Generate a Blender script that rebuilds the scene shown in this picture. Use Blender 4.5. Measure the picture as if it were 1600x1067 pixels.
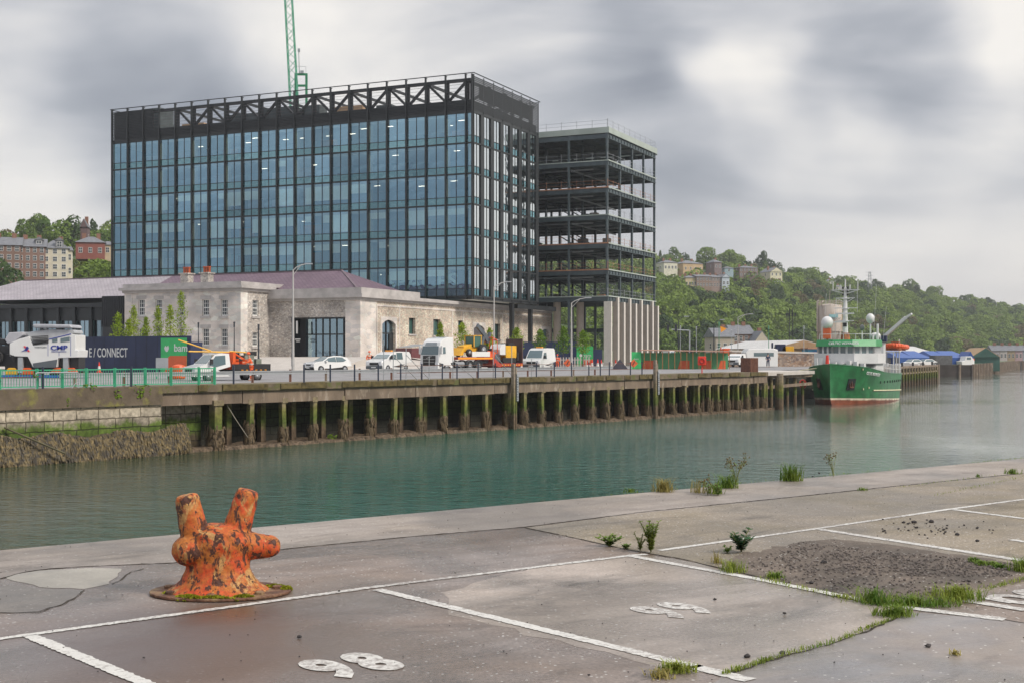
import bpy, bmesh, math, random
import numpy as np
from mathutils import Vector, Matrix
R = math.radians
HAZE_DENSITY = .00020
scene = bpy.context.scene
for o in list(bpy.data.objects): bpy.data.objects.remove(o)
COL = scene.collection

# ------------------------------------------------------------------ camera
EYE, FPX, HOR = 1.7, 2000.0, 553.0            # eye height, focal length in photo px, horizon row
cam = bpy.data.cameras.new('camera'); cam.sensor_width = 36; cam.lens = 45
cam.shift_y = (HOR-533.5)/1600.0; cam.clip_start = .1; cam.clip_end = 6000
camo = bpy.data.objects.new('camera', cam); COL.objects.link(camo)
camo.location = (0, 0, EYE); camo.rotation_euler = (R(90), 0, 0)
scene.camera = camo

# ------------------------------------------------------------------ world
SUN_EL, SUN_AZ = 42, 62                       # azimuth clockwise from +Y (towards the right of the picture)
world = bpy.data.worlds.new('World'); scene.world = world; world.use_nodes = True
wn, wl = world.node_tree.nodes, world.node_tree.links
wn.clear()
def N(nodes, typ, **kw):
    n = nodes.new(typ)
    for k, v in kw.items():
        if k.startswith('i_'):
            key = k[2:]
            key = int(key) if key.isdigit() else key.replace('_', ' ')
            n.inputs[key].default_value = v
        else: setattr(n, k, v)
    return n
sky = N(wn, 'ShaderNodeTexSky', sky_type='NISHITA', sun_disc=False)
sky.sun_elevation = R(SUN_EL); sky.sun_rotation = R(SUN_AZ)
bg1 = N(wn, 'ShaderNodeBackground'); bg1.inputs[1].default_value = .1
wl.new(sky.outputs[0], bg1.inputs[0])
tc = N(wn, 'ShaderNodeTexCoord')
nrm = N(wn, 'ShaderNodeVectorMath', operation='NORMALIZE'); wl.new(tc.outputs['Generated'], nrm.inputs[0])
D = nrm.outputs[0]
def wmath(op, a, b=None, c=None):
    n = N(wn, 'ShaderNodeMath', operation=op)
    for i, q in enumerate((a, b, c)):
        if q is None: continue
        if isinstance(q, (int, float)): n.inputs[i].default_value = q
        else: wl.new(q, n.inputs[i])
    return n.outputs[0]
def wnoise(scale, sc3, detail=4, rough=.5, dist=0, rot=(0,0,0)):
    m = N(wn, 'ShaderNodeMapping'); m.inputs['Scale'].default_value = sc3; m.inputs['Rotation'].default_value = rot
    wl.new(D, m.inputs[0])
    n = N(wn, 'ShaderNodeTexNoise'); n.inputs['Scale'].default_value = scale
    n.inputs['Detail'].default_value = detail; n.inputs['Roughness'].default_value = rough
    n.inputs['Distortion'].default_value = dist
    wl.new(m.outputs[0], n.inputs[0]); return n.outputs[0]
n1 = wnoise(1.5, (1, 1, 3.0), 4, .5, .5)
n2 = wnoise(3.6, (.8, 1, 2.2), 4, .5, .6, (R(14), R(-34), 0))
n3 = wnoise(2.8, (1, .8, 3.6), 5, .5, .8, (R(4), R(24), 0))
base = wmath('ADD', wmath('MULTIPLY', wmath('SUBTRACT', n1, .5), 1.0), wmath('ADD', wmath('MULTIPLY', wmath('SUBTRACT', n2, .5), 1.3), wmath('MULTIPLY', wmath('SUBTRACT', n3, .5), 1.1)))
val = wmath('ADD', base, .37)
warpn = N(wn, 'ShaderNodeTexNoise'); warpn.inputs['Scale'].default_value = 6.0; warpn.inputs['Detail'].default_value = 3
wl.new(D, warpn.inputs[0])
wsc = N(wn, 'ShaderNodeVectorMath', operation='MULTIPLY_ADD')
wsc.inputs[1].default_value = (.22, .12, .16); wsc.inputs[2].default_value = (-.11, -.06, -.08)
wl.new(warpn.outputs['Color'], wsc.inputs[0])
wadd = N(wn, 'ShaderNodeVectorMath', operation='ADD'); wl.new(D, wadd.inputs[0]); wl.new(wsc.outputs[0], wadd.inputs[1])
def blob(px, py, rad, amp):                    # a bright or dark opening in the cloud layer at a given bearing
    global val
    d = Vector(((px-800)/FPX, 1, (HOR-py)/FPX)).normalized()
    dt = N(wn, 'ShaderNodeVectorMath', operation='DISTANCE'); dt.inputs[1].default_value = d
    wl.new(wadd.outputs[0], dt.inputs[0])
    r = rad/FPX
    q = wmath('DIVIDE', dt.outputs['Value'], r)
    e = wmath('POWER', 2.718, wmath('MULTIPLY', wmath('MULTIPLY', q, q), -1.0))
    val = wmath('ADD', val, wmath('MULTIPLY', e, amp))
for b in ((1160,150,56,.46),(1225,200,74,.36),(1340,190,70,-.14),(1055,110,70,-.14),(1500,-560,380,.6),(700,-560,350,.3),(1110,140,40,.08),(1585,75,75,.42),(1535,150,60,.12),(500,60,120,.34),(380,40,110,.26),(80,30,150,.26),(0,300,190,.42),(140,330,110,.2),
          (1480,240,80,.12),(1180,340,70,.08),(1440,310,70,.08),(1300,330,80,.08),
          (990,20,120,-.22),(870,110,130,-.10),(1400,110,110,-.10),(1050,210,110,-.10),(100,170,150,-.20),(300,130,110,-.16),(1350,30,130,-.06),
          (1080,350,120,-.08),(1500,390,120,-.10),(3200,250,900,.5)): blob(*b)
ramp = N(wn, 'ShaderNodeValToRGB'); cr = ramp.color_ramp; cr.interpolation = 'B_SPLINE'
cr.elements[0].position = .0; cr.elements[0].color = (.19, .205, .24, 1)
cr.elements[1].position = 1.0; cr.elements[1].color = (.86, .82, .76, 1)
e = cr.elements.new(.35); e.color = (.35, .365, .40, 1)
e = cr.elements.new(.62); e.color = (.54, .54, .555, 1)
wl.new(val, ramp.inputs[0])
sep = N(wn, 'ShaderNodeSeparateXYZ'); wl.new(D, sep.inputs[0])
hz = N(wn, 'ShaderNodeMapRange'); hz.inputs[1].default_value = .0; hz.inputs[2].default_value = .13
hz.inputs[3].default_value = .7; hz.inputs[4].default_value = 0; wl.new(sep.outputs[2], hz.inputs[0])
mixh = N(wn, 'ShaderNodeMixRGB'); mixh.inputs[2].default_value = (.60, .57, .555, 1)
wl.new(hz.outputs[0], mixh.inputs[0]); wl.new(ramp.outputs[0], mixh.inputs[1])
zen = N(wn, 'ShaderNodeMapRange', interpolation_type='SMOOTHSTEP'); zen.inputs[1].default_value = .22; zen.inputs[2].default_value = .85; zen.inputs[3].default_value = 1; zen.inputs[4].default_value = 2.1; wl.new(sep.outputs[2], zen.inputs[0])
bg2 = N(wn, 'ShaderNodeBackground'); wl.new(wmath('MULTIPLY', zen.outputs[0], .95), bg2.inputs[1]); wl.new(mixh.outputs[0], bg2.inputs[0])
mx = N(wn, 'ShaderNodeMixShader'); mx.inputs[0].default_value = .93
wl.new(bg1.outputs[0], mx.inputs[1]); wl.new(bg2.outputs[0], mx.inputs[2])
wo = N(wn, 'ShaderNodeOutputWorld'); wl.new(mx.outputs[0], wo.inputs[0])

sun = bpy.data.lights.new('sun', 'SUN'); sun.energy = 2.3; sun.angle = R(12); sun.color = (1, .92, .80)
so = bpy.data.objects.new('sun', sun); COL.objects.link(so)
sd = Vector((math.sin(R(SUN_AZ))*math.cos(R(SUN_EL)), math.cos(R(SUN_AZ))*math.cos(R(SUN_EL))*-1.0, math.sin(R(SUN_EL))))
so.rotation_euler = sd.to_track_quat('Z', 'Y').to_euler()
sky.sun_rotation = math.atan2(sd.x, sd.y)

scene.view_settings.view_transform = 'Standard'; scene.view_settings.look = 'None'
scene.view_settings.exposure = 0.38; scene.view_settings.gamma = 1
scene.render.engine = 'CYCLES'
try:
    scene.cycles.max_bounces = 8; scene.cycles.transparent_max_bounces = 12; scene.cycles.volume_bounces = 0
except Exception: pass

# ------------------------------------------------------------------ helpers
def W(px, py, d): return Vector(((px-800)/FPX*d, d, EYE-(py-HOR)*d/FPX))
def G(px, py, z=0.0):
    d = (EYE-z)*FPX/(py-HOR); return Vector(((px-800)/FPX*d, d, z))
def at(px, d, z=0.0): return Vector(((px-800)/FPX*d, d, z))

class MB:
    def __init__(s): s.v = []; s.f = []; s.m = []; s.cur = 0
    def mat(s, i): s.cur = i; return s
    def face(s, pts):
        b = len(s.v); s.v += [tuple(p) for p in pts]; s.f.append(tuple(range(b, b+len(pts)))); s.m.append(s.cur)
    def mesh(s, vs, fs):
        b = len(s.v); s.v += [tuple(p) for p in vs]
        for f in fs: s.f.append(tuple(b+i for i in f)); s.m.append(s.cur)
    def box(s, x0, x1, y0, y1, z0, z1):
        v = [(x0,y0,z0),(x1,y0,z0),(x1,y1,z0),(x0,y1,z0),(x0,y0,z1),(x1,y0,z1),(x1,y1,z1),(x0,y1,z1)]
        s.mesh(v, [(3,2,1,0),(4,5,6,7),(0,1,5,4),(1,2,6,5),(2,3,7,6),(3,0,4,7)]); return s
    def cbox(s, c, sz, rot=None):
        x, y, z = sz[0]/2, sz[1]/2, sz[2]/2
        v = [Vector(q) for q in ((-x,-y,-z),(x,-y,-z),(x,y,-z),(-x,y,-z),(-x,-y,z),(x,-y,z),(x,y,z),(-x,y,z))]
        if rot is not None: v = [rot @ q for q in v]
        c = Vector(c)
        s.mesh([q+c for q in v], [(3,2,1,0),(4,5,6,7),(0,1,5,4),(1,2,6,5),(2,3,7,6),(3,0,4,7)]); return s
    def beam(s, p, q, w, h, up=(0,0,1)):
        p, q = Vector(p), Vector(q); d = q-p; L = d.length
        if L < 1e-6: return s
        d.normalize(); u = Vector(up)
        if abs(d.dot(u)) > .98: u = Vector((1,0,0))
        r = d.cross(u).normalized(); u = r.cross(d)
        rot = Matrix((d, r, u)).transposed()
        return s.cbox((p+q)/2, (L, w, h), rot)
    def tube(s, p, q, r, r2=None, n=8, cap=True):
        p, q = Vector(p), Vector(q); d = (q-p)
        if d.length < 1e-6: return s
        d.normalize(); r2 = r if r2 is None else r2
        a = d.orthogonal().normalized(); b = d.cross(a)
        vs = []
        for c, rr in ((p, r), (q, r2)):
            for i in range(n):
                t = 2*math.pi*i/n; vs.append(c+a*math.cos(t)*rr+b*math.sin(t)*rr)
        fs = [(i, (i+1) % n, n+(i+1) % n, n+i) for i in range(n)]
        if cap: fs += [tuple(range(n-1, -1, -1)), tuple(range(n, 2*n))]
        s.mesh(vs, fs); return s
    def path(s, pts, r, n=6):
        for a, b in zip(pts[:-1], pts[1:]): s.tube(a, b, r, n=n)
        return s
    def prism(s, pts, off):                    # polygon (3D pts) extruded by vector
        pts = [Vector(p) for p in pts]; off = Vector(off); n = len(pts)
        fs = [tuple(range(n-1, -1, -1)), tuple(range(n, 2*n))]+[(i, (i+1) % n, n+(i+1) % n, n+i) for i in range(n)]
        s.mesh(pts+[p+off for p in pts], fs); return s
    def lathe(s, prof, c=(0,0,0), n=20, axis='z', sx=1, sy=1):
        vs = []; c = Vector(c)
        for r, h in prof:
            for i in range(n):
                t = 2*math.pi*i/n; x, y = r*math.cos(t)*sx, r*math.sin(t)*sy
                p = {'z': (x, y, h), 'y': (x, h, y), 'x': (h, x, y)}[axis]
                vs.append(c+Vector(p))
        fs = []
        for k in range(len(prof)-1):
            for i in range(n): fs.append((k*n+i, k*n+(i+1) % n, (k+1)*n+(i+1) % n, (k+1)*n+i))
        fs.append(tuple(range(n-1, -1, -1))); b = (len(prof)-1)*n; fs.append(tuple(range(b, b+n)))
        s.mesh(vs, fs); return s
    def ball(s, c, r, n=12, m=8, sc=(1,1,1)):
        prof = [(math.sin(math.pi*k/m)*r, -math.cos(math.pi*k/m)*r) for k in range(m+1)]
        prof[0] = (r*.02, -r); prof[-1] = (r*.02, r)
        vs = []; c = Vector(c)
        for rr, h in prof:
            for i in range(n):
                t = 2*math.pi*i/n; vs.append(c+Vector((rr*math.cos(t)*sc[0], rr*math.sin(t)*sc[1], h*sc[2])))
        fs = [(k*n+i, k*n+(i+1) % n, (k+1)*n+(i+1) % n, (k+1)*n+i) for k in range(m) for i in range(n)]
        s.mesh(vs, fs); return s
    def make(s, name, mats):
        me = bpy.data.meshes.new(name); me.from_pydata(s.v, [], s.f)
        for m in (mats if isinstance(mats, (list, tuple)) else [mats]): me.materials.append(m)
        if any(s.m): me.polygons.foreach_set('material_index', s.m)
        me.update(); return me
    def build(s, name, mats, parent=None, smooth=False, bevel=0, fix=True):
        me = s.make(name, mats)
        if fix:
            bm = bmesh.new(); bm.from_mesh(me)
            bmesh.ops.recalc_face_normals(bm, faces=bm.faces); bm.to_mesh(me); bm.free()
        return link(name, me, parent, smooth, bevel)
def link(name, me, parent=None, smooth=False, bevel=0):
    o = bpy.data.objects.new(name, me); COL.objects.link(o)
    if parent is not None: o.parent = parent
    if smooth: me.polygons.foreach_set('use_smooth', [True]*len(me.polygons))
    if bevel:
        b = o.modifiers.new('bevel', 'BEVEL'); b.width = bevel; b.segments = 2; b.limit_method = 'ANGLE'; b.angle_limit = R(35)
    return o
def npmesh(name, V, F, mats, smooth=False):
    """V (n,3) array, F (m,4) or (m,3) array"""
    me = bpy.data.meshes.new(name); k = F.shape[1]
    me.vertices.add(len(V)); me.vertices.foreach_set('co', np.asarray(V, np.float32).ravel())
    me.loops.add(F.size); me.loops.foreach_set('vertex_index', F.astype(np.int32).ravel())
    me.polygons.add(len(F)); me.polygons.foreach_set('loop_start', np.arange(0, F.size, k, dtype=np.int32))
    me.polygons.foreach_set('loop_total', np.full(len(F), k, np.int32))
    for m in (mats if isinstance(mats, (list, tuple)) else [mats]): me.materials.append(m)
    me.update(calc_edges=True); me.validate()
    return me
def tag(o, label=None, cat=None, group=None, kind=None):
    if label: o['label'] = label
    if cat: o['category'] = cat
    if group: o['group'] = group
    if kind: o['kind'] = kind
    return o
def empty(name, loc, rz=0, label=None, cat=None, group=None, kind=None):
    o = bpy.data.objects.new(name, None); COL.objects.link(o); o.location = loc; o.rotation_euler = (0, 0, rz)
    o.empty_display_size = .3
    return tag(o, label, cat, group, kind)
def kids(o): return [c for c in bpy.data.objects if c.parent == o]
def copy_tree(o, parent=None):
    cs = kids(o); c = o.copy(); COL.objects.link(c); c.parent = parent
    for ch in cs: copy_tree(ch, c)
    return c
def text(name, s, size, m, parent, loc, right, up, ext=.01, align='CENTER', sx=1.0, shear=0, spacing=1.0, offset=0.0):
    cu = bpy.data.curves.new(name, 'FONT'); cu.body = s; cu.size = size; cu.extrude = ext; cu.align_x = align
    cu.shear = shear; cu.space_character = spacing; cu.offset = offset; cu.resolution_u = 4
    t = bpy.data.objects.new(name, cu); COL.objects.link(t)
    bpy.context.view_layer.update()
    me = bpy.data.meshes.new_from_object(t.evaluated_get(bpy.context.evaluated_depsgraph_get()))
    bpy.data.objects.remove(t); bpy.data.curves.remove(cu)
    right, up = Vector(right).normalized(), Vector(up).normalized(); n = right.cross(up)
    M = Matrix((right, up, n)).transposed().to_4x4() @ Matrix.Diagonal((sx, 1, 1, 1)); M.translation = Vector(loc)
    me.transform(M); me.materials.clear(); me.materials.append(m)
    return link(name, me, parent)

# ------------------------------------------------------------------ materials
def mat(name, col, rough=.6, metal=0, var=.15, scale=2.0, bump=0, bscale=12, spec=.5, dirt=None, dscale=1.2, dthr=.55, stretch=None, emit=None, coat=0):
    m = bpy.data.materials.new(name); m.use_nodes = True; nt = m.node_tree; n, l = nt.nodes, nt.links
    b = n['Principled BSDF']; b.inputs['Roughness'].default_value = rough; b.inputs['Metallic'].default_value = metal
    b.inputs['Specular IOR Level'].default_value = spec
    if coat: b.inputs['Coat Weight'].default_value = coat; b.inputs['Coat Roughness'].default_value = .08
    if emit: b.inputs['Emission Color'].default_value = (*col, 1); b.inputs['Emission Strength'].default_value = emit
    if not var and not dirt and not bump:
        b.inputs['Base Color'].default_value = (*col, 1); return m
    tc = N(n, 'ShaderNodeTexCoord'); src = tc.outputs['Object']
    if stretch:
        mp = N(n, 'ShaderNodeMapping'); mp.inputs['Scale'].default_value = stretch; l.new(src, mp.inputs[0]); src = mp.outputs[0]
    nz = N(n, 'ShaderNodeTexNoise'); nz.inputs['Scale'].default_value = scale; nz.inputs['Detail'].default_value = 5
    l.new(src, nz.inputs[0])
    mr = N(n, 'ShaderNodeMapRange'); mr.inputs[1].default_value = .3; mr.inputs[2].default_value = .7
    mr.inputs[3].default_value = 1-var; mr.inputs[4].default_value = 1+var; l.new(nz.outputs[0], mr.inputs[0])
    mu = N(n, 'ShaderNodeVectorMath', operation='SCALE'); mu.inputs[0].default_value = col; l.new(mr.outputs[0], mu.inputs['Scale'])
    out = mu.outputs[0]
    if dirt:
        nd = N(n, 'ShaderNodeTexNoise'); nd.inputs['Scale'].default_value = dscale; nd.inputs['Detail'].default_value = 6
        nd.inputs['Roughness'].default_value = .65; l.new(src, nd.inputs[0])
        md = N(n, 'ShaderNodeMapRange'); md.inputs[1].default_value = dthr-.06; md.inputs[2].default_value = dthr+.06; l.new(nd.outputs[0], md.inputs[0])
        mi = N(n, 'ShaderNodeMixRGB'); mi.inputs[2].default_value = (*dirt, 1); l.new(md.outputs[0], mi.inputs[0]); l.new(out, mi.inputs[1]); out = mi.outputs[0]
    l.new(out, b.inputs['Base Color'])
    if bump:
        nb = N(n, 'ShaderNodeTexNoise'); nb.inputs['Scale'].default_value = bscale; nb.inputs['Detail'].default_value = 6; l.new(src, nb.inputs[0])
        bp = N(n, 'ShaderNodeBump'); bp.inputs['Strength'].default_value = min(1, bump); bp.inputs['Distance'].default_value = .03*max(1, bump)
        l.new(nb.outputs[0], bp.inputs['Height']); l.new(bp.outputs[0], b.inputs['Normal'])
    return m
def glassmat(name, tint_r, tint_t, fac, rough=.02):
    m = bpy.data.materials.new(name); m.use_nodes = True; n, l = m.node_tree.nodes, m.node_tree.links
    n.remove(n['Principled BSDF']); o = n['Material Output']
    g = N(n, 'ShaderNodeBsdfGlossy'); g.inputs['Color'].default_value = (*tint_r, 1); g.inputs['Roughness'].default_value = rough
    t = N(n, 'ShaderNodeBsdfTransparent'); t.inputs['Color'].default_value = (*tint_t, 1)
    fr = N(n, 'ShaderNodeLayerWeight'); fr.inputs['Blend'].default_value = .35
    mr = N(n, 'ShaderNodeMapRange'); mr.inputs[3].default_value = fac; mr.inputs[4].default_value = .97; l.new(fr.outputs['Fresnel'], mr.inputs[0])
    mx = N(n, 'ShaderNodeMixShader'); l.new(mr.outputs[0], mx.inputs[0]); l.new(t.outputs[0], mx.inputs[1]); l.new(g.outputs[0], mx.inputs[2])
    tc = N(n, 'ShaderNodeTexCoord'); nz = N(n, 'ShaderNodeTexNoise'); nz.inputs['Scale'].default_value = .8; l.new(tc.outputs['Object'], nz.inputs[0])
    bp = N(n, 'ShaderNodeBump'); bp.inputs['Strength'].default_value = .3; bp.inputs['Distance'].default_value = .05
    l.new(nz.outputs[0], bp.inputs['Height']); oi = N(n, 'ShaderNodeObjectInfo'); rv = N(n, 'ShaderNodeMapRange'); rv.inputs[3].default_value = .78; rv.inputs[4].default_value = 1.3; l.new(oi.outputs['Random'], rv.inputs[0])
    vs = N(n, 'ShaderNodeVectorMath', operation='SCALE'); vs.inputs[0].default_value = tint_r; l.new(rv.outputs[0], vs.inputs['Scale']); l.new(vs.outputs[0], g.inputs['Color'])
    l.new(bp.outputs[0], g.inputs['Normal'])
    l.new(mx.outputs[0], o.inputs[0]); return m
def leafmat(name, c1, c2, nscale=.08, rnd=.25):
    m = bpy.data.materials.new(name); m.use_nodes = True; n, l = m.node_tree.nodes, m.node_tree.links
    b = n['Principled BSDF']; b.inputs['Roughness'].default_value = .65; b.inputs['Specular IOR Level'].default_value = .2
    ge = N(n, 'ShaderNodeNewGeometry'); nz = N(n, 'ShaderNodeTexNoise'); nz.inputs['Scale'].default_value = nscale; nz.inputs['Detail'].default_value = 3
    l.new(ge.outputs['Position'], nz.inputs[0])
    nz2 = N(n, 'ShaderNodeTexNoise'); nz2.inputs['Scale'].default_value = nscale*9; l.new(ge.outputs['Position'], nz2.inputs[0])
    oi = N(n, 'ShaderNodeObjectInfo')
    a = N(n, 'ShaderNodeMath', operation='MULTIPLY_ADD'); l.new(oi.outputs['Random'], a.inputs[0]); a.inputs[1].default_value = rnd; l.new(nz.outputs[0], a.inputs[2])
    a2 = N(n, 'ShaderNodeMath', operation='MULTIPLY_ADD'); l.new(nz2.outputs[0], a2.inputs[0]); a2.inputs[1].default_value = .5; l.new(a.outputs[0], a2.inputs[2])
    mr = N(n, 'ShaderNodeMapRange'); mr.inputs[1].default_value = .5+rnd*.3; mr.inputs[2].default_value = 1.0+rnd*.6; l.new(a2.outputs[0], mr.inputs[0])
    mi = N(n, 'ShaderNodeMixRGB'); mi.inputs[1].default_value = (*c1, 1); mi.inputs[2].default_value = (*c2, 1); l.new(mr.outputs[0], mi.inputs[0])
    l.new(mi.outputs[0], b.inputs['Base Color'])
    tr = N(n, 'ShaderNodeBsdfTranslucent'); l.new(mi.outputs[0], tr.inputs[0])
    mx = N(n, 'ShaderNodeMixShader'); mx.inputs[0].default_value = .3; l.new(b.outputs[0], mx.inputs[1]); l.new(tr.outputs[0], mx.inputs[2])
    l.new(mx.outputs[0], n['Material Output'].inputs[0]); return m
# ------------------------------------------------------------------ directions
QD = Vector((.623, .782, 0)).normalized(); QN = Vector((.782, -.623, 0)).normalized()   # far quay line and its outward (river) normal
Q0 = Vector((-16.3, 70.7, 0)); WATER = -3.6
def Q(s, out=0.0, z=0.0): p = Q0+QD*s+QN*out; return Vector((p.x, p.y, z))
def s_of(px): a = (px-800)/FPX; return (70.7*a+16.3)/(.623-.782*a)
E0, E1 = G(0, 859), G(1600, 716); ED = (E1-E0).normalized(); EN = Vector((ED.y, -ED.x, 0))   # near quay edge, EN points inland
BD = (G(585, 920)-G(1170, 1062)).normalized()

# ------------------------------------------------------------------ ground materials
def groundmat(name, c1, c2, c3, rlo, rhi, speck=.5, bump=.35, ns=.55, rot=0, stain=False):
    m = bpy.data.materials.new(name); m.use_nodes = True; n, l = m.node_tree.nodes, m.node_tree.links
    b = n['Principled BSDF']; tc = N(n, 'ShaderNodeTexCoord'); P = tc.outputs['Object']
    def noise(sc, det=5, ro=.6, st=None, src=P, dist=0):
        if st:
            mp = N(n, 'ShaderNodeMapping'); mp.inputs['Rotation'].default_value = (0, 0, st[1]); l.new(src, mp.inputs[0])
            m2 = N(n, 'ShaderNodeMapping'); m2.inputs['Scale'].default_value = st[0]; l.new(mp.outputs[0], m2.inputs[0]); src = m2.outputs[0]
        q = N(n, 'ShaderNodeTexNoise'); q.inputs['Scale'].default_value = sc; q.inputs['Detail'].default_value = det
        q.inputs['Roughness'].default_value = ro; q.inputs['Distortion'].default_value = dist; l.new(src, q.inputs[0]); return q.outputs[0]
    def mr(v, a, b_, c, d):
        q = N(n, 'ShaderNodeMapRange'); q.inputs[1].default_value = a; q.inputs[2].default_value = b_; q.inputs[3].default_value = c; q.inputs[4].default_value = d
        l.new(v, q.inputs[0]); return q.outputs[0]
    big = noise(ns, 4, .55, None, P, .6); stre = noise(1.3, 5, .6, ((.35, 1.6, 1), R(-35)))
    med = noise(2.3, 6, .7); fine = noise(38, 4, .75); spk = N(n, 'ShaderNodeTexVoronoi'); spk.inputs['Scale'].default_value = 38; l.new(P, spk.inputs[0])
    m1 = N(n, 'ShaderNodeMixRGB'); m1.inputs[1].default_value = (*c1, 1); m1.inputs[2].default_value = (*c2, 1); l.new(mr(big, .4, .62, 0, 1), m1.inputs[0])
    m2 = N(n, 'ShaderNodeMixRGB'); m2.inputs[2].default_value = (*c3, 1); l.new(mr(stre, .48, .68, 0, .8), m2.inputs[0]); l.new(m1.outputs[0], m2.inputs[1])
    sc = N(n, 'ShaderNodeVectorMath', operation='SCALE'); l.new(m2.outputs[0], sc.inputs[0])
    f = N(n, 'ShaderNodeMath', operation='MULTIPLY'); l.new(mr(med, .25, .75, .78, 1.2), f.inputs[0]); l.new(mr(fine, .3, .7, 1-speck*.4, 1+speck*.4), f.inputs[1])
    l.new(f.outputs[0], sc.inputs['Scale'])
    # pale stone chips in the surface
    wn2 = N(n, 'ShaderNodeMixRGB'); wn2.inputs[2].default_value = (.5, .48, .45, 1)
    sel = N(n, 'ShaderNodeSeparateColor'); l.new(spk.outputs['Color'], sel.inputs[0])
    g1 = N(n, 'ShaderNodeMath', operation='GREATER_THAN'); g1.inputs[1].default_value = 1-.10*speck; l.new(sel.outputs[0], g1.inputs[0])
    g2 = N(n, 'ShaderNodeMath', operation='LESS_THAN'); g2.inputs[1].default_value = .32; l.new(spk.outputs['Distance'], g2.inputs[0])
    g3 = N(n, 'ShaderNodeMath', operation='MULTIPLY'); l.new(g1.outputs[0], g3.inputs[0]); l.new(g2.outputs[0], g3.inputs[1])
    l.new(g3.outputs[0], wn2.inputs[0]); l.new(sc.outputs[0], wn2.inputs[1]); wet = noise(.42, 4, .5, None, P, 1.0); wf = mr(wet, .40, .60, 0, 1)
    ds = N(n, 'ShaderNodeVectorMath', operation='SCALE'); l.new(wn2.outputs[0], ds.inputs[0])
    stain = noise(1.1, 7, .7, ((.5, 1.3, 1), R(-38)), P, 1.2); fm = N(n, 'ShaderNodeMath', operation='MULTIPLY'); l.new(mr(wf, 0, 1, .72, 1.08), fm.inputs[0]); l.new(mr(stain, .30, .46, .55, 1), fm.inputs[1])
    l.new(fm.outputs[0], ds.inputs['Scale']); fin = ds.outputs[0]
    if stain:                                   # rust washed out of the bollard over the slab below it
        for (px, py, rad, colr, amt) in ((350, 975, .55, (.10,.05,.028), .85), (300, 1030, .6, (.09,.055,.04), .8), (450, 1000, .6, (.13,.085,.06), .6), (150, 1000, .8, (.12,.105,.11), .5)):
            c0 = G(px, py); dn = N(n, 'ShaderNodeVectorMath', operation='DISTANCE'); dn.inputs[1].default_value = c0; l.new(P, dn.inputs[0])
            q1 = N(n, 'ShaderNodeMath', operation='MULTIPLY_ADD'); l.new(stain_n if False else med, q1.inputs[0]); q1.inputs[1].default_value = -.9; l.new(dn.outputs['Value'], q1.inputs[2])
            mk = mr(q1.outputs[0], rad-.65, rad+.05, amt, 0); mm = N(n, 'ShaderNodeMixRGB'); mm.inputs[2].default_value = (*colr, 1); l.new(mk, mm.inputs[0]); l.new(fin, mm.inputs[1]); fin = mm.outputs[0]
    l.new(fin, b.inputs['Base Color'])
    l.new(mr(wf, 0, 1, rlo, rhi), b.inputs['Roughness'])
    bp = N(n, 'ShaderNodeBump'); bp.inputs['Strength'].default_value = bump; bp.inputs['Distance'].default_value = .010
    ad = N(n, 'ShaderNodeMath', operation='ADD'); l.new(fine, ad.inputs[0]); l.new(med, ad.inputs[1]); l.new(ad.outputs[0], bp.inputs['Height'])
    l.new(bp.outputs[0], b.inputs['Normal']); return m
M_yard = groundmat('yard_surface', (.245,.205,.185), (.21,.155,.12), (.15,.11,.085), .08, .50, .9, stain=True)
M_yard2 = groundmat('yard_slab_pale', (.37,.315,.275), (.28,.235,.195), (.22,.18,.15), .16, .62, .7)
M_yard3 = groundmat('yard_slab_grey', (.215,.205,.21), (.24,.195,.165), (.27,.23,.20), .10, .45, .35)
M_yard4 = groundmat('yard_slab_rough', (.26,.22,.175), (.23,.19,.13), (.28,.24,.195), .5, .85, 1.0, .8)
M_cope = groundmat('coping', (.31,.27,.24), (.27,.23,.195), (.20,.17,.15), .45, .75, .5)
M_gravel = groundmat('rough_patch', (.14,.112,.09), (.19,.15,.12), (.10,.085,.07), .85, 1.0, 1.0, 1.0, 1.4)
M_pale = groundmat('pale_mortar', (.40,.37,.32), (.36,.34,.30), (.33,.31,.28), .5, .8, .3)
M_darkpatch = groundmat('dark_mortar', (.21,.19,.175), (.25,.22,.19), (.18,.17,.16), .5, .8, .5)
M_crack = mat('crack_soil', (.035,.028,.02), .95, var=.4, scale=20)
def paintmat():
    m = mat('worn_paint', (.60,.585,.55), .55, var=.07, scale=6, bump=.3, bscale=40)
    n, l = m.node_tree.nodes, m.node_tree.links; b = n['Principled BSDF']
    src = b.inputs['Base Color'].links[0].from_socket
    tc = N(n, 'ShaderNodeTexCoord'); nz = N(n, 'ShaderNodeTexNoise'); nz.inputs['Scale'].default_value = 22; nz.inputs['Detail'].default_value = 8; nz.inputs['Roughness'].default_value = .75
    l.new(tc.outputs['Object'], nz.inputs[0]); nb = N(n, 'ShaderNodeTexNoise'); nb.inputs['Scale'].default_value = .7; l.new(tc.outputs['Object'], nb.inputs[0])
    ad = N(n, 'ShaderNodeMath', operation='MULTIPLY_ADD'); l.new(nb.outputs[0], ad.inputs[0]); ad.inputs[1].default_value = .5; l.new(nz.outputs[0], ad.inputs[2])
    mr = N(n, 'ShaderNodeMapRange'); mr.inputs[1].default_value = .72; mr.inputs[2].default_value = .86; l.new(ad.outputs[0], mr.inputs[0])
    mi = N(n, 'ShaderNodeMixRGB'); mi.inputs[2].default_value = (.28,.25,.23, 1); l.new(mr.outputs[0], mi.inputs[0]); l.new(src, mi.inputs[1]); l.new(mi.outputs[0], b.inputs['Base Color'])
    return m
M_paint = paintmat()
random.seed(5)

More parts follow.
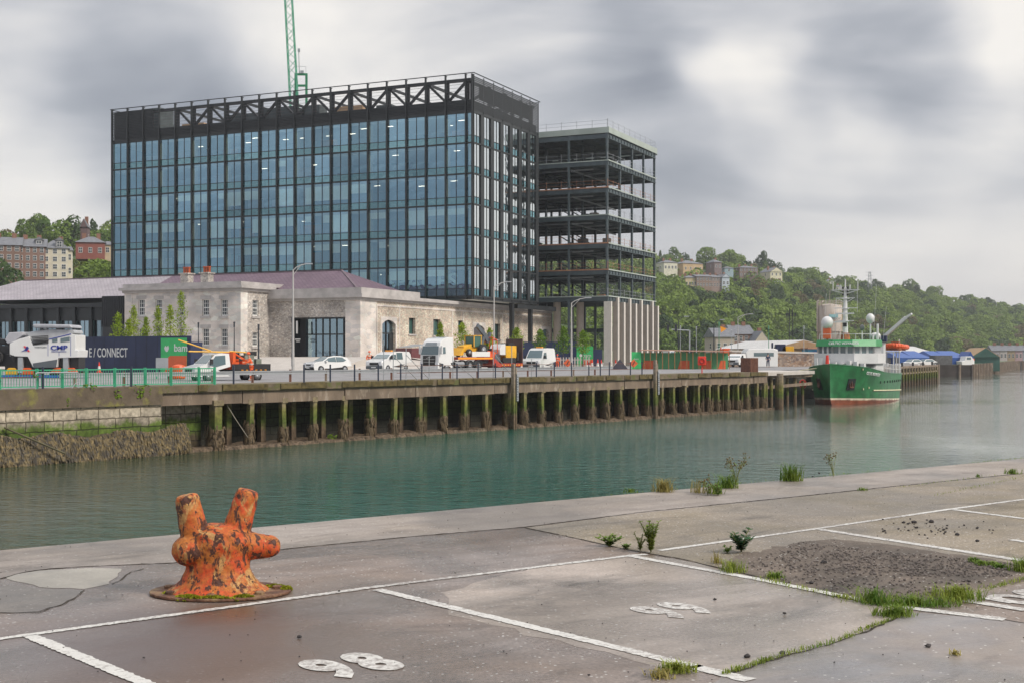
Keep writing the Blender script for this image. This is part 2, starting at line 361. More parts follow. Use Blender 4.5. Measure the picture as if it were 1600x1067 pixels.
def jitter(pts, step=.12, amp=.02, closed=False):
    out = []; n = len(pts)
    for i in range(n if closed else n-1):
        a, b = pts[i], pts[(i+1) % n]; k = max(1, int((b-a).length/step))
        for j in range(k):
            p = a.lerp(b, j/k)
            if amp and j: p = p+Vector((random.uniform(-amp, amp), random.uniform(-amp, amp), 0))
            out.append(p)
    if not closed: out.append(pts[-1])
    return out
def sheet(name, pts, z, m, amp=.02, step=.12, label=None):
    ps = jitter([Vector((p.x, p.y, z)) for p in pts], step, amp, True) if amp else [Vector((p.x, p.y, z)) for p in pts]
    b = MB(); b.face(ps); me = b.make(name, m)
    bm = bmesh.new(); bm.from_mesh(me); bmesh.ops.triangulate(bm, faces=bm.faces); bmesh.ops.recalc_face_normals(bm, faces=bm.faces)
    for f in bm.faces:
        if f.normal.z < 0: f.normal_flip()
    bm.to_mesh(me); bm.free(); o = link(name, me); o['kind'] = 'structure'; return o

# near quay: one slab with its river wall
b = MB(); A = E0-ED*70; B = E0+ED*400
b.prism([A, B, B+EN*300, A+EN*300], (0, 0, -9)); o = b.build('quay_ground', M_yard); o['kind'] = 'structure'
# river wall top edge: rounded coping strip laid on the ground
cop = [(-60,910),(0,904),(40,893),(80,888),(150,884),(272,879),(300,872),(440,858),(640,838),(820,823),(1000,800),(1200,780),(1400,759),(1600,739),(1900,712)]
cp = [G(x, y) for x, y in cop]
sheet('quay_coping', [E0-ED*3+EN*.01, *[E0+ED*t+EN*(.01+random.uniform(0, .03)) for t in np.arange(-2.8, 40, .35)], *cp[::-1]], .0015, M_cope, .01)
def g(*pp): return [G(x, y) for x, y in pp]
K1 = [(820,824),(870,834),(920,845),(960,854),(1000,862),(1060,872),(1130,888),(1180,900)]
sheet('quay_slab', g((820,824),(1000,801),(1200,781),(1400,760),(1600,740),(1900,713),(2100,745),(2000,930),(1640,905),(1500,925),(1400,948),(1300,930),*K1[::-1][:-1]), .001, M_yard4, .01)
sheet('quay_slab', g((760,905),(860,880),(985,866),(1060,874),(1180,902),(1300,932),(1412,955),(1400,965),(1310,1002),(1200,1032),(1130,1054),(1040,1045),(900,1010),(700,960),(690,925)), .001, M_yard2, .05, .2)
sheet('quay_slab', g((1130,1054),(1200,1032),(1310,1002),(1400,965),(1412,955),(1570,968),(1800,1000),(1900,1200),(1300,1300),(1000,1150)), .0012, M_yard3, .008)
sheet('quay_patch', g((1120,886),(1150,868),(1250,846),(1300,842),(1400,852),(1500,866),(1600,882),(1680,893),(1600,908),(1540,918),(1500,926),(1400,948),(1330,934),(1250,917),(1180,901)), .003, M_gravel, .05, .1)
sheet('quay_patch', g((8,900),(60,891),(140,887),(190,888),(184,900),(170,912),(130,920),(62,917),(25,908)), .0018, M_pale, .03, .1)
sheet('quay_patch', g((-60,915),(20,915),(62,919),(130,922),(118,933),(95,945),(60,955),(0,957),(-60,950)), .0022, M_darkpatch, .02, .1)
# cracks
def ribbon(name, pts, z, m, w0, w1, step=.06, amp=.012):
    ps = jitter(pts, step, amp); b = MB(); L = []; Rr = []
    for i, p in enumerate(ps):
        d = (ps[min(i+1, len(ps)-1)]-ps[max(i-1, 0)]); d.z = 0
        if d.length == 0: d = Vector((1,0,0))
        d.normalize(); nn = Vector((-d.y, d.x, 0)); w = random.uniform(w0, w1)
        q = Vector((p.x, p.y, z)); L.append(q+nn*w/2); Rr.append(q-nn*w/2)
    for i in range(len(ps)-1): b.face([L[i], Rr[i], Rr[i+1], L[i+1]])
    o = b.build(name, m); o['kind'] = 'structure'; return o
CR = [cp, g(*K1, (1300,931)), g((1130,1054),(1160,1046),(1200,1032),(1255,1018),(1310,1002),(1360,985),(1400,965),(1412,952)),
      g((0,957),(60,957),(95,945),(118,933),(132,922)), g((175,912),(190,905),(205,893),(225,888)), g((1570,968),(1600,973),(1700,985))]
for i, c in enumerate(CR): ribbon('ground_crack', c, .0036, M_crack, .006, .028 if i < 3 else .016)
# painted lines
def line(pts, w, ext=0):
    ps = jitter(pts, .02, 0); b = MB(); L = []; Rr = []
    for i, p in enumerate(ps):
        d = (ps[min(i+1, len(ps)-1)]-ps[max(i-1, 0)]); d.normalize(); nn = Vector((-d.y, d.x, 0))
        q = Vector((p.x, p.y, .0048)); L.append(q+nn*(w/2+random.uniform(-.007, .007))); Rr.append(q-nn*(w/2+random.uniform(-.007, .007)))
    for i in range(len(ps)-1): b.face([L[i], Rr[i], Rr[i+1], L[i+1]])
    o = b.build('bay_line', M_paint); o['kind'] = 'structure'
line(g((-80,1009),(0,998),(585,917),(985,868),(1010,866)), .068)
line(g((1030,860),(1275,826),(1480,796),(1600,780),(1900,741)), .068)
line(g((46,993),(225,1067),(500,1180)), .088); line(g((590,921),(1092,1043)), .088); line(g((1082,1041),(1172,1063)), .10)
line(g((988,869),(1190,906),(1395,947)), .085); line(g((1408,948),(1570,968)), .10); line(g((1282,827),(1600,876),(1800,906)), .10); line(g((1490,796),(1600,810),(1750,828)), .09)
line(g((1535,934),(1582,942)), .06); line(g((1580,843),(1680,858)), .09)
for s, px, py, sz in (('98', 582, 1050, .40), ('99', 1086, 960, .38)):
    p = G(px, py)
    t = text('bay_number', s, sz/.66, M_paint, None, (p.x-ED.x*0, p.y, .0048), ED, BD, .0005, 'CENTER', .66, offset=.03, spacing=1.3)
    tag(t, kind='structure')
p = G(1640, 944); t = text('bay_number', '100', .6, M_paint, None, (p.x, p.y, .0048), ED, BD, .0005, 'CENTER', 1.05, offset=.018); tag(t, kind='structure')

# ------------------------------------------------------------------ water
def watermat():
    m = bpy.data.materials.new('river_water'); m.use_nodes = True; n, l = m.node_tree.nodes, m.node_tree.links
    b = n['Principled BSDF']; b.inputs['Base Color'].default_value = (.012,.075,.062,1); b.inputs['Roughness'].default_value = .04; b.inputs['IOR'].default_value = 1.36
    tc = N(n, 'ShaderNodeTexCoord')
    def nz(sc, st, rot, det=3):
        mp = N(n, 'ShaderNodeMapping'); mp.inputs['Rotation'].default_value = (0,0,rot); l.new(tc.outputs['Object'], mp.inputs[0])
        m2 = N(n, 'ShaderNodeMapping'); m2.inputs['Scale'].default_value = st; l.new(mp.outputs[0], m2.inputs[0])
        q = N(n, 'ShaderNodeTexNoise'); q.inputs['Scale'].default_value = sc; q.inputs['Detail'].default_value = det; q.inputs['Roughness'].default_value = .6; l.new(m2.outputs[0], q.inputs[0]); return q.outputs[0]
    a = nz(.8, (.7,1.3,1), R(25), 3); c = nz(2.0, (.8,1.3,1), R(-12), 4); d = nz(.035, (1,1,1), 0, 3)
    ad = N(n, 'ShaderNodeMath', operation='MULTIPLY_ADD'); l.new(c, ad.inputs[0]); ad.inputs[1].default_value = .8; l.new(a, ad.inputs[2])
    bp = N(n, 'ShaderNodeBump'); bp.inputs['Distance'].default_value = .46
    mr = N(n, 'ShaderNodeMapRange'); mr.inputs[1].default_value = .35; mr.inputs[2].default_value = .65; mr.inputs[3].default_value = .25; mr.inputs[4].default_value = 1.2; l.new(d, mr.inputs[0])
    sxx = N(n, 'ShaderNodeSeparateXYZ'); l.new(tc.outputs['Object'], sxx.inputs[0]); sh = N(n, 'ShaderNodeMapRange'); sh.inputs[1].default_value = 2; sh.inputs[2].default_value = 26; sh.inputs[3].default_value = 1; sh.inputs[4].default_value = .1; l.new(sxx.outputs[0], sh.inputs[0])
    ml = N(n, 'ShaderNodeMath', operation='MULTIPLY'); l.new(mr.outputs[0], ml.inputs[0]); l.new(sh.outputs[0], ml.inputs[1]); l.new(ml.outputs[0], bp.inputs['Strength'])
    l.new(ad.outputs[0], bp.inputs['Height']); l.new(bp.outputs[0], b.inputs['Normal'])
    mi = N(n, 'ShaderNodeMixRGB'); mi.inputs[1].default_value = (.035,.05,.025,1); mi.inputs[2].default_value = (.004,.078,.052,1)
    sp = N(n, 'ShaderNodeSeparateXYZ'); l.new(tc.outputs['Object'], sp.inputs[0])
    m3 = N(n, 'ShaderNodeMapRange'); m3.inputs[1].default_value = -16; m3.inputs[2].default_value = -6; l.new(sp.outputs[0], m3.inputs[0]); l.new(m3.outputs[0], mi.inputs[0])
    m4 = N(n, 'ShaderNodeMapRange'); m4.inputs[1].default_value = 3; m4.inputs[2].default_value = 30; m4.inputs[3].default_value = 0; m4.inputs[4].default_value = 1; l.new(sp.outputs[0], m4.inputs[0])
    mi2 = N(n, 'ShaderNodeMixRGB'); mi2.inputs[2].default_value = (.13,.15,.125,1); l.new(m4.outputs[0], mi2.inputs[0]); l.new(mi.outputs[0], mi2.inputs[1])   # bright sky sheen on the open channel, painted as a paler base colour
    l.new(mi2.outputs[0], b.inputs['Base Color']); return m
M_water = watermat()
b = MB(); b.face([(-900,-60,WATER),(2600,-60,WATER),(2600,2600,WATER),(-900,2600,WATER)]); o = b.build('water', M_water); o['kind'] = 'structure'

# ------------------------------------------------------------------ far land
M_road = mat('road_tarmac', (.27,.265,.27), .8, var=.12, scale=.8, bump=.2, bscale=30, dirt=(.2,.19,.19), dscale=.3)
M_pave = mat('pale_paving', (.50,.46,.42), .75, var=.08, scale=1.0)
M_field = mat('land_soil', (.10,.13,.06), .95, var=.3, scale=.05)
s1 = s_of(1195)
P1 = Q(s1); ln = MB()
poly = [Q(-75), Q(s1), Q(s1, -3), Vector((29.0,134.6,0)), Vector((36.5,151,0)), Vector((59.5,196,0)), Vector((78.9,237,0)), Vector((72,262,0)), Vector((-600,262,0)), Vector((-600,60,0))]
ln.prism([Vector((p.x, p.y, -7)) for p in poly[:4]+[]]+[Vector((p.x,p.y,-7)) for p in poly[4:]], (0,0,6.9))
# the land stops 2.4 m short of the open wharf; its top is laid as a separate sheet below
def inset_poly(off): return [Q(-75, -.02), Q(-4, -.02), Q(-4, -2.4), Q(s1, -2.4), Vector((27.0,134.6,0)), Vector((34,151,0)), Vector((57,196,0)), Vector((76,237,0)), Vector((70,262,0)), Vector((-600,262,0)), Vector((-600,20,0)), Vector((-120,-20,0))]
ln = MB(); ln.prism([Vector((p.x, p.y, -7)) for p in inset_poly(0)], (0, 0, 6.95)); o = ln.build('far_bank', M_road); o['kind'] = 'structure'
far = [(70,262),(75,294),(105,294),(182,461),(204,480),(520,900),(1500,2200),(-900,2200),(-900,262)]
ln = MB(); ln.prism([Vector((x, y, -7)) for x, y in far], (0, 0, 6.2)); o = ln.build('far_ground', M_field); o['kind'] = 'structure'

# ------------------------------------------------------------------ hills
SIL = [(-500,392),(-200,392),(0,390),(60,386),(177,386),(300,388),(600,385),(850,402),(940,408),(1037,418),(1100,420),(1160,424),(1200,432),(1240,440),(1300,452),(1350,461),(1400,464),(1440,468),(1500,483),(1560,490),(1620,496),(1800,505),(2100,515),(2600,535)]
DR = [(-500,430),(0,430),(177,470),(600,620),(1037,760),(1300,900),(1600,1150),(2600,1500)]
DB = [(-500,235),(0,240),(177,265),(600,330),(1037,430),(1300,560),(1600,800),(2600,1200)]
def interp(tab, x):
    return float(np.interp(x, [t[0] for t in tab], [t[1] for t in tab]))
def hill_pt(px, t):
    d0, d1 = interp(DB, px), interp(DR, px); d = d0+(d1-d0)*t
    zr = EYE-(interp(SIL, px)-HOR)*d1/FPX
    wob = math.sin(px*.017)*.04+math.sin(px*.041+1)*.03
    if t <= 1:
        # straight slope in picture terms, slightly convex
        f = t**.85
        z = -.5+(zr+.5)*min(1, f*(1+wob*(1-t)*2))
    else: z = zr-(t-1)*40
    return Vector(((px-800)/FPX*d, d, z))
pxs = np.arange(-500, 2601, 20); ts = [-.02, 0, .08, .16, .25, .35, .45, .55, .65, .75, .85, .93, 1.0, 1.1, 1.3, 1.8]
V = []; F = []
for px in pxs:
    for t in ts: p = hill_pt(px, max(t, 0)) if t >= 0 else hill_pt(px, 0)-Vector((0, 3, 3)); V.append(p)
nt_ = len(ts)
for i in range(len(pxs)-1):
    for j in range(nt_-1): F.append((i*nt_+j, (i+1)*nt_+j, (i+1)*nt_+j+1, i*nt_+j+1))
M_hill = mat('hill_undergrowth', (.045,.075,.022), .95, var=.35, scale=.06)
o = link('hill', npmesh('hill', np.array([tuple(v) for v in V]), np.array(F), M_hill, True)); o['kind'] = 'structure'

# ------------------------------------------------------------------ tree crowns
rng = np.random.default_rng(3)
def crown(rx, rz, nleaf, leaf, lobes=9, base=.0, seed=0, core=True, conic=False):
    r = np.random.default_rng(seed); V = []; F = []
    C = []
    for k in range(lobes):
        th = r.uniform(0, 2*np.pi); rr = r.uniform(.15, .62) if k else 0; h = r.uniform(-.45, .6)
        if conic: rr *= (1-(h+.45)/1.3)
        C.append((rr*np.cos(th), rr*np.sin(th), h, r.uniform(.34, .52)*(1 if not conic else 1-(h+.45)*.55)))
    C.append((0, 0, .1, .62 if not conic else .45))
    per = nleaf//len(C)
    for cx, cy, cz, cr in C:
        d = r.normal(size=(per, 3)); d /= np.linalg.norm(d, axis=1)[:, None]
        rad = cr*r.uniform(.82, 1.08, per)[:, None]
        p = np.array([cx, cy, cz])+d*rad
        keep = np.ones(len(p), bool)
        for ox, oy, oz, orr in C:
            keep &= np.linalg.norm(p-np.array([ox, oy, oz]), axis=1) > orr*.72
        p, d = p[keep], d[keep]
        nn = d+r.normal(scale=.45, size=d.shape); nn /= np.linalg.norm(nn, axis=1)[:, None]
        u = np.cross(nn, r.normal(size=nn.shape)); u /= np.linalg.norm(u, axis=1)[:, None]; v = np.cross(nn, u)
        s = leaf*r.uniform(.6, 1.3, len(p))[:, None]
        P = p*np.array([rx, rx, rz])+np.array([0, 0, base+rz*.75])
        q = np.stack([P-u*s-v*s*.6, P+u*s-v*s*.6, P+u*s*.7+v*s*.8, P-u*s*.7+v*s*.8], 1)
        b0 = sum(len(x) for x in V); V.append(q.reshape(-1, 3)); F.append((np.arange(len(p)*4).reshape(-1, 4)+b0))
    return np.concatenate(V), np.concatenate(F)
M_leafA = leafmat('foliage_fresh', (.055,.115,.02), (.215,.30,.05), .05, .35)
M_leafB = leafmat('foliage_dark', (.03,.065,.02), (.08,.13,.035), .08, .3)
M_leafC = leafmat('foliage_bronze', (.11,.09,.04), (.22,.18,.07), .08, .3)
M_leafY = leafmat('foliage_lime', (.16,.26,.015), (.36,.44,.04), .6, .2)
M_bark = mat('bark', (.09,.07,.05), .9, var=.3, scale=4)
def crown_mesh(name, m, *a, **k):
    V, F = crown(*a, **k); return npmesh(name, V, F, m)
CM = {}
for k in range(5): CM['A', k] = crown_mesh('crown', M_leafA, 5.2, 5.4, 2600, .34, 10, .5, 20+k)
for k in range(3): CM['B', k] = crown_mesh('crown', M_leafB, 4.6, 5.8, 2300, .32, 9, .5, 40+k)
for k in range(2): CM['C', k] = crown_mesh('crown', M_leafC, 4.4, 4.8, 1500, .3, 9, .5, 50+k)
CM['K', 0] = crown_mesh('crown', M_leafB, 2.6, 7.0, 1500, .3, 10, .2, 60, conic=True)
def trunk_mesh(h, r, seed=0, limbs=4):
    q = random.Random(seed); b = MB(); b.tube((0,0,-1), (0,0,h*.6), r, r*.7, 8); b.tube((0,0,h*.6), (q.uniform(-.3,.3),q.uniform(-.3,.3),h*1.2), r*.7, r*.2, 6)
    for i in range(limbs):
        a = q.uniform(0, 6.28); z = h*q.uniform(.4, .8); b.tube((0,0,z), (math.cos(a)*h*.35, math.sin(a)*h*.35, z+h*.4), r*.4, r*.12, 5)
    return b.make('trunk', M_bark)
TM = [trunk_mesh(6, .28, k) for k in range(3)]
LAB = {'A': 'round fresh green broadleaf tree on the wooded hillside', 'B': 'dark green bushy tree among paler ones on the hillside', 'C': 'bronze brown tree among the green ones on the hillside', 'K': 'narrow dark conifer standing above the hillside trees'}
def tree_at(px, t, kind='A', sc=1.0, sink=0.0, label=None, grp=None):
    p = hill_pt(px, t); k = random.choice([q for q in CM if q[0] == kind])
    r = empty('tree', (p.x, p.y, p.z-sink), random.uniform(0, 6.28), label or LAB[kind], 'tree', grp or 'trees on the hillside, '+{'A':'green','B':'dark','C':'bronze','K':'conifer'}[kind])
    r.scale = (sc*random.uniform(.85, 1.15), sc*random.uniform(.85, 1.15), sc*random.uniform(.85, 1.15))
    link('crown', CM[k], r); link('trunk', random.choice(TM), r)
    return r
random.seed(11)
def pick(): return random.choices('ABC', (.68, .25, .07))[0]
# right hill: skyline trees and large readable crowns
HOUSEPX = []
for px in np.arange(1032, 1640, 11):
    tree_at(px+random.uniform(-4, 4), random.uniform(.95, 1.03), random.choices('ABCK', (.58, .28, .06, .08))[0], random.uniform(.75, 1.15)*(1 if px < 1250 else 1.15), 1.0)
for px, t, k, sc in ((1057,1.0,'A',1.1),(1104,1.0,'A',1.65),(1128,1.0,'A',1.35),(1140,.99,'A',1.5),(1150,.98,'A',1.2),(1190,1.0,'B',1.45),(1200,1.0,'B',1.35),(1215,1.0,'B',1.1),(1240,.97,'A',1.3),(1262,.98,'A',1.2),(1318,1,'A',1.3),(1330,1,'A',1.3),(1418,1,'B',1.2),(1428,1,'A',1.4),(1460,1,'A',1.4),(1515,1,'A',1.3),(1535,1,'B',1.3),(1548,1,'B',1.3)):
    tree_at(px, t, k, sc, .5)
# left hill
for px in np.arange(-20, 200, 12):
    tree_at(px, random.uniform(.94, 1.02), random.choices('ABC', (.6, .3, .1))[0], random.uniform(.6, .8), 1)
for px, t, k, sc in ((55,1.0,'A',1.1),(45,.95,'A',1.0),(66,.97,'A',1.0),(12,1.0,'C',.95),(100,.95,'B',.85),(122,1,'B',.8),(146,1,'K',.9),(168,1.0,'A',1.0),(150,.88,'A',1.05),(172,.84,'A',1.0),(110,.86,'B',1.1),(85,.86,'A',1.1),(130,.86,'C',.9)):
    tree_at(px, t, k, sc, .5)
for px, t, k, sc in ((5,.36,'B',1.3),(12,.22,'B',1.15),(48,.14,'B',.6),(75,.16,'C',.9),(95,.12,'A',.7),(122,.4,'C',.95),(140,.36,'A',1.0),(160,.42,'A',1.1),(172,.3,'A',1.1),(128,.2,'A',.8),(150,.18,'A',.9),(182,.46,'B',1.0),(30,.08,'A',.6),(-10,.3,'A',1.0),(113,.3,'A',.7),(190,.25,'A',1.1)):
    tree_at(px, t, k, sc, 1.5)
# the wooded slopes, one mass of crowns
def wood(name, spots, m, label, seed, smallleaf=.36):
    r = np.random.default_rng(seed); V = []; F = []; base = [crown(5.2, 5.0, 1500, smallleaf, 9, .2, 70+k) for k in range(5)]; n = 0
    for px, t, sc in spots:
        p = hill_pt(px, t); v, f = base[r.integers(5)]; a = r.uniform(0, 6.28); c, s = np.cos(a), np.sin(a)
        vv = (v@np.array([[c, s, 0], [-s, c, 0], [0, 0, 1]]))*sc*np.array([r.uniform(.85, 1.2), r.uniform(.85, 1.2), r.uniform(.8, 1.15)])+np.array([p.x, p.y, p.z-2.0*sc])
        V.append(vv); F.append(f+n); n += len(v)
    o = link(name, npmesh(name, np.concatenate(V), np.concatenate(F), m)); tag(o, label, 'woodland', kind='stuff'); return o
sp = {'A': [], 'B': [], 'C': []}
def clear_of(px, t):
    for a, b_, c, d in HOLES:
        if a < px < b_ and c < t < d: return False
    return True
HOLES = [(1040,1112,.74,.95),(1082,1150,.60,.80),(1148,1196,.78,.96),(1196,1228,.76,.94),(1292,1320,.88,1.0),(-30,125,.30,.84),(118,176,.58,.82)]
r_ = random.Random(4)
for t in np.arange(.03, 1.0, .075):
    for px in np.arange(1000, 1660, 12.5):
        if not clear_of(px, t): continue
        k = r_.choices('ABC', (.72, .22, .06))[0]
        if 1225 < px < 1260 and t > .7: k = 'A'
        sp[k].append((px+r_.uniform(-6, 6), t+r_.uniform(-.03, .03), r_.uniform(.8, 1.55)*(1+t*.15)))
for t in np.arange(.05, 1.0, .13):
    for px in np.arange(830, 1000, 15): sp[r_.choice('AAB')].append((px+r_.uniform(-6, 6), t, r_.uniform(.9, 1.25)))
    for px in np.arange(-40, 215, 13):
        if t > .78 or (px > 175 and t > .2): sp[r_.choice('AAB')].append((px+r_.uniform(-6, 6), t, r_.uniform(.6, .85)))
for t in np.arange(.05, 1.0, .13):
    for px in np.arange(-330, -40, 15): sp[r_.choice('AAB')].append((px+r_.uniform(-6, 6), t, r_.uniform(.7, 1.0)))
wood('woodland', sp['A'], M_leafA, 'dense fresh green wood covering the hill slopes', 1)
wood('woodland', sp['B'], M_leafB, 'darker green trees mixed through the wood on the hill slopes', 2)
wood('woodland', sp['C'], M_leafC, 'brownish trees dotted through the wood on the hill slopes', 3)
# low shrubs below the houses on the left hill
V = []; F = []; n = 0; rr = np.random.default_rng(9); base = [crown(2.4, 2.2, 420, .22, 7, .1, 90+k) for k in range(3)]
for px in np.arange(-60, 215, 6):
    for t in (.0, .08, .18, .3, .42, .52, .6, .68):
        if px < 115 and t > .2: continue
        if 112 < px < 176 and .64 < t: continue
        p = hill_pt(px+rr.uniform(-3, 3), t); v, f = base[rr.integers(3)]; V.append(v*rr.uniform(.7, 1.3)+np.array([p.x, p.y, p.z-.8])); F.append(f+n); n += len(v)
o = link('shrubbery', npmesh('shrubbery', np.concatenate(V), np.concatenate(F), leafmat('shrub_leaf', (.05,.09,.015), (.17,.2,.03), .15))); tag(o, 'yellow green shrubs and bushes below the terraced houses', 'shrubs', kind='stuff')

# ------------------------------------------------------------------ houses
M_slate = mat('slate_roof', (.16,.165,.18), .6, var=.2, scale=1.5)
M_white = mat('white_render', (.62,.60,.55), .8, var=.06, scale=.8)
M_wfr = mat('white_frame', (.72,.72,.70), .6, var=0)
M_dglass = mat('dark_pane', (.04,.05,.06), .08, var=0, spec=.8)
M_cbrick = mat('chimney_brick', (.24,.12,.08), .85, var=.2, scale=3)
def house(name, px, d, py_base, wpx, hm, dep, ang, wallc, label, floors=2, wins=4, roofh=2.2, hip=True, chim=2, winc=None, gable=False, grp=None, roofm=None, cat='house', dormers=0):
    if d > 550: hm *= .66; roofh *= .62; floors = max(1, floors-1)
    w = wpx*d/FPX/max(.3, math.cos(ang)); z0 = EYE-(py_base-HOR)*d/FPX
    r = empty(name, ((px-800)/FPX*d, d, z0), ang, label, cat, grp)
    wm = mat('house_wall', wallc, .85, var=.1, scale=.8)
    MB().box(-w/2, w/2, 0, dep, -2.5 if d != 350 else -.6, hm).build('wall', wm, r)
    b = MB(); e = .35
    if gable:
        b.prism([(-w/2-e, -e, hm), (w/2+e, -e, hm), (0, -e, hm+roofh)], (0, dep+2*e, 0))
        MB().prism([(-w/2, -e-.02, hm), (w/2, -e-.02, hm), (0, -e-.02, hm+roofh-.25)], (0, .05, 0)).build('gable', wm, r)
    else:
        k = min(dep/2, w/2)*(.9 if hip else 0)
        v = [(-w/2-e,-e,hm),(w/2+e,-e,hm),(w/2+e,dep+e,hm),(-w/2-e,dep+e,hm),(-w/2-e+k,dep/2,hm+roofh),(w/2+e-k,dep/2,hm+roofh)]
        b.mesh(v, [(0,1,5,4),(1,2,5),(2,3,4,5),(3,0,4),(3,2,1,0)])
    rf = b.build('roof', roofm or M_slate, r)
    for i in range(chim):
        x = -w/2+w*(i+.5)/chim if chim > 1 else w*.2
        MB().box(x-.5, x+.5, dep/2-.4, dep/2+.4, hm+.2, hm+roofh+.9).build('chimney', M_cbrick, rf)
    fh = hm/floors; wb = MB()
    wb.mat(0).box(-.5, .5, -.06, .05, 0, 1.5).mat(1).box(-.42, -.03, -.075, 0, .08, .7).box(.03, .42, -.075, 0, .08, .7).box(-.42, -.03, -.075, 0, .8, 1.42).box(.03, .42, -.075, 0, .8, 1.42)
    wme = wb.make('window', [M_wfr, M_dglass])
    for f in range(floors):
        for i in range(wins):
            x = -w/2+w*(i+.5)/wins; o = link('window', wme, r); o.location = (x, 0, f*fh+fh*.28); o.scale = (min(1, w/wins*.55), 1, min(1, fh*.42))
            if i % 2 == 0 or wins > 4: pass
    for side in (-1, 1):
        for f in range(floors):
            o = link('window', wme, r); o.location = (side*w/2, dep*.45, f*fh+fh*.28); o.rotation_euler = (0, 0, side*R(90)); o.scale = (.9, 1, min(1, fh*.42))
    for i in range(dormers):
        x = w/2-2-i*4.6; dm = MB().box(x-.9, x+.9, .3, 2.6, hm+.1, hm+1.9).prism([(x-1.1,.1,hm+1.9),(x+1.1,.1,hm+1.9),(x,.1,hm+2.7)], (0,2.4,0)).build('dormer', M_slate, rf)
        o = link('window', wme, dm); o.location = (x, .28, hm+.35); o.scale = (1.2,1,.9)
    return r
# left hill terrace and neighbours
house('terraced_house', 8, 300, 436, 44, 7.9, 10, R(18), (.21,.13,.10), 'brown brick terraced house at the left end of the terrace, tree before it', 4, 4, 2.3, False, 2, grp=None)
house('terraced_house', 49, 303, 436, 39, 7.6, 10, R(18), (.24,.15,.12), 'brown brick terraced house joined to the cream one', 4, 4, 2.3, False, 2, dormers=0)
house('terraced_house', 86, 306, 436, 37, 7.3, 10, R(18), (.60,.55,.44), 'tall cream rendered end house of the terrace with two dormers', 4, 3, 2.3, True, 1, dormers=2)
house('cottage', 109, 309, 434, 7, 6.5, 6, R(18), (.60,.56,.46), 'narrow cream annexe at the right end of the terrace', 2, 1, 1.2, True, 0)
house('house', 141, 350, 402, 42, 4.0, 8, R(14), (.25,.085,.065), 'red brick house with slate hipped roof above the shrubs', 1, 3, 1.9, True, 2)
house('house', 168, 352, 400, 16, 3.0, 6, R(14), (.50,.40,.27), 'small tan house to the right of the red brick one', 1, 1, 1.2, True, 0)
house('house', 131, 400, 380, 10, 5.0, 6, R(10), (.13,.08,.08), 'dark gabled house half hidden by hillside trees', 1, 1, 2.6, True, 1, gable=True)
# right hill
house('house', 1048, 640, 424, 22, 6.5, 9, R(20), (.62,.60,.48), 'pale cream villa beside the steel frame high on the hill', 2, 4, 2.5, True, 2)
house('house', 1062, 620, 446, 30, 5, 9, R(14), (.24,.16,.13), 'low brown brick house below the cream villa', 2, 3, 2.2, True, 1)
house('house', 1083, 650, 426, 33, 6.8, 12, R(25), (.50,.36,.21), 'sandy yellow villa with grey hipped roof on the hill', 2, 4, 3.2, True, 2)
house('house', 1122, 655, 422, 12, 6.0, 9, R(20), (.20,.15,.15), 'dark stone house half behind a tree, right of the sandy villa', 2, 2, 2.6, True, 1)
house('terraced_house', 1080, 600, 450, 18, 7.2, 10, R(10), (.52,.43,.26), 'ochre house at the left of the hillside row', 2, 4, 2.2, True, 2, grp=None)
house('terraced_house', 1100, 600, 450, 24, 8.0, 10, R(10), (.26,.18,.14), 'wide brown brick house in the middle of the hillside row', 3, 5, 2.0, False, 2)
house('terraced_house', 1119, 602, 450, 18, 7.6, 10, R(10), (.30,.22,.19), 'reddish brown brick house right of the middle of the hillside row', 3, 4, 2.2, True, 2)
house('terraced_house', 1134, 602, 449, 12, 7.0, 10, R(10), (.50,.55,.62), 'pale blue house at the right of the hillside row', 2, 2, 2.8, True, 1, gable=True)
house('house', 1139, 660, 427, 14, 4.0, 8, R(5), (.34,.45,.50), 'pale turquoise house with a mono pitch roof on the hill', 1, 1, 1.5, True, 0)
house('house', 1170, 690, 434, 30, 8.0, 10, R(12), (.20,.14,.12), 'brown apartment house with white trim near the skyline', 3, 5, 2.2, True, 3)
house('house', 1213, 700, 442, 20, 9.0, 11, R(20), (.62,.58,.42), 'cream gabled villa surrounded by dark trees', 3, 3, 4.0, True, 2, gable=True)
house('house', 1219, 690, 450, 16, 4.5, 8, R(10), (.50,.42,.33), 'low slate roofed lodge just below the cream gabled villa', 1, 2, 2.2, True, 1)
house('house', 1298, 830, 456, 9, 10.0, 8, R(10), (.60,.56,.54), 'slim white house among trees right of the skyline dip', 3, 2, 2.5, True, 1)
house('house', 1311, 835, 456, 10, 5.0, 8, R(10), (.55,.50,.50), 'low white house right of the slim white one', 1, 2, 2.0, True, 1)
house('house', 1287, 760, 491, 8, 3.5, 6, R(10), (.55,.50,.50), 'tiny white cottage buried in the wood above the silo', 1, 1, 1.8, True, 1)
# low buildings at the foot of the hill
house('house', 1133, 330, 552, 30, 4.2, 10, R(8), (.42,.36,.30), 'grey roofed cottage at the foot of the hill behind the hoarding', 1, 3, 2.4, False, 1)
house('house', 1162, 350, 552, 34, 5.2, 10, R(8), (.26,.17,.14), 'red brown brick station house at the foot of the hill', 2, 4, 2.6, False, 2)
house('house', 1190, 345, 553, 24, 3.2, 9, R(8), (.48,.42,.34), 'cream gabled cottage at the foot of the hill beside the brick house', 1, 3, 3.0, True, 1, gable=True)

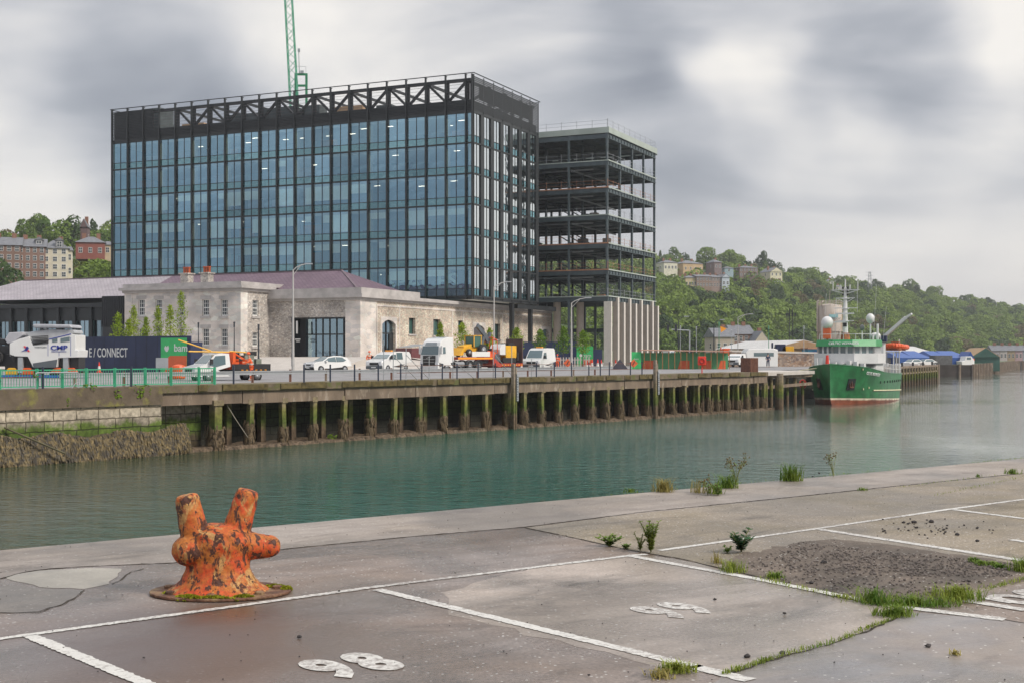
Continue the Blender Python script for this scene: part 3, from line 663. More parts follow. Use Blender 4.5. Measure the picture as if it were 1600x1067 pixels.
# added rise and silos, unseen behind the camera, to give the lower windows reflections
V = []; F = []; r5 = random.Random(8); nx_ = 60
for i in range(nx_+1):
    t = i/nx_; x, y = -150-190*t, 40-210*t; h = 25+9*math.sin(t*9)+5*math.sin(t*31)+r5.uniform(-2, 2)
    for dx, z in ((0,-.3),(-12,h*.6),(-22,h),(-60,h*.7),(-110,-.3)): V.append((x+dx, y+dx*.8, z+r5.uniform(-1,1)*(z > 0)))
for i in range(nx_):
    for j in range(4): F.append((i*5+j, (i+1)*5+j, (i+1)*5+j+1, i*5+j+1))
o = link('hill', npmesh('hill', np.array(V), np.array(F), M_leafB, True)); o['kind'] = 'structure'  # added rise, unseen behind the camera, only for the window reflections
t = empty('unseen_grain_silo', (-175, -20, 0), 0, 'pale grain silos added out of view to be mirrored in the lower windows of the glass block', 'silo')
for i in range(7): MB().lathe([(5.2,-.3),(5.2,33),(3,35),(.5,36)], (-i*9.5, -i*12+16, 0), 16).build('silo_drum', mat('silo_white', (.62,.60,.55), .8), t)
# ------------------------------------------------------------------ glass office block (local frame: x to the right along the long face, y away)
random.seed(21)
ANG = math.atan2(-.419, .908); AO = Vector((-4.9, 162, 0))
CX = Vector((math.cos(ANG), math.sin(ANG), 0)); CY = Vector((-math.sin(ANG), math.cos(ANG), 0))
def C(x, y, z=0): p = AO+CX*x+CY*y; return Vector((p.x, p.y, z))
M_dark = mat('dark_steel', (.020,.024,.027), .45, var=.15, scale=1, metal=0)
M_fin = mat('bronze_black_fin', (.022,.026,.028), .4, var=.1)
M_glassL = glassmat('office_glass', (.46,.76,.98), (.97,1.0,.96), .40, .012)
M_glassS = glassmat('spandrel_glass', (.42,.74,.84), (.30,.50,.50), .40, .03)
M_ceil = mat('ceiling_white', (.62,.64,.60), .8, var=.05)
M_carp = mat('office_floor', (.10,.11,.12), .9, var=.1)
M_core = mat('core_wall', (.24,.40,.42), .8, var=.2, scale=.3)
M_cream = mat('cream_column', (.82,.86,.64), .7, var=.04)
M_blind = mat('roller_blind', (.90,.93,.76), .85, var=.05)
M_lamp = mat('lit_lamp', (1.0,.95,.82), .5, var=0, emit=2.6)
M_wood = mat('timber_panel', (.42,.22,.08), .6, var=.15, scale=1)
M_orange = mat('orange_panel', (.50,.22,.06), .7, var=.1)
tower = empty('office_block', AO, ANG, 'tall glass office block with black fins and rooftop truss, standing over the stone warehouse', 'building')
LX, LY, Z0, FH = 58.7, 20.5, 9.0, 3.885
NB, BW, CORN = 20, 57.7/20, 1.0; NB2, BW2 = 7, 20.5/7
ZT = Z0+6*FH; ZR = 37.2
b = MB()
for k in range(7):
    z = Z0+k*FH; b.mat(0).box(-LX+.3, -.3, .3, LY-.3, z-.02, z+.12).mat(1).box(-LX+.3, -.3, .31, LY-.31, z-.42, z-.021)
    if k == 0: b.mat(2).box(-LX+.02, -.02, .02, LY-.02, 8.6, 8.97)
b.build('floor_slabs', [M_carp, M_ceil, M_dark], tower)
MB().box(-44, -14, 8.5, 14, Z0, ZT).box(-58, -44.01, 10, 11, Z0, ZT).box(-13.99, -6, 10, 11, Z0, ZT).build('core', M_core, tower)
MB().box(-55, -20, 6, 18, -.3, 8.58).build('podium', M_dark, tower)
cols = [(-CORN-i*BW-.65, -CORN-i*BW-.05, .75, 1.3) for i in range(1, NB, 2) if i % 4 == 1 or i % 5 == 0]+[(-.95, -.5, .7, 1.2)]+[(-1.3, -.8, i*BW2-.8, i*BW2-.3) for i in (3, 5, 7)]
for c in cols: MB().box(*c, Z0+.01, ZT-.03).build('column', M_cream, tower)
MB().box(-LX, -LX+.15, .1, LY, Z0, ZT).build('end_wall', M_core, tower)
# lamps under the ceilings
lm = MB(); lm.box(-.45, .45, -.04, .04, -.04, 0); lme = lm.make('ceiling_lamp', M_lamp); nl = 0
for k in (5, 4, 3, 2, 1, 0):
    for i in range(NB):
        for yy in (2.6, 5.4):
            if random.random() < (.22 if k > 2 else .12) and nl < 42 and i < 17:
                o = link('ceiling_lamp', lme, tower); o.location = (-CORN-(i+random.random())*BW, yy, Z0+(k+1)*FH-.44); nl += 1
# blinds
blm = MB().box(-BW/2+.12, BW/2-.12, 0, .03, -1, 0).make('blind', M_blind)
blh = MB().box(-BW/4+.08, BW/4-.08, 0, .03, -1, 0).make('blind', M_blind)
prob = {5: .0, 4: .04, 3: 1.0, 2: 1.0, 1: 1.0, 0: .9}; n_bl = 0
for k in range(6):
    for i in range(NB):
        if n_bl > 92: break
        p = prob[k]*(0.0 if i > 17 else 1)
        if k == 3 and i < 4: p = .1
        xc = -CORN-(i+.5)*BW; zt = Z0+(k+1)*FH-.45; dr = random.choice((1.0, 1.2, 1.2, 1.9, 2.3, .8))
        if random.random() < p*.62: o = link('blind', blm, tower); o.location = (xc, .16, zt); o.scale = (1, 1, dr); n_bl += 1
        elif random.random() < p*.4: o = link('blind', blh, tower); o.location = (xc+random.choice((-1, 1))*BW/4, 0.16, zt); o.scale = (1, 1, dr); n_bl += 1
# desks, screens, chairs near the glass
b = MB()
for k in range(6):
    for i in range(NB):
        x0 = -CORN-(i+1)*BW; z = Z0+k*FH+.12
        for q in range(3):
            if random.random() < .55:
                x = x0+random.uniform(.3, 2.4); y = random.uniform(1.2, 3.5)
                b.mat(0).box(x-.7, x+.7, y-.35, y+.35, z+.7, z+.75).box(x-.65, x-.6, y-.3, y+.3, z, z+.7).box(x+.6, x+.65, y-.3, y+.3, z, z+.7)
                b.mat(random.choice((1, 1, 2))).box(x-.3, x+.3, y-.03, y+.03, z+.85, z+1.25)
        if random.random() < .25:
            y = random.uniform(4, 7.5); b.mat(random.choice((3, 4, 0, 1))).box(x0+.1, x0+BW-.1, y, y+.12, z, z+2.9)
b.build('office_furniture', [M_wfr, mat('screen_black', (.02,.02,.03), .3, var=0), mat('desk_blue', (.08,.13,.22), .6, var=.1), M_wood, M_orange], tower)
# wall lettering seen through the ground office floor
MB().box(-14.6, -.6, 2.0, 2.1, Z0+.13, Z0+FH-.43).build('sign_wall', mat('sign_wall', (.03,.05,.10), .8, var=.1), tower)
text('lettering', 'SPACES.', 2.75, mat('teal_letters', (.55,.80,.72), .6, var=.05), tower, (-7.4, .5, Z0+1.12), (1,0,0), (0,0,1), .04, 'CENTER', 1.18, offset=.03)
# curtain wall windows: one per bay and storey
def win_mesh(w, thin=True):
    q = MB(); sp = .95; pw = w/2-.07
    for sx in ((-1, 1) if thin else (0,)):
        ww = pw/2 if thin else pw; cx = sx*w/4
        q.mat(0).face([(cx-ww+.03,-.01,sp+.05),(cx+ww-.03,-.01,sp+.05),(cx+ww-.03,-.01,FH-.09),(cx-ww+.03,-.01,FH-.09)]); q.mat(1).face([(cx-ww+.03,-.01,.09),(cx+ww-.03,-.01,.09),(cx+ww-.03,-.01,sp-.03),(cx-ww+.03,-.01,sp-.03)])
    q.mat(2).box(-w/2+.06, w/2-.06, -.06, .08, sp-.03, sp+.05)
    if thin: q.box(-.035, .035, -.061, .081, .09, FH-.09)
    return q.make('window', [M_glassL, M_glassS, M_fin])
wm1 = win_mesh(BW); M_keep = M_glassL; M_glassL = glassmat('side_office_glass', (.86,.92,.95), (.5,.65,.6), .8, .03); wm2 = win_mesh(1.9); M_glassL = M_keep; wmc = win_mesh(CORN, False)
cnt = 0; rest = []
for i in range(NB):
    for k in range(6):
        loc = Vector((-CORN-(i+.5)*BW, .05, Z0+k*FH)); rz = R(random.uniform(-.35, .35))
        if i < 16 and cnt < 98: o = link('window', wm1, tower); o.location = loc; o.rotation_euler = (R(random.uniform(-.25, .25)), 0, rz); cnt += 1
        else: rest.append((wm1, loc, rz))
for j in range(NB2):
    for k in range(6): rest.append((wm2, Vector((-.05, j*BW2+1.03, Z0+k*FH)), R(90)+R(random.uniform(-.4, .4))))
for k in range(6): rest.append((wmc, Vector((-CORN/2, .05, Z0+k*FH)), 0))
for i in range(NB):
    for k in range(6): rest.append((wm1, Vector((-CORN-(i+.5)*BW, LY-.05, Z0+k*FH)), R(180)))
bm = bmesh.new()
for me, loc, rz in rest:
    t = me.copy()
    if me == wm2: t.polygons.foreach_set('material_index', [3 if p.material_index == 0 else p.material_index for p in me.polygons])
    t.transform(Matrix.Translation(loc) @ Matrix.Rotation(rz, 4, 'Z')); bm.from_mesh(t); bpy.data.meshes.remove(t)
me = bpy.data.meshes.new('window'); bm.to_mesh(me); bm.free()
for m in (M_glassL, M_glassS, M_fin, wm2.materials[0]): me.materials.append(m)
o = link('window', me, tower); o['kind'] = 'stuff'
# fins
for j in range(NB2): MB().box(-.2, .12, j*BW2+2.0, (j+1)*BW2-.16, Z0, ZT).build('solid_panel', M_fin, tower)
finm = MB().box(-.075, .075, -.30, .0, Z0-.35, ZR-.1).make('fin', M_fin)
for i in range(NB+1):
    o = link('fin', finm, tower); o.location = (-CORN-i*BW, 0, 0)
o = link('fin', finm, tower); o.location = (-.08, 0, 0)
for j in range(NB2+1):
    o = link('fin', finm, tower); o.scale = (1, .3, 1); o.location = (0, .08 if j == 0 else j*BW2-(.08 if j == NB2 else 0), 0); o.rotation_euler = (0, 0, R(90))
for k in range(7):
    z = Z0+k*FH; q = MB()
    q.box(-LX, .12, -.14, .10, z-.09, z+.09).box(-.10, .12, .101, LY, z-.09, z+.09)
    if k == 6: q.box(-LX, .02, -.03, .10, z+.091, z+.4).box(-.10, .02, .101, LY, z+.091, z+.4)
    q.build('floor_band', M_fin, tower)
# roof level: louvres and open truss
q = MB(); zb = ZT+.42
z = zb
while z < 33.95: q.box(-LX, 0, -.12, -.04, z, z+.13); z += .21
z = 34.0
while z < ZR-.5:
    q.box(-LX, -LX+2.6*BW, -.12, -.04, z, z+.16); z += .24
q.build('louvre_screen', M_dark, tower)
MB().box(-LX, -LX+2.5*BW, .3, .5, ZT+.3, ZR-.4).box(-LX, 0, .3, .42, ZT+.3, 33.8).box(-.42, -.3, .43, LY, ZT+.3, 33.8).box(-LX, -LX+.2, .51, LY, ZT+.3, ZR-.3).build('parapet', M_dark, tower)
q = MB(); z = 34.2
while z < ZR-.5: q.box(-LX+2.6*BW, 0, -.10, -.06, z, z+.03); z += .42
q.build('cable_screen', mat('cable', (.10,.09,.10), .5, var=0), tower)
q = MB(); z = zb
while z < ZR-.3: q.box(.04, .10, 0, LY, z, z+.15); z += .22
q.box(-.3, -.2, 2.2, LY-1.5, 34.2, 36.2)
q.build('louvre_screen', M_dark, tower)
q = MB()
x0, x1 = -LX+2.5*BW, -.5
for yy in (.25, LY-.4):
    q.box(x0, x1, yy, yy+.35, 36.3, 36.7).box(x0, x1, yy, yy+.35, 33.6, 33.95)
    n = 16; 
    for i in range(n+1):
        x = -CORN-i*BW-.05
        if x < x0: break
        q.box(x-.27, x+.27, yy+.02, yy+.33, 33.96, 36.29)
        xa, xb = x, x-BW
        if i == 16 or xb < x0-.3: continue
        za, zc = (36.2, 34.0) if i % 2 == 0 else (34.0, 36.2)
        q.beam((xa-.27, yy+.17, za), (xb+.27, yy+.17, zc), .3, .3)
for i in range(4):
    y0 = .6+i*5; q.box(-.75, -.4, y0, y0+.4, 33.9, 36.6)
    q.beam((-.57, y0+.4, 34), (-.57, y0+5, 36.3), .25, .25) if i < 3 else None
for i in range(0, 17, 2): q.box(-CORN-i*BW-.2, -CORN-i*BW+.1, .61, LY-.5, 36.3, 36.6)
q.build('roof_truss', M_dark, tower)
q = MB(); q.box(-LX, .35, -.55, -.45, ZR-.1, ZR).box(.25, .35, -.449, LY, ZR-.1, ZR).box(-LX, 0, LY+.2, LY+.3, ZR-.1, ZR).box(-LX-.02, -LX+.08, -.449, LY+.2, ZR-.1, ZR)
for i in range(NB+1): q.box(-CORN-i*BW-.03, -CORN-i*BW+.03, -.449, .25, ZR-.12, ZR-.02)
q.build('roof_rail', M_dark, tower)
q = MB()
for xa, xb, ya, yb, za, mi in ((-43,-36,6,9,36.2,0),(-35.5,-30,4,8,36.2,0),(-29.5,-27,6,8,36.5,0),(-24.5,-20,6,9,35.9,1),(-51,-47,6,9,35.5,1),(-56,-52.5,3,6,37.6,0),(-19,-16.5,8,10,36,0)):
    q.mat(mi).box(xa, xb, ya, yb, 32.6, za)
q.build('plant_room', [mat('plant_grey', (.06,.075,.08), .7, var=.3, scale=1), mat('tan_board', (.40,.27,.17), .8, var=.1)], tower)
MB().box(-LX+.3, -.5, .6, LY-.6, ZT-.02+.1, 32.55).build('roof', mat('roof_membrane', (.25,.25,.25), .9), tower)
q = MB()
for y in (12.7, 18.9): q.box(-.75, -.25, y-.3, y+.3, -.3, 8.6)
q.box(-.9, -.2, 14, LY+7, 7.9, 8.5); q.build('pillar', M_dark, tower)

# ------------------------------------------------------------------ steel frame building
M_steel = mat('primed_steel', (.075,.10,.11), .55, var=.2, scale=1)
M_steelg = mat('pale_green_edge', (.38,.43,.39), .6, var=.1, scale=.5)
M_conc = mat('precast_concrete', (.43,.375,.32), .8, var=.08, scale=1.2)
M_sunconc = mat('sunlit_concrete', (.66,.62,.56), .8, var=.06)  # same concrete with sunlight put into the colour
M_deck = mat('metal_deck', (.12,.14,.14), .7, var=.2, scale=1)
M_edge = mat('edge_board', (.40,.20,.12), .8, var=.25, scale=2)
M_galv = mat('galvanised', (.42,.44,.46), .45, metal=.4, var=.1)
SX1, SX0, SY0, SY1 = 7.9, -28.0, 27.3, 48.9
ZL = [1.7+(HOR-y)*183.5/2000 for y in (463.5, 422, 380.5, 336, 293.4, 251.1, 209)]
steel = empty('steel_frame_building', AO, ANG, 'bare steel frame of an unfinished building with open floors on pale concrete blades', 'building')
q = MB(); xs = [SX1-.15-5.9*i for i in range(7)]; ys = [SY0+.15+(SY1-SY0-.3)*i/4 for i in range(5)]
for j, y in enumerate(ys):
    for i, x in enumerate(xs):
        lo = ZL[0]-.9 if (j == 0 and i == 0) or i == 0 else -.3
        q = MB(); q.box(x-.15, x+.15, y-.15, y+.15, lo, ZL[-1]+.2)
        if i == 0 or (j == 0 and i < 3) or random.random() < .4: q.build('column', M_steel, steel)
        else: q.build('column', M_steel, steel)
for k, z in enumerate(ZL):
    q = MB(); top = k == 6
    q.box(SX0, SX1-.31, SY0+.31, SY1-.31, z-.12, z) if k < 6 else q.box(SX0, SX1-.31, SY0+.31, SY1-.31, z+.3, z+.5)
    q.build('deck', M_deck, steel)
    q = MB()
    for y in (SY0, SY1-.3): q.box(SX0, SX1, y+.02, y+.28, z-.62, z-.02)
    for x in (SX1-.3, SX1-18, SX0): q.box(x+.02, x+.28, SY0+.29, SY1-.31, z-.62, z-.02)
    n = 12
    for i in range(1, 13): x = SX1-i*2.95; q.box(x-.09, x+.09, SY0+.3, SY1-.3, z-.5, z-.122)
    for y in ys[1:4]: q.box(SX0+.3, SX1-.4, y-.1, y+.1, z-.7, z-.5)
    # web stiffeners on the outer beam
    for i in range(17):
        y = SY0+.8+i*(SY1-SY0-1.6)/16; q.box(SX1-.02, SX1+.1, y-.04, y+.04, z-.58, z-.06)
    q.box(SX1-.02, SX1+.12, SY0+.3, SY1, z-.66, z-.6)
    q.build('floor_beam', M_steel, steel)
    q = MB()
    if top:
        q.box(SX0, SX1+.22, SY0-.06, SY0, z+.12, z+.95).box(SX1+.16, SX1+.22, SY0+.001, SY1+.2, z+.12, z+.95).box(SX0,SX1+.22,SY1+.2,SY1+.26,z-.1,z+.95)
        q.build('roof_fascia', M_steelg, steel)
    else:
        q.mat(0).box(SX0, SX1+.16, SY0-.08, SY0+.0, z-.02, z+.16) if k in (1, 2, 4) else q.mat(1).box(SX0, SX1+.16, SY0-.08, SY0, z-.02, z+.12)
        q.mat(1).box(SX1+.08, SX1+.16, SY0+.001, SY1, z-.02, z+.14)
        q.build('edge_trim', [M_edge, M_steelg], steel)
    # guard rails
    q = MB(); zz = z if k < 6 else z+.9; rr = .03
    for h in (.55, 1.05):
        q.box(SX0, SX1, SY0+.02, SY0+.02+rr, zz+h, zz+h+rr).box(SX1-rr, SX1, SY0+.1, SY1, zz+h, zz+h+rr).box(SX0, SX1, SY1-.05, SY1-.05+rr, zz+h, zz+h+rr)
    for i in range(15): x = SX1-i*2.4; q.box(x-.025, x+.025, SY0+.055, SY0+.1, zz, zz+1.25)
    for i in range(10): y = SY0+i*2.4; q.box(SX1-.08, SX1-.035, y-.025, y+.025, zz, zz+1.25)
    q.build('guard_rail', M_edge if k in (1,2,4) else M_galv, steel)
    for i in range(5):
        q = MB(); x = random.uniform(-9, SX1-1.5); y = random.uniform(SY0+2, SY1-2); hgt = random.uniform(.4, 1.6)
        if k < 6: q.box(x-random.uniform(.3, 1.2), x+.4, y-.4, y+.5, z+.01, z+hgt); o = q.build('material_stack', random.choice((M_edge, M_deck, M_conc))); o.location = AO; o.rotation_euler = (0, 0, ANG); tag(o, 'stack of building material standing on an open floor of the steel frame', 'stack', 'material stacks on the steel frame floors')
# upper stair core
MB().box(-22, -14, 36, 44, -.3, ZL[-1]).build('stair_core', mat('core_concrete', (.18,.17,.165), .9), steel)
for k in range(1, 6):
    q = MB()
    for i in range(3):
        y = SY0+3+i*5.8; q.beam((SX1-6.2, y, ZL[k-1]+.1), (SX1-11.8, y, ZL[k]-.6), .16, .16)
    q.build('brace', M_steel, steel)
# service pipes under decks
for k in range(1, 6):
    q = MB(); 
    for i in range(4): y = SY0+2+i*4.6; q.tube((SX0+2, y, ZL[k]-.85), (SX1-3, y, ZL[k]-.85), .11, n=6)
    q.tube((SX1-6, SY0+1, ZL[k]-.95), (SX1-6, SY1-2, ZL[k]-.95), .14, n=6); q.build('service_pipe', M_galv, steel)
for i in range(9):
    y = SY0+.1+i*(SY1-SY0-.7)/8; tp = ZL[0]-.05 if i % 2 == 1 else ZL[0]-.66
    if i == 0: MB().box(SX1-.55, SX1+.58, y-.2, y+.25, -.3, ZL[0]-.72).build('concrete_blade', M_sunconc, steel); continue  # first blade takes the paler tone as if sunlit
    MB().box(SX1-.1, SX1+.58, y-.26, y+.26, -.3, ZL[0]-.66).box(SX1+.35, SX1+.58, y-.26, y+.26, ZL[0]-.655, tp).build('concrete_blade', M_conc, steel) if i % 2 else MB().box(SX1-.1, SX1+.58, y-.26, y+.26, -.3, ZL[0]-.67).build('concrete_blade', M_conc, steel)
    bl = [o_ for o_ in kids(steel) if o_.name.startswith('concrete_blade')][-1]; MB().box(SX1+.581, SX1+.70, y-.27, y+.27, -.3, tp).build('sunlit_edge', M_sunconc, bl)  # sunlight on the blade end painted as a paler strip
for x, y in ((-.9, 29.5), (2.2, 31), (-6, 33), (-10, 30)):
    MB().tube((x, y, -.3), (x, y, ZL[0]-.63), .55, n=16).build('round_column', M_conc, steel)
q = MB(); q.box(-12, 6, 40, 40.4, 5.1, 5.6).box(-12, 6, 44, 44.4, 5.1, 5.6); q.build('mezzanine_beam', M_steel, steel)
for x in (2.5, 4.6): MB().box(x-.15, x+.15, 41, 41.3, -.3, ZL[0]-.63).build('column', M_steel, steel)

# ------------------------------------------------------------------ crane jib behind the block
M_green = mat('crane_green', (.04,.30,.17), .5, var=.15)
crane = empty('crane', at(462, 236), 0, 'green lattice crane jib with a cab frame rising behind the glass block', 'crane')
cz = lambda y: EYE+(HOR-y)*236/2000
q = MB(); o3 = Vector((0,0,0)); base = Vector((0,0,cz(205))); tip = Vector((-1.75,0,cz(-70)))
def lat(q, a, b_, w0, w1, n, r):
    ax = (b_-a).normalized(); X = Vector((1,0,0)); X = (X-ax*X.dot(ax)).normalized(); Y = ax.cross(X)
    cs = [(-1,-1),(1,-1),(1,1),(-1,1)]
    P = lambda t, c: a+(b_-a)*t+X*c[0]*(w0+(w1-w0)*t)/2+Y*c[1]*(w0+(w1-w0)*t)/2
    for c in cs: q.tube(P(0,c), P(1,c), r, n=5)
    for i in range(n):
        for e in range(4):
            c, d = cs[e], cs[(e+1) % 4]; q.tube(P(i/n, c if i % 2 else d), P((i+1)/n, d if i % 2 else c), r*.5, n=4)
lat(q, base, tip, 1.45, 1.25, 22, .10); q.build('jib', M_green, crane)
q = MB(); zt = cz(112)
for dx in (-.3, 1.7): q.box(dx-.2, dx+.2, 1.6, 2.0, cz(215), zt)
q.box(-.1, 1.5, 1.6, 2.0, zt-.35, zt).box(-.1, 1.5, 1.6, 2.0, cz(131)-.2, cz(131)+.15); q.build('a_frame', mat('frame_green', (.02,.20,.09), .5), crane)
q = MB(); q.tube((.4, 1.8, zt), (.25, 1.8, cz(74)), .1, .07).box(.1, .5, 1.6, 2.0, cz(78), cz(73)).box(.6, 1.2, 1.5, 2.1, zt, zt+.5)
for x in (-.1, 1.6): q.tube((x, 1.8, zt), (x, 1.8, zt+1.3), .04, n=4)
q.tube((-.1,1.8,zt+1.3), (1.6,1.8,zt+1.3), .04, n=4); q.build('hoist_mast', M_galv, crane)
MB().box(-1.4, 1.4, -1.4, 1.4, -1, cz(205)).build('tower_mast', M_green, crane)
# ------------------------------------------------------------------ stone warehouse
def stonemat(name, cols, sc=1.6, bump=.5, mort=(.30,.27,.24), squash=1.5, rnd=1.0):
    m = bpy.data.materials.new(name); m.use_nodes = True; n, l = m.node_tree.nodes, m.node_tree.links; b = n['Principled BSDF']; b.inputs['Roughness'].default_value = .9
    tc = N(n, 'ShaderNodeTexCoord'); mp = N(n, 'ShaderNodeMapping'); mp.inputs['Scale'].default_value = (1, 1, squash); l.new(tc.outputs['Object'], mp.inputs[0])
    v = N(n, 'ShaderNodeTexVoronoi'); v.inputs['Scale'].default_value = sc; v.inputs['Randomness'].default_value = rnd; l.new(mp.outputs[0], v.inputs[0])
    ve = N(n, 'ShaderNodeTexVoronoi', feature='DISTANCE_TO_EDGE'); ve.inputs['Scale'].default_value = sc; ve.inputs['Randomness'].default_value = rnd; l.new(mp.outputs[0], ve.inputs[0])
    s = N(n, 'ShaderNodeSeparateColor'); l.new(v.outputs['Color'], s.inputs[0])
    r = N(n, 'ShaderNodeValToRGB'); el = r.color_ramp.elements; el[0].color = (*cols[0], 1); el[1].color = (*cols[-1], 1)
    for i, c in enumerate(cols[1:-1]): q = el.new((i+1)/(len(cols)-1)); q.color = (*c, 1)
    l.new(s.outputs[0], r.inputs[0])
    nz = N(n, 'ShaderNodeTexNoise'); nz.inputs['Scale'].default_value = .35; nz.inputs['Detail'].default_value = 6; l.new(tc.outputs['Object'], nz.inputs[0])
    mr = N(n, 'ShaderNodeMapRange'); mr.inputs[1].default_value = .3; mr.inputs[2].default_value = .7; mr.inputs[3].default_value = .68; mr.inputs[4].default_value = 1.25; l.new(nz.outputs[0], mr.inputs[0])
    me_ = N(n, 'ShaderNodeMapRange'); me_.inputs[1].default_value = .01; me_.inputs[2].default_value = .07; l.new(ve.outputs['Distance'], me_.inputs[0])
    mi = N(n, 'ShaderNodeMixRGB'); mi.inputs[1].default_value = (*mort, 1); l.new(me_.outputs[0], mi.inputs[0]); l.new(r.outputs[0], mi.inputs[2])
    sc_ = N(n, 'ShaderNodeVectorMath', operation='SCALE'); l.new(mi.outputs[0], sc_.inputs[0]); l.new(mr.outputs[0], sc_.inputs['Scale']); l.new(sc_.outputs[0], b.inputs['Base Color'])
    bp = N(n, 'ShaderNodeBump'); bp.inputs['Strength'].default_value = bump; bp.inputs['Distance'].default_value = .05; l.new(me_.outputs[0], bp.inputs['Height']); l.new(bp.outputs[0], b.inputs['Normal'])
    return m
M_rub = stonemat('rubble_stone', [(0.426,0.383,0.355),(0.596,0.554,0.511),(0.312,0.284,0.270),(0.682,0.639,0.582),(0.469,0.398,0.341)], 3.8)
M_rub2 = stonemat('warm_rubble', [(0.567,0.436,0.340),(0.740,0.605,0.492),(0.416,0.340,0.283),(0.740,0.719,0.586),(0.567,0.473,0.398)], 4.2)
M_ash = stonemat('pale_dressed_stone', [(0.621,0.559,0.513),(0.714,0.652,0.606),(0.528,0.497,0.482),(0.740,0.729,0.668)], 1.1, .3, (0.652,0.590,0.528), 2.2)
M_trim = mat('stone_trim', (0.429,0.403,0.390), .85, var=.2, scale=.9)
def roofm(name, c1, c2):
    m = mat(name, c1, .55, var=.1, scale=1.5, spec=.45); n, l = m.node_tree.nodes, m.node_tree.links; b = n['Principled BSDF']
    tc = N(n, 'ShaderNodeTexCoord'); sx = N(n, 'ShaderNodeSeparateXYZ'); l.new(tc.outputs['Object'], sx.inputs[0])
    cb = N(n, 'ShaderNodeCombineXYZ'); l.new(sx.outputs[0], cb.inputs[0])
    ad = N(n, 'ShaderNodeMath', operation='ADD'); l.new(sx.outputs[1], ad.inputs[0]); l.new(sx.outputs[2], ad.inputs[1]); l.new(ad.outputs[0], cb.inputs[1])
    br = N(n, 'ShaderNodeTexBrick'); br.inputs['Scale'].default_value = 1; br.inputs['Brick Width'].default_value = .55; br.inputs['Row Height'].default_value = .38
    br.inputs['Mortar Size'].default_value = .035; br.inputs['Color1'].default_value = (*c1, 1); br.inputs['Color2'].default_value = (*c2, 1); br.inputs['Mortar'].default_value = (c1[0]*.55, c1[1]*.55, c1[2]*.55, 1)
    l.new(cb.outputs[0], br.inputs[0]); nz = N(n, 'ShaderNodeTexNoise'); nz.inputs['Scale'].default_value = .5; l.new(tc.outputs['Object'], nz.inputs[0])
    mr = N(n, 'ShaderNodeMapRange'); mr.inputs[3].default_value = .7; mr.inputs[4].default_value = 1.3; l.new(nz.outputs[0], mr.inputs[0])
    sc = N(n, 'ShaderNodeVectorMath', operation='SCALE'); l.new(br.outputs[0], sc.inputs[0]); l.new(mr.outputs[0], sc.inputs['Scale']); l.new(sc.outputs[0], b.inputs['Base Color']); return m
M_slp = roofm('purple_slate', (.16,.105,.14), (.20,.14,.17)); M_sll = roofm('lilac_grey_slate', (.36,.32,.35), (.42,.38,.40))
M_teal = glassmat('shop_glass', (.50,.68,.80), (.25,.38,.38), .55, .02)
wh = empty('stone_warehouse', AO, ANG, 'long low stone warehouse with purple slate roof before the glass block', 'building')
PZ = 1.4
def wall(mb, o, dx, nx, L, z0, z1, ops, dep=.45):
    """front quads with openings and reveals; o origin, dx unit along, nx outward normal"""
    o, dx, nx = Vector(o), Vector(dx), Vector(nx)
    xs = sorted({0, L, *[a for q in ops for a in q[:2]]}); zs = sorted({z0, z1, *[a for q in ops for a in q[2:4]]})
    P = lambda x, z, d=0: o+dx*x-nx*d+Vector((0, 0, z))
    for i in range(len(xs)-1):
        for j in range(len(zs)-1):
            cx, cz_ = (xs[i]+xs[i+1])/2, (zs[j]+zs[j+1])/2
            if any(q[0] < cx < q[1] and q[2] < cz_ < q[3] for q in ops): continue
            mb.face([P(xs[i], zs[j]), P(xs[i+1], zs[j]), P(xs[i+1], zs[j+1]), P(xs[i], zs[j+1])])
    for a, b_, c, d in [q[:4] for q in ops]:
        mb.face([P(a,c), P(a,d), P(a,d,dep), P(a,c,dep)]); mb.face([P(b_,c), P(b_,c,dep), P(b_,d,dep), P(b_,d)])
        mb.face([P(a,d), P(b_,d), P(b_,d,dep), P(a,d,dep)]); mb.face([P(a,c), P(a,c,dep), P(b_,c,dep), P(b_,c)])
X = Vector((1,0,0)); Y = Vector((0,1,0))
YF, YB, XR, XB1, XB0, YBL = -23.1, -10.1, -2.5, -14.6, -31.0, -28.6
EV = 8.3
# front wall with the entrance opening: x from XB1 to XR
def xl(px, yl):        # local x of the wall point y=yl seen in column px
    a = (px-800)/FPX; o = AO+CY*yl
    return (a*o.y-o.x)/(CX.x-a*CX.y)
def yl(px, x):         # local y of the point on wall x seen in column px
    a = (px-800)/FPX; o = AO+CX*x
    return (a*o.y-o.x)/(CY.x-a*CY.y)
def zat(py, x, y): return EYE-(py-HOR)*C(x, y).y/FPX
q = MB(); e0, e1 = xl(457, YF)-XB1, xl(548, YF)-XB1; zt = zat(496, xl(500, YF), YF)
wall(q, (XB1, YF, 0), X, -Y, XR-XB1, -.3, EV, [(e0, e1, PZ-.02, zt)], 1.6); q.build('front_wall', M_rub, wh, fix=False)
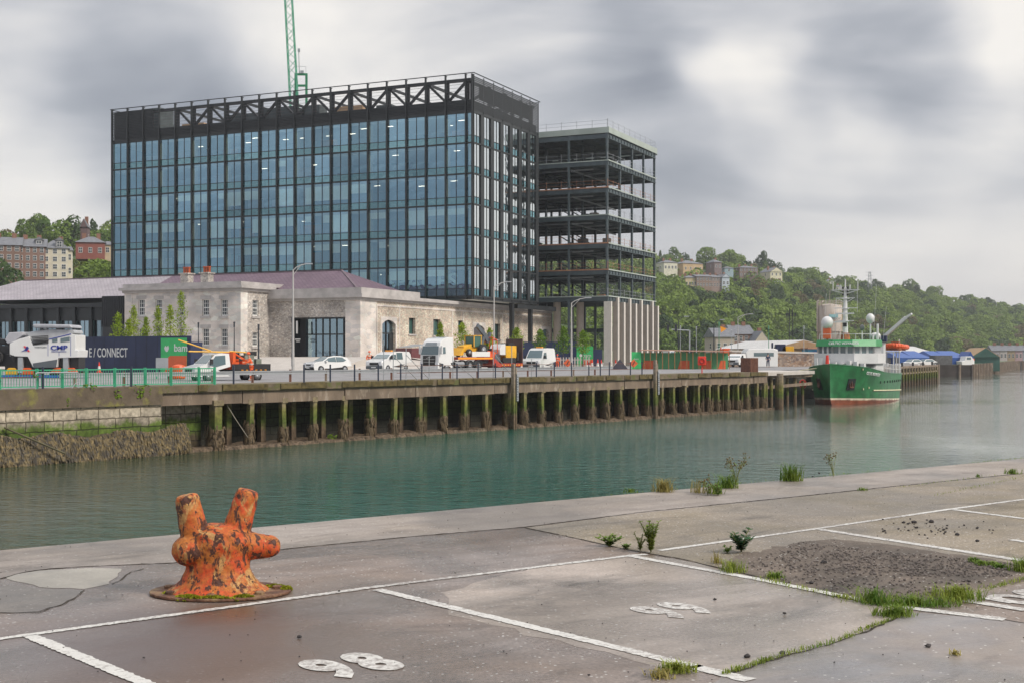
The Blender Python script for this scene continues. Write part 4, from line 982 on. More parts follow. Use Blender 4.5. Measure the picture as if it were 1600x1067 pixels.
# right hand wall with its openings
def ops_r(lst):
    out = []
    for a, b_, t, bo in lst:
        ya, yb = yl(a, XR), yl(b_, XR); out.append((ya-YF, yb-YF, max(PZ, zat(bo, XR, (ya+yb)/2)), zat(t, XR, (ya+yb)/2)))
    return out
WIN = [(639,649,497,522),(677,688,499,524),(716,724,501,521),(773,781.5,506,530)]
DOOR = [(597,618,500,560),(740,757,508,560),(846,858,514,560)]
wo_, do_ = ops_r(WIN), ops_r(DOOR)
q = MB(); wall(q, (XR, YF, 0), Y, X, 54.3, -.3, EV, wo_+do_, .5); q.build('side_wall', M_rub2, wh, fix=False)
q = MB()
for (a, b_, c, d), isw in [(w_, 1) for w_ in wo_]+[(w_, 0) for w_ in do_[:2]]:
    if isw:
        f = MB().mat(0).box(XR-.42, XR-.38, YF+a, YF+b_, c, d).mat(1).box(XR-.38, XR-.33, YF+a, YF+a+.12, c, d).box(XR-.38, XR-.33, YF+b_-.12, YF+b_, c, d).box(XR-.38, XR-.33, YF+a+.121, YF+b_-.121, d-.12, d)
        f.build('window', [mat('dark_teal_pane', (.03,.09,.08), .1, var=.1, spec=.8), M_dark], wh)
        MB().box(XR, XR+.12, YF+a-.15, YF+b_+.15, c-.2, c-.003).build('sill', M_trim, wh)
a, b_, c, d = do_[0]
f = MB().mat(0).box(XR-.44, XR-.40, YF+a, YF+b_, c, d).mat(1).box(XR-.40, XR-.3, YF+(a+b_)/2-.06, YF+(a+b_)/2+.06, c, d).box(XR-.40, XR-.3, YF+a, YF+b_, c+2.6, c+2.75).box(XR-.40, XR-.3, YF+b_-.9, YF+b_, c, c+2.59)
f.build('glazed_door', [M_teal, M_dark], wh); MB().box(XR-1.2, XR-1.1, YF+a, YF+b_, c, d).build('door_backing', M_core, wh)
a, b_, c, d = do_[1]; MB().box(XR-.3, XR-.2, YF+a, YF+b_, c, d).build('grey_door', mat('grey_door', (.085,.08,.085), .6), wh)
a, b_, c, d = do_[2]; MB().box(XR-2, XR-1.9, YF+a-1, YF+b_+1, c-2, d).build('dark_doorway', mat('doorway_red', (.10,.03,.03), .8, var=.5, scale=1.5), wh)
for (a, b_, c, d) in do_:          # segmental arch heads
    q = MB(); n = 8; w = b_-a
    for i in range(n):
        t0, t1 = i/n, (i+1)/n; h = lambda t: d-.5*(2*t-1)**2
        for lo in ((t0, t1),):
            q.prism([(XR+.03, YF+a+w*t0, h(t0)), (XR+.03, YF+a+w*t1, h(t1)), (XR+.03, YF+a+w*t1, d+.35), (XR+.03, YF+a+w*t0, d+.35)], (-.2, 0, 0))
    q.box(XR, XR+.03, YF+a-.3, YF+a-.003, c, d+.35).box(XR, XR+.03, YF+b_+.003, YF+b_+.3, c, d+.35)
    q.build('arch', M_ash, wh)
# cornices, quoins, pilaster strips
q = MB()
q.box(XB1, XR+.55, YF-.55, YF-.003, EV-.35, EV+.05).box(XB1, XR+.25, YF-.25, YF-.004, EV-.62, EV-.352)
q.box(XR+.003, XR+.55, YF-.002, 31.2, EV-.35, EV+.05).box(XR+.003, XR+.25, YF-.002, 31.2, EV-.62, EV-.352)
q.box(XB1, XR+.4, YF-.4, YF+.4, EV+.051, EV+.75).box(XR-.4, XR+.4, YF+.401, -10.1, EV+.051, EV+.75)
q.build('cornice', M_trim, wh)
q = MB(); q.box(XR-1.9, XR+.06, YF-.06, YF-.003, -.3, EV-.63).box(XR+.003, XR+.06, YF-.002, YF+3.4, -.3, EV-.63); q.build('quoin', M_ash, wh)
q = MB()
for yy in (3.5, 8.6, 22.0, 25.0, 37, 40): q.box(XR+.003, XR+.05, YF+yy, YF+yy+.18, PZ, EV-1.2)
q.box(XR+.003, XR+.07, YF+3.5, 31, EV-1.2, EV-1.0); q.build('string_course', M_ash, wh)
# two storey block
q = MB(); zsU = [(494.5-0,0)]
def blockops(cols, row):
    out = []
    for a, b_ in cols:
        x0, x1 = xl(a, YBL), xl(b_, YBL); xm = (x0+x1)/2
        out.append((x0-XB0, x1-XB0, zat(row[1], xm, YBL), zat(row[0], xm, YBL)))
    return out
colsU = [(216,226),(243,253),(279,288),(316,326.5),(345,355.5)]
U = blockops(colsU, (468, 494)); L_ = blockops(colsU, (513, 540))
BT = 9.0
wall(q, (XB0, YBL, 0), X, -Y, XB1-XB0, -.3, BT, U+L_, .28); q.build('block_front', M_ash, wh, fix=False)
q = MB(); S = []
for t, bo in ((469, 494), (519, 541)):
    ya, yb = yl(394.5, XB1), yl(404, XB1); S.append((ya-YBL, yb-YBL, zat(bo, XB1, ya), zat(t, XB1, ya)))
wall(q, (XB1, YBL, 0), Y, X, YF-YBL, -.3, BT, S, .28); q.build('block_side', M_rub, wh, fix=False)
MB().box(XB0, XB0+.3, YBL, YF, -.3, BT).build('block_side', M_ash, wh)
def sash(w, h):
    s_ = MB().mat(0).box(0, w, 0, .03, 0, h).mat(1); f = .09
    s_.box(0, f, -.05, 0, 0, h).box(w-f, w, -.05, 0, 0, h).box(f, w-f, -.05, 0, 0, f*1.6).box(f, w-f, -.05, 0, h-f, h).box(f, w-f, -.06, 0, h/2-.05, h/2+.05)
    for t in (1/3, 2/3): s_.box(w*t-.02, w*t+.02, -.03, -.001, f*1.6, h-f)
    for t in (.27, .76): s_.box(f, w-f, -.031, -.002, h*t-.02, h*t+.02)
    return s_.make('sash_window', [M_dglass, M_wfr])
sill = MB()
for a, b_, c, d in U+L_:
    o = link('sash_window', sash(b_-a, d-c), wh); o.location = (XB0+a, YBL+.22, c)
    sill = MB().box(XB0+a-.2, XB0+b_+.2, YBL-.14, YBL-.003, c-.25, c-.003).box(XB0+a-.25, XB0+b_+.25, YBL-.03, YBL-.003, d+.003, d+.4); sill.build('sill', M_trim, wh)
for a, b_, c, d in S:
    o = link('sash_window', sash(b_-a, d-c), wh); o.location = (XB1-.22, YBL+a, c); o.rotation_euler = (0, 0, R(90))
    MB().box(XB1+.003, XB1+.14, YBL+a-.2, YBL+b_+.2, c-.25, c-.003).build('sill', M_trim, wh)
q = MB(); q.box(XB0-.55, XB1+.55, YBL-.55, YF+.5, BT+.003, BT+.32).box(XB0-.25, XB1+.25, YBL-.25, YF+.2, BT-.3, BT+.001).box(XB0-.2, XB1+.2, YBL-.2, YF+3, BT+.322, BT+.75); q.build('block_cornice', M_trim, wh)
q = MB(); q.box(XB0-.05, XB0+1.1, YBL-.05, YBL-.003, -.3, BT-.31).box(XB1-1.6, XB1+.05, YBL-.05, YBL-.003, -.3, BT-.31).box(XB0+1.101, XB1-1.601, YBL-.08, YBL-.003, -.3, 2.4).box(XB1+.003, XB1+.05, YBL-.002, YBL+1.2, -.3, BT-.31); q.build('block_quoin', M_ash, wh)
for px in (292, 323.5):
    x = xl(px, YBL+4)
    st = MB().box(x-.55, x+.55, YBL+3.5, YBL+4.5, BT+.75, BT+2.0).box(x-.7, x+.7, YBL+3.35, YBL+4.65, BT+2.001, BT+2.15).build('chimney', M_rub, wh)
    p = MB()
    for dx in (-.35, 0, .35): p.lathe([(.17, 0), (.13, .1), (.13, .55), (.18, .6), (.18, .72)], (x+dx, YBL+4, BT+2.152), 10)
    p.build('chimney_pot', mat('terracotta', (.42,.09,.03), .8, var=.15, scale=3), st)
# roof
def roofpart(x0, x1, hip0, hip1, m, name='roof'):
    ym = (YF+YB)/2; rz = 11.5; e = .5 if hip0 else 0
    xa, xb = x0+(6.5 if hip0 else 0), x1-(6.5 if hip1 else 0); ez = EV+.5
    v = [(x0-e, YF-.3, ez-.25 if hip0 else ez-.25), (x1, YF-.3 if not hip1 else YF, ez-.25), (x1, YB, ez-.25), (x0-e, YB, ez-.25), (xa, ym, rz), (xb, ym, rz)]
    b = MB(); b.mesh(v, [(0,1,5,4),(1,2,5),(2,3,4,5),(3,0,4),(3,2,1,0)]); return b.build(name, m, wh)
roofpart(-34.0, XR, False, True, M_slp); roofpart(-66.0, -34.01, True, False, M_sll)
q = MB(); ym = (YF+YB)/2
q.beam((-59, ym, 11.53), (XR-6.5, ym, 11.53), .25, .1).beam((XR-6.5, ym, 11.53), (XR, YF, 8.58), .22, .1); q.build('ridge', mat('ridge_tile', (.17,.13,.15), .7), wh)
MB().box(XB0+.5, XR-.9, YF+2, YB, -.3, EV-.1).box(-25, XR-.8, -9.9, 31, -.3, EV-.2).build('inner_mass', M_core, wh)
# glazed left wing
q = MB(); q.box(-66.5, -35.3, YF-.7, YF-.3, 7.45, 7.95).box(-66.5, -35.3, YF-.29, YF+.1, 5.8, 7.6).box(-66.5, -35.3, YF-.2, YF+.0, PZ-.3, PZ+.3); q.build('wing_fascia', M_dark, wh)
for i in range(12):
    x = -35.6-i*2.65; MB().box(x-.22, x+.22, YF-.62, YF-.31, -.3, 7.44).build('wing_pillar', M_dark, wh)
    pane = MB().mat(0).box(x-2.4, x-.25, YF-.1, YF-.05, PZ+.3, 5.8).mat(1).box(x-1.35, x-1.29, YF-.14, YF-.11, PZ+.3, 5.8); pane.build('wing_window', [M_teal, M_dark], wh)
MB().box(-66, -31.2, -19, -10.2, -.3, 7.8).build('inner_mass', M_core, wh)
q = MB()
q.box(-35.3, XB0-.01, YF-4.6, YF, -.3, 8.5)
for i in range(15): x = -35.25+i*.29; q.box(x-.03, x+.03, YF-4.68, YF-4.602, 4.9, 8.45)
q.build('clad_box', mat('black_cladding', (.025,.027,.032), .5, var=.1), wh)
# entrance: recessed black portal
xa, xb = XB1+e0, XB1+e1
q = MB(); q.box(xa, xa+.12, YF, YF+1.6, PZ, zt).box(xa+.121, xb-.121, YF+.05, YF+1.6, zt-.12, zt).box(xb-.8, xb, YF+.02, YF+1.6, PZ, zt-.121); q.build('portal_frame', M_dark, wh)
q = MB().mat(0).box(xa+.9, xb-.8, YF+1.5, YF+1.54, PZ, zt-.12).mat(1)
for x in np.linspace(xa+2.2, xb-.9, 6): q.box(x-.05, x+.05, YF+1.4, YF+1.49, PZ, zt-.12)
q.box(xa+.9, xb-.8, YF+1.38, YF+1.399, 3.85, 4.0).mat(2).box(xb-2.6, xb-.9, YF+3.2, YF+3.3, PZ, 3.4); q.build('entrance_glazing', [M_teal, M_dark, M_wood], wh)
MB().box(xa+.12, xa+.899, YF+1.3, YF+1.5, PZ, zt-.13).build('portal_panel', mat('portal_panel', (.03,.03,.035), .5), wh)
text('house_number', '1', 2.1, M_wfr, wh, (xa+.62, YF-.02, 4.0), X, (0,0,1), .03, 'CENTER', 1.0)
MB().box(xa+.4, xa+1.1, YF-.04, YF-.02, 3.3, 3.42).box(xa+.5, xa+1.0, YF-.04, YF-.02, 3.08, 3.18).build('number_plate_bars', M_wfr, wh)
# interior lobby backing
MB().box(xa-1, xb+1, YF+5, YF+5.2, 0, 8).build('lobby_wall', M_core, wh)

# ------------------------------------------------------------------ plaza
q = MB()
def plz(x0, x1, y0, y1):     # sloped apron then level terrace
    q.face([C(x0, y1, PZ), C(x1, y1, PZ), C(x1, y0, .02), C(x0, y0, .02)])
q.face([C(-70, -38.5, .03), C(3.5, -38.5, .03), C(3.5, -31.5, PZ-.1), C(-70, -31.5, PZ-.1)])
q.face([C(-70, -31.5, PZ-.1), C(3.5, -31.5, PZ-.1), C(3.5, -23, PZ-.01), C(-70, -23, PZ-.01)])
q.face([C(3.5, -38.5, .03), C(12, -20, .03), C(3.5, -20, PZ-.05), C(3.5, -31.5, PZ-.1)])
q.face([C(XR-.4, -23, PZ-.01), C(3.5, -23, PZ-.01), C(3.5, 6, PZ-.01), C(XR-.4, 6, PZ-.01)])
q.face([C(3.5, -23, PZ-.03), C(9, -20, .02), C(9, 6, .02), C(3.5, 6, PZ-.01)])
o = q.build('plaza', M_pave); o['kind'] = 'structure'

# ------------------------------------------------------------------ far quay wall and open wharf
random.seed(31)
def wallbands(name, kind):
    """stone / concrete whose lower part carries green weed and brown wrack (tide marks), by height"""
    m = bpy.data.materials.new(name); m.use_nodes = True; n, l = m.node_tree.nodes, m.node_tree.links; b = n['Principled BSDF']; b.inputs['Roughness'].default_value = .9
    tc = N(n, 'ShaderNodeTexCoord'); s = N(n, 'ShaderNodeSeparateXYZ'); l.new(tc.outputs['Object'], s.inputs[0])
    nz = N(n, 'ShaderNodeTexNoise'); nz.inputs['Scale'].default_value = .9; nz.inputs['Detail'].default_value = 7; nz.inputs['Roughness'].default_value = .7; l.new(tc.outputs['Object'], nz.inputs[0])
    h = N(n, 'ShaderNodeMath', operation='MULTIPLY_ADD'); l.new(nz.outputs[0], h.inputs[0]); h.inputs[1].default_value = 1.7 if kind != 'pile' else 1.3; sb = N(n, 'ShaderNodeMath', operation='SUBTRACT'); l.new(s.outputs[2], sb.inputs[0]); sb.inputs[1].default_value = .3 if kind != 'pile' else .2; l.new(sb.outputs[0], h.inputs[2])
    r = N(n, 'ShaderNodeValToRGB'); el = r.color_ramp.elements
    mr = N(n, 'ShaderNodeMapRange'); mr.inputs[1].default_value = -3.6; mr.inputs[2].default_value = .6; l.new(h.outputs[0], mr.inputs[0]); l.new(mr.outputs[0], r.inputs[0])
    if kind == 'wall':
        st = [(0,(.06,.045,.025)),(.30,(.07,.055,.03)),(.40,(.07,.12,.015)),(.52,(.10,.15,.025)),(.58,(.27,.24,.19)),(.66,(.46,.41,.33)),(.80,(.42,.37,.29)),(.84,(.15,.12,.09)),(1,(.17,.14,.11))]
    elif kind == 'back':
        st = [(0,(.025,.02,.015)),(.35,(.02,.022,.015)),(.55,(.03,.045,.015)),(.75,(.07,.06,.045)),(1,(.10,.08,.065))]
    else:
        st = [(0,(.10,.07,.045)),(.30,(.13,.09,.055)),(.42,(.085,.12,.018)),(.58,(.15,.15,.035)),(.70,(.22,.175,.10)),(1,(.27,.22,.17))]
    el[0].position, el[0].color = st[0][0], (*st[0][1], 1); el[1].position, el[1].color = st[-1][0], (*st[-1][1], 1)
    for p_, c in st[1:-1]: q = el.new(p_); q.color = (*c, 1)
    out = r.outputs[0]
    if kind != 'pile':
        ad = N(n, 'ShaderNodeVectorMath', operation='DOT_PRODUCT'); ad.inputs[1].default_value = QD; l.new(tc.outputs['Object'], ad.inputs[0])
        cb = N(n, 'ShaderNodeCombineXYZ'); l.new(ad.outputs['Value'], cb.inputs[0]); l.new(s.outputs[2], cb.inputs[1])
        br = N(n, 'ShaderNodeTexBrick'); br.inputs['Scale'].default_value = 1; br.inputs['Brick Width'].default_value = 1.25; br.inputs['Row Height'].default_value = .5; br.inputs['Mortar Size'].default_value = .03
        br.inputs['Color1'].default_value = (1.15,1.12,1.08,1); br.inputs['Color2'].default_value = (.78,.76,.74,1); br.inputs['Mortar'].default_value = (.3,.28,.25,1); br.squash = .8
        nd = N(n, 'ShaderNodeTexNoise'); nd.inputs['Scale'].default_value = 2; l.new(cb.outputs[0], nd.inputs[0])
        vm = N(n, 'ShaderNodeVectorMath', operation='MULTIPLY_ADD'); vm.inputs[1].default_value = (.12,.12,.12); l.new(nd.outputs['Color'], vm.inputs[0]); l.new(cb.outputs[0], vm.inputs[2]); l.new(vm.outputs[0], br.inputs[0])
        mu = N(n, 'ShaderNodeMixRGB', blend_type='MULTIPLY'); mu.inputs[0].default_value = 1; l.new(out, mu.inputs[1]); l.new(br.outputs[0], mu.inputs[2]); out = mu.outputs[0]
        bp = N(n, 'ShaderNodeBump'); bp.inputs['Distance'].default_value = .06; bp.inputs['Strength'].default_value = .7; l.new(br.outputs['Fac'], bp.inputs['Height']); bp.invert = True; l.new(bp.outputs[0], b.inputs['Normal'])
    nf = N(n, 'ShaderNodeTexNoise'); nf.inputs['Scale'].default_value = 5; nf.inputs['Detail'].default_value = 6; l.new(tc.outputs['Object'], nf.inputs[0])
    mf = N(n, 'ShaderNodeMapRange'); mf.inputs[1].default_value = .25; mf.inputs[2].default_value = .75; mf.inputs[3].default_value = .55; mf.inputs[4].default_value = 1.45; l.new(nf.outputs[0], mf.inputs[0])
    sc = N(n, 'ShaderNodeVectorMath', operation='SCALE'); l.new(out, sc.inputs[0]); l.new(mf.outputs[0], sc.inputs['Scale']); l.new(sc.outputs[0], b.inputs['Base Color']); return m
M_qwall, M_qback, M_pile = wallbands('quay_stone', 'wall'), wallbands('quay_back_stone', 'back'), wallbands('weedy_pile', 'pile')
M_deckc = mat('mossy_concrete', (.15,.115,.075), .9, var=.3, scale=1.3, bump=.6, bscale=8, dirt=(.11,.115,.035), dscale=1.6, dthr=.56)
M_beam = mat('stained_beam', (.20,.15,.11), .9, var=.3, scale=1.2, bump=.6, bscale=7, dirt=(.36,.30,.24), dscale=2.2, dthr=.62, stretch=(1,1,.35))
M_weed = mat('wrack', (.06,.044,.02), .75, var=.7, scale=5, bump=1, bscale=14)
SW = s_of(246)                     # where the solid wall ends and the wharf begins
qw = empty('quay_wall', Q(SW-20, 0, -4), 0, 'old stone quay wall with green weed band and brown seaweed at its foot', 'quay wall'); org = Q(SW-20, 0, -4)
def rel(p): return p-org
def qbox(mb, s0, s1_, o0, o1, z0, z1, base=None):
    o_ = base if base is not None else Vector((0,0,0))
    P = [Q(s0,o0),Q(s1_,o0),Q(s1_,o1),Q(s0,o1)]
    mb.mesh([Vector((p.x,p.y,z0))-o_ for p in P]+[Vector((p.x,p.y,z1))-o_ for p in P], [(3,2,1,0),(4,5,6,7),(0,1,5,4),(1,2,6,5),(2,3,7,6),(3,0,4,7)])
qw.location = (0,0,0)
q = MB(); qbox(q, -75, SW, -.9, .35, -6, -.95); q.build('stone_face', M_qwall, qw)
q = MB(); qbox(q, -75, SW, -1.2, .45, -.949, 0.02); q.build('parapet', mat('old_concrete', (.13,.10,.07), .95, var=.3, scale=1.5, bump=.8, bscale=6, dirt=(.22,.20,.06), dscale=.9, dthr=.6), qw)
q = MB(); qbox(q, SW+.001, s_of(331), -1.6, -.95, -6, -.38); q.build('recessed_face', M_qwall, qw)
wharf = empty('wharf', (0,0,0), 0, 'long wharf of weed covered piles carrying a mossy concrete deck edge', 'wharf')
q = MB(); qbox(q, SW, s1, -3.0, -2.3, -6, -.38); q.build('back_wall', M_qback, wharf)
q = MB(); qbox(q, SW+.02, s1, -2.5, .35, -.36, .02); q.build('deck', M_deckc, wharf)
q = MB(); s = SW
while s < s1-.1:
    e_ = min(s+random.uniform(5.5, 9), s1); off = random.uniform(-.03, .04)
    qbox(q, s+.03, e_-.03, -.15, .22+off, -1.02+random.uniform(-.06, .04), -.365); s = e_
q.build('edge_beam', M_beam, wharf)
q = MB(); 
for i in range(70):
    s = random.uniform(SW+2, s1-1); 
    qbox(q, s, s+random.uniform(.6, 1.8), .36, .40+random.uniform(0, .04), -.30, random.uniform(-.02, .06))
q.build('moss', mat('moss', (.11,.085,.035), 1, var=.5, scale=3), wharf)['kind'] = 'stuff'
def weedy(mb, c, w, z0, z1, seed):
    r = random.Random(seed); n = 9; rings = 9; vs = []
    for k in range(rings):
        t = k/(rings-1); rr = w*(1.15-.4*t)*(1 if k < rings-1 else .4)
        for i in range(n):
            a = 6.283*i/n; f = rr*r.uniform(.72, 1.22); vs.append((c.x+math.cos(a)*f, c.y+math.sin(a)*f, z0+(z1-z0)*t+r.uniform(-.04,.04)))
    fs = [(k*n+i, k*n+(i+1)%n, (k+1)*n+(i+1)%n, (k+1)*n+i) for k in range(rings-1) for i in range(n)]; mb.mesh(vs, fs)
M_pweed = mat('pile_wrack', (.17,.12,.065), .8, var=.6, scale=9, bump=1, bscale=18, dirt=(.05,.035,.02), dscale=9, dthr=.55)
PILES = [336,389,442,489,535,577,614,655,692,724,758,792,818,846,872,898,924,947,969,991,1012,1032,1051,1070,1090,1107,1121,1136,1152,1167,1181,1192]
def fringe(mb, c, w, z0, z1, n, seed):       # hanging wrack fronds round a pile
    r = random.Random(seed)
    for i in range(n):
        a = r.uniform(0, 6.283); rr = w*r.uniform(.95, 1.3); z = r.uniform(z0+.3, z1); L = r.uniform(.18, .42)
        p = Vector((c.x+math.cos(a)*rr, c.y+math.sin(a)*rr, z)); t = Vector((-math.sin(a), math.cos(a), 0))*r.uniform(.03, .07); o_ = Vector((math.cos(a), math.sin(a), 0))*r.uniform(.0, .1)
        mb.face([p-t, p+t, p+t*.4+o_-Vector((0,0,L)), p-t*.4+o_-Vector((0,0,L))])
for i, px in enumerate(PILES):
    s = s_of(px); w = .30 if i else .5; c = Q(s, .02); lean = random.uniform(-.3, .3)
    q = MB(); rot = Matrix.Rotation(math.atan2(QD.y, QD.x), 3, 'Z')
    q.cbox((c.x, c.y, -3.5), (w, w, 4.9), rot @ Matrix.Rotation(R(lean*12), 3, 'Y')); q.cbox((c.x, c.y, -.98), (w*1.35, w*1.3, .3), rot)
    pl = q.build('pile', M_pile, wharf)
    q = MB(); zt_ = -2.25+random.uniform(-.35, .2); weedy(q, c, w*.95, -4.2, zt_, i); fringe(q, c, w*.9, -3.7, zt_+.15, 110, i); q.build('seaweed', M_pweed, pl, fix=False)
    c2 = Q(s-.5, -1.3); q = MB(); q.cbox((c2.x, c2.y, -3.5), (.36, .36, 4.9), rot); q.build('inner_pile', M_pile, wharf)
for i in range(14):                # dark openings between buttresses of the back wall
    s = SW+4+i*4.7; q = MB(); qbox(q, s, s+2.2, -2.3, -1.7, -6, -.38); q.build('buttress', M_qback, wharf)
# weedy footing just above the water
V = []; F = []; q = MB(); ss = np.arange(SW, s1+2, .25)
P_ = []
for k, s in enumerate(ss):
    r = random.uniform; P_.append([Q(s, -2.3, -3.42+r(-.06,.06)), Q(s, -1.2, -3.45+r(-.05,.05)), Q(s, -.1, -3.40+r(-.08,.08)), Q(s, .3+r(-.1,.12), -3.44+r(-.08,.08)), Q(s, .42+r(-.1,.1), -3.8)])
for a, c in zip(P_[:-1], P_[1:]):
    for j in range(4): q.face([a[j], c[j], c[j+1], a[j+1]])
o = q.build('foreshore', mat('foreshore_weed', (.12,.085,.055), .8, var=.7, scale=6, bump=1, bscale=12), fix=True); o['kind'] = 'structure'
# hanging wrack on the solid wall
rg = np.random.default_rng(8); n = 14000
s = rg.uniform(-30, SW+1.5, n); zt = rg.uniform(-3.4, -2.2, n)+.15*np.sin(s*1.7)-.1*np.sin(s*.6); out = .42+(-2.1-zt)*.28+rg.uniform(-.02, .16, n); L = rg.uniform(.2, .5, n); w = rg.uniform(.02, .055, n)
def qv(s, o_, z): return np.stack([Q0.x+QD.x*s+QN.x*o_, Q0.y+QD.y*s+QN.y*o_, z], 1)
dl = rg.uniform(-.08, .08, n)
V = np.stack([qv(s-w, out, zt), qv(s+w, out, zt), qv(s+w*.6+dl, out+.1, zt-L), qv(s-w*.6+dl, out+.1, zt-L)], 1).reshape(-1, 3)
o = link('seaweed', npmesh('seaweed', V, np.arange(4*n).reshape(-1, 4), mat('wrack_fronds', (.12,.085,.03), .55, var=.9, scale=7, dirt=(.03,.022,.012), dscale=3, dthr=.54))); tag(o, 'brown seaweed hanging on the foot of the stone quay wall', 'seaweed', kind='stuff')
q = MB(); P_ = []
for k, s_ in enumerate(np.arange(-40, SW+2, .3)):
    r = random.uniform; P_.append([Q(s_, .35, -2.4+r(-.12,.12)), Q(s_, .5+r(-.05,.05), -2.8+r(-.1,.1)), Q(s_, .62+r(-.08,.08), -3.2), Q(s_, .8+r(-.1,.1), -3.8)])
for a, c in zip(P_[:-1], P_[1:]):
    for j in range(3): q.face([a[j], c[j], c[j+1], a[j+1]])
o = q.build('seaweed', M_weed); tag(o, 'thick brown seaweed bank along the foot of the stone quay wall', 'seaweed', kind='stuff')
# bushes growing in the wall
M_ivy = leafmat('wall_weed_leaf', (.07,.16,.01), (.22,.32,.03), 1.2, .2)
cmv = crown_mesh('leaves', M_ivy, .55, .5, 260, .05, 6, -.2, 120)
for i, (px, y, sc) in enumerate(((103,632,1),(145,612,.9),(148,622,.5),(182,620,.9),(212,618,1.1),(214,630,.8),(233,615,1.0),(57,588,.3),(12,622,.5))):
    d = Q(s_of(px), .5).y; p = W(px, y, d); o = link('wall_shrub', cmv); o.location = p-QN*.1; o.scale = (sc,)*3; o.rotation_euler = (0,0,i)
    tag(o, 'leafy green plant growing out of the quay wall below the green railing', 'plant', 'plants growing out of the quay wall')
o = link('wall_shrub', cmv); o.location = W(520, 684, Q(s_of(520), .5).y); o.scale = (.8,.8,.5); tag(o, 'bright green weed clump at the water line between two piles', 'plant')
q = MB(); q.path([Q(s_of(-2), .5, -1.75), Q(s_of(30), .9, -2.3), Q(s_of(77), 1.4, -3.1)], .05); o = q.build('mooring_rope', mat('old_rope', (.10,.09,.05), .9)); tag(o, 'dark rope slanting down the seaweed of the quay wall', 'rope')
q = MB(); q.path([Q(s_of(356), -.1, -1.1), Q(s_of(366), .1, -1.9), Q(s_of(384), .2, -3.0)], .02); o = q.build('hanging_rope', mat('pale_rope', (.4,.37,.3), .9)); tag(o, 'thin pale rope hanging under the wharf between the first two piles', 'rope')

# right hand end of the wharf: dolphin piles, set back wall, quay behind the ship
q = MB(); e2 = [Q(s1-.1, -2.9), Vector((26.9,134.6,0)), Vector((33.9,151,0)), Vector((56.9,196,0)), Vector((75.9,237,0)), Vector((70,262,0))]
for a, c in zip(e2[:-1], e2[1:]):
    a2, c2 = a.copy(), c.copy(); nrm_ = (c2-a2).cross(Vector((0,0,1))).normalized()*.5
    q.prism([Vector((a2.x,a2.y,-6)), Vector((c2.x,c2.y,-6)), Vector((c2.x,c2.y,-.9)), Vector((a2.x,a2.y,-.9))], nrm_)
o = q.build('quay_wall', M_qback); tag(o, 'dark set back quay wall behind the green ship', 'quay wall')
jetty = empty('jetty', (0,0,0), 0, 'low timber jetty with brown piles beyond the green ship', 'jetty')
a, c = Vector((36.3,151,0)), Vector((78.9,237,0)); dn = (c-a).normalized(); nn = Vector((dn.y,-dn.x,0))
q = MB(); q.prism([a+Vector((0,0,-.55)), c+Vector((0,0,-.55)), c+Vector((0,0,-.25)), a+Vector((0,0,-.25))], -nn*4.5); q.build('deck', M_beam, jetty)
q = MB(); q.prism([a+Vector((0,0,-1.5)), c+Vector((0,0,-1.5)), c+Vector((0,0,-1.25)), a+Vector((0,0,-1.25))], -nn*.4); q.prism([a+Vector((0,0,-6)), c+Vector((0,0,-6)), c+Vector((0,0,-1.2)), a+Vector((0,0,-1.2))], -nn*.01) if False else None; q.build('rail_beam', M_beam, jetty)
for i in range(34):
    p = a.lerp(c, (i+.5)/34); MB().tube((p.x, p.y, -6), (p.x, p.y, -.56), .19, n=7).build('pile', M_pile, jetty)
q = MB()
for i in range(9): p = a.lerp(c, (i+.5)/9)-nn*.3; q.tube((p.x,p.y,-.25),(p.x,p.y,.35),.18,n=8)
q.build('mooring_post', M_dark, jetty)
for (A_, B_) in (((75,237.5),(105,294)),):
    pass
farq = empty('far_quay_wall', (0,0,0), 0, 'dark far quay wall with timber piles past the jetty', 'quay wall')
seg = [(74,262),(76,294),(105,294),(182,461),(204,480)]
for a, c in zip(seg[1:-1], seg[2:]):
    q = MB(); a, c = Vector((*a,0)), Vector((*c,0)); nn = (c-a).cross(Vector((0,0,1))).normalized()
    q.prism([a+nn*.1+Vector((0,0,-6)), c+nn*.1+Vector((0,0,-6)), c+nn*.1+Vector((0,0,-.75)), a+nn*.1+Vector((0,0,-.75))], nn*.5); q.build('wall_face', mat('tarred_wall', (.05,.04,.035), .9, var=.4, scale=.6), farq)
    q = MB(); L = (c-a).length; k = int(L/4.5)
    for i in range(k): p = a.lerp(c, (i+.5)/k)+nn*.7; q.tube((p.x,p.y,-6),(p.x,p.y,-.6),.28,n=6)
    q.build('fender_pile', M_beam, farq)
# dolphins at the wharf end
for i, (px, d, r, y) in enumerate(((1205,125,.22,588),(1214,126,.22,590),(1219,122,.42,583),(1230,130,.22,590),(1242,131,.26,590),(1254,133,.2,594),(1196,124,.3,592))):
    p = at(px, d); zt = EYE-(y-HOR)*d/2000; o = MB().tube((0,0,-6),(0,0,zt), r*.85, r*.75, n=9).build('mooring_pile', M_pile); o.location = (p.x, p.y, 0)
    tag(o, 'weedy timber pile standing in the water between the wharf and the ship' if i != 2 else 'thickest timber pile at the end of the wharf', 'pile', 'mooring piles by the ship' if i != 2 else None)
fl = empty('landing_stage', (0,0,0), 0, 'pale concrete landing stage with timber beams between the wharf and the ship', 'landing stage')
q = MB(); a = Q(s1, .2); 
q.prism([Q(s1+.1,-5,-.35), Q(s1+.1,.0,-.35), Vector((31.6,133.6,-.35)), Vector((27.5,137,-.35))], (0,0,.33)); q.build('slab', M_pave, fl)
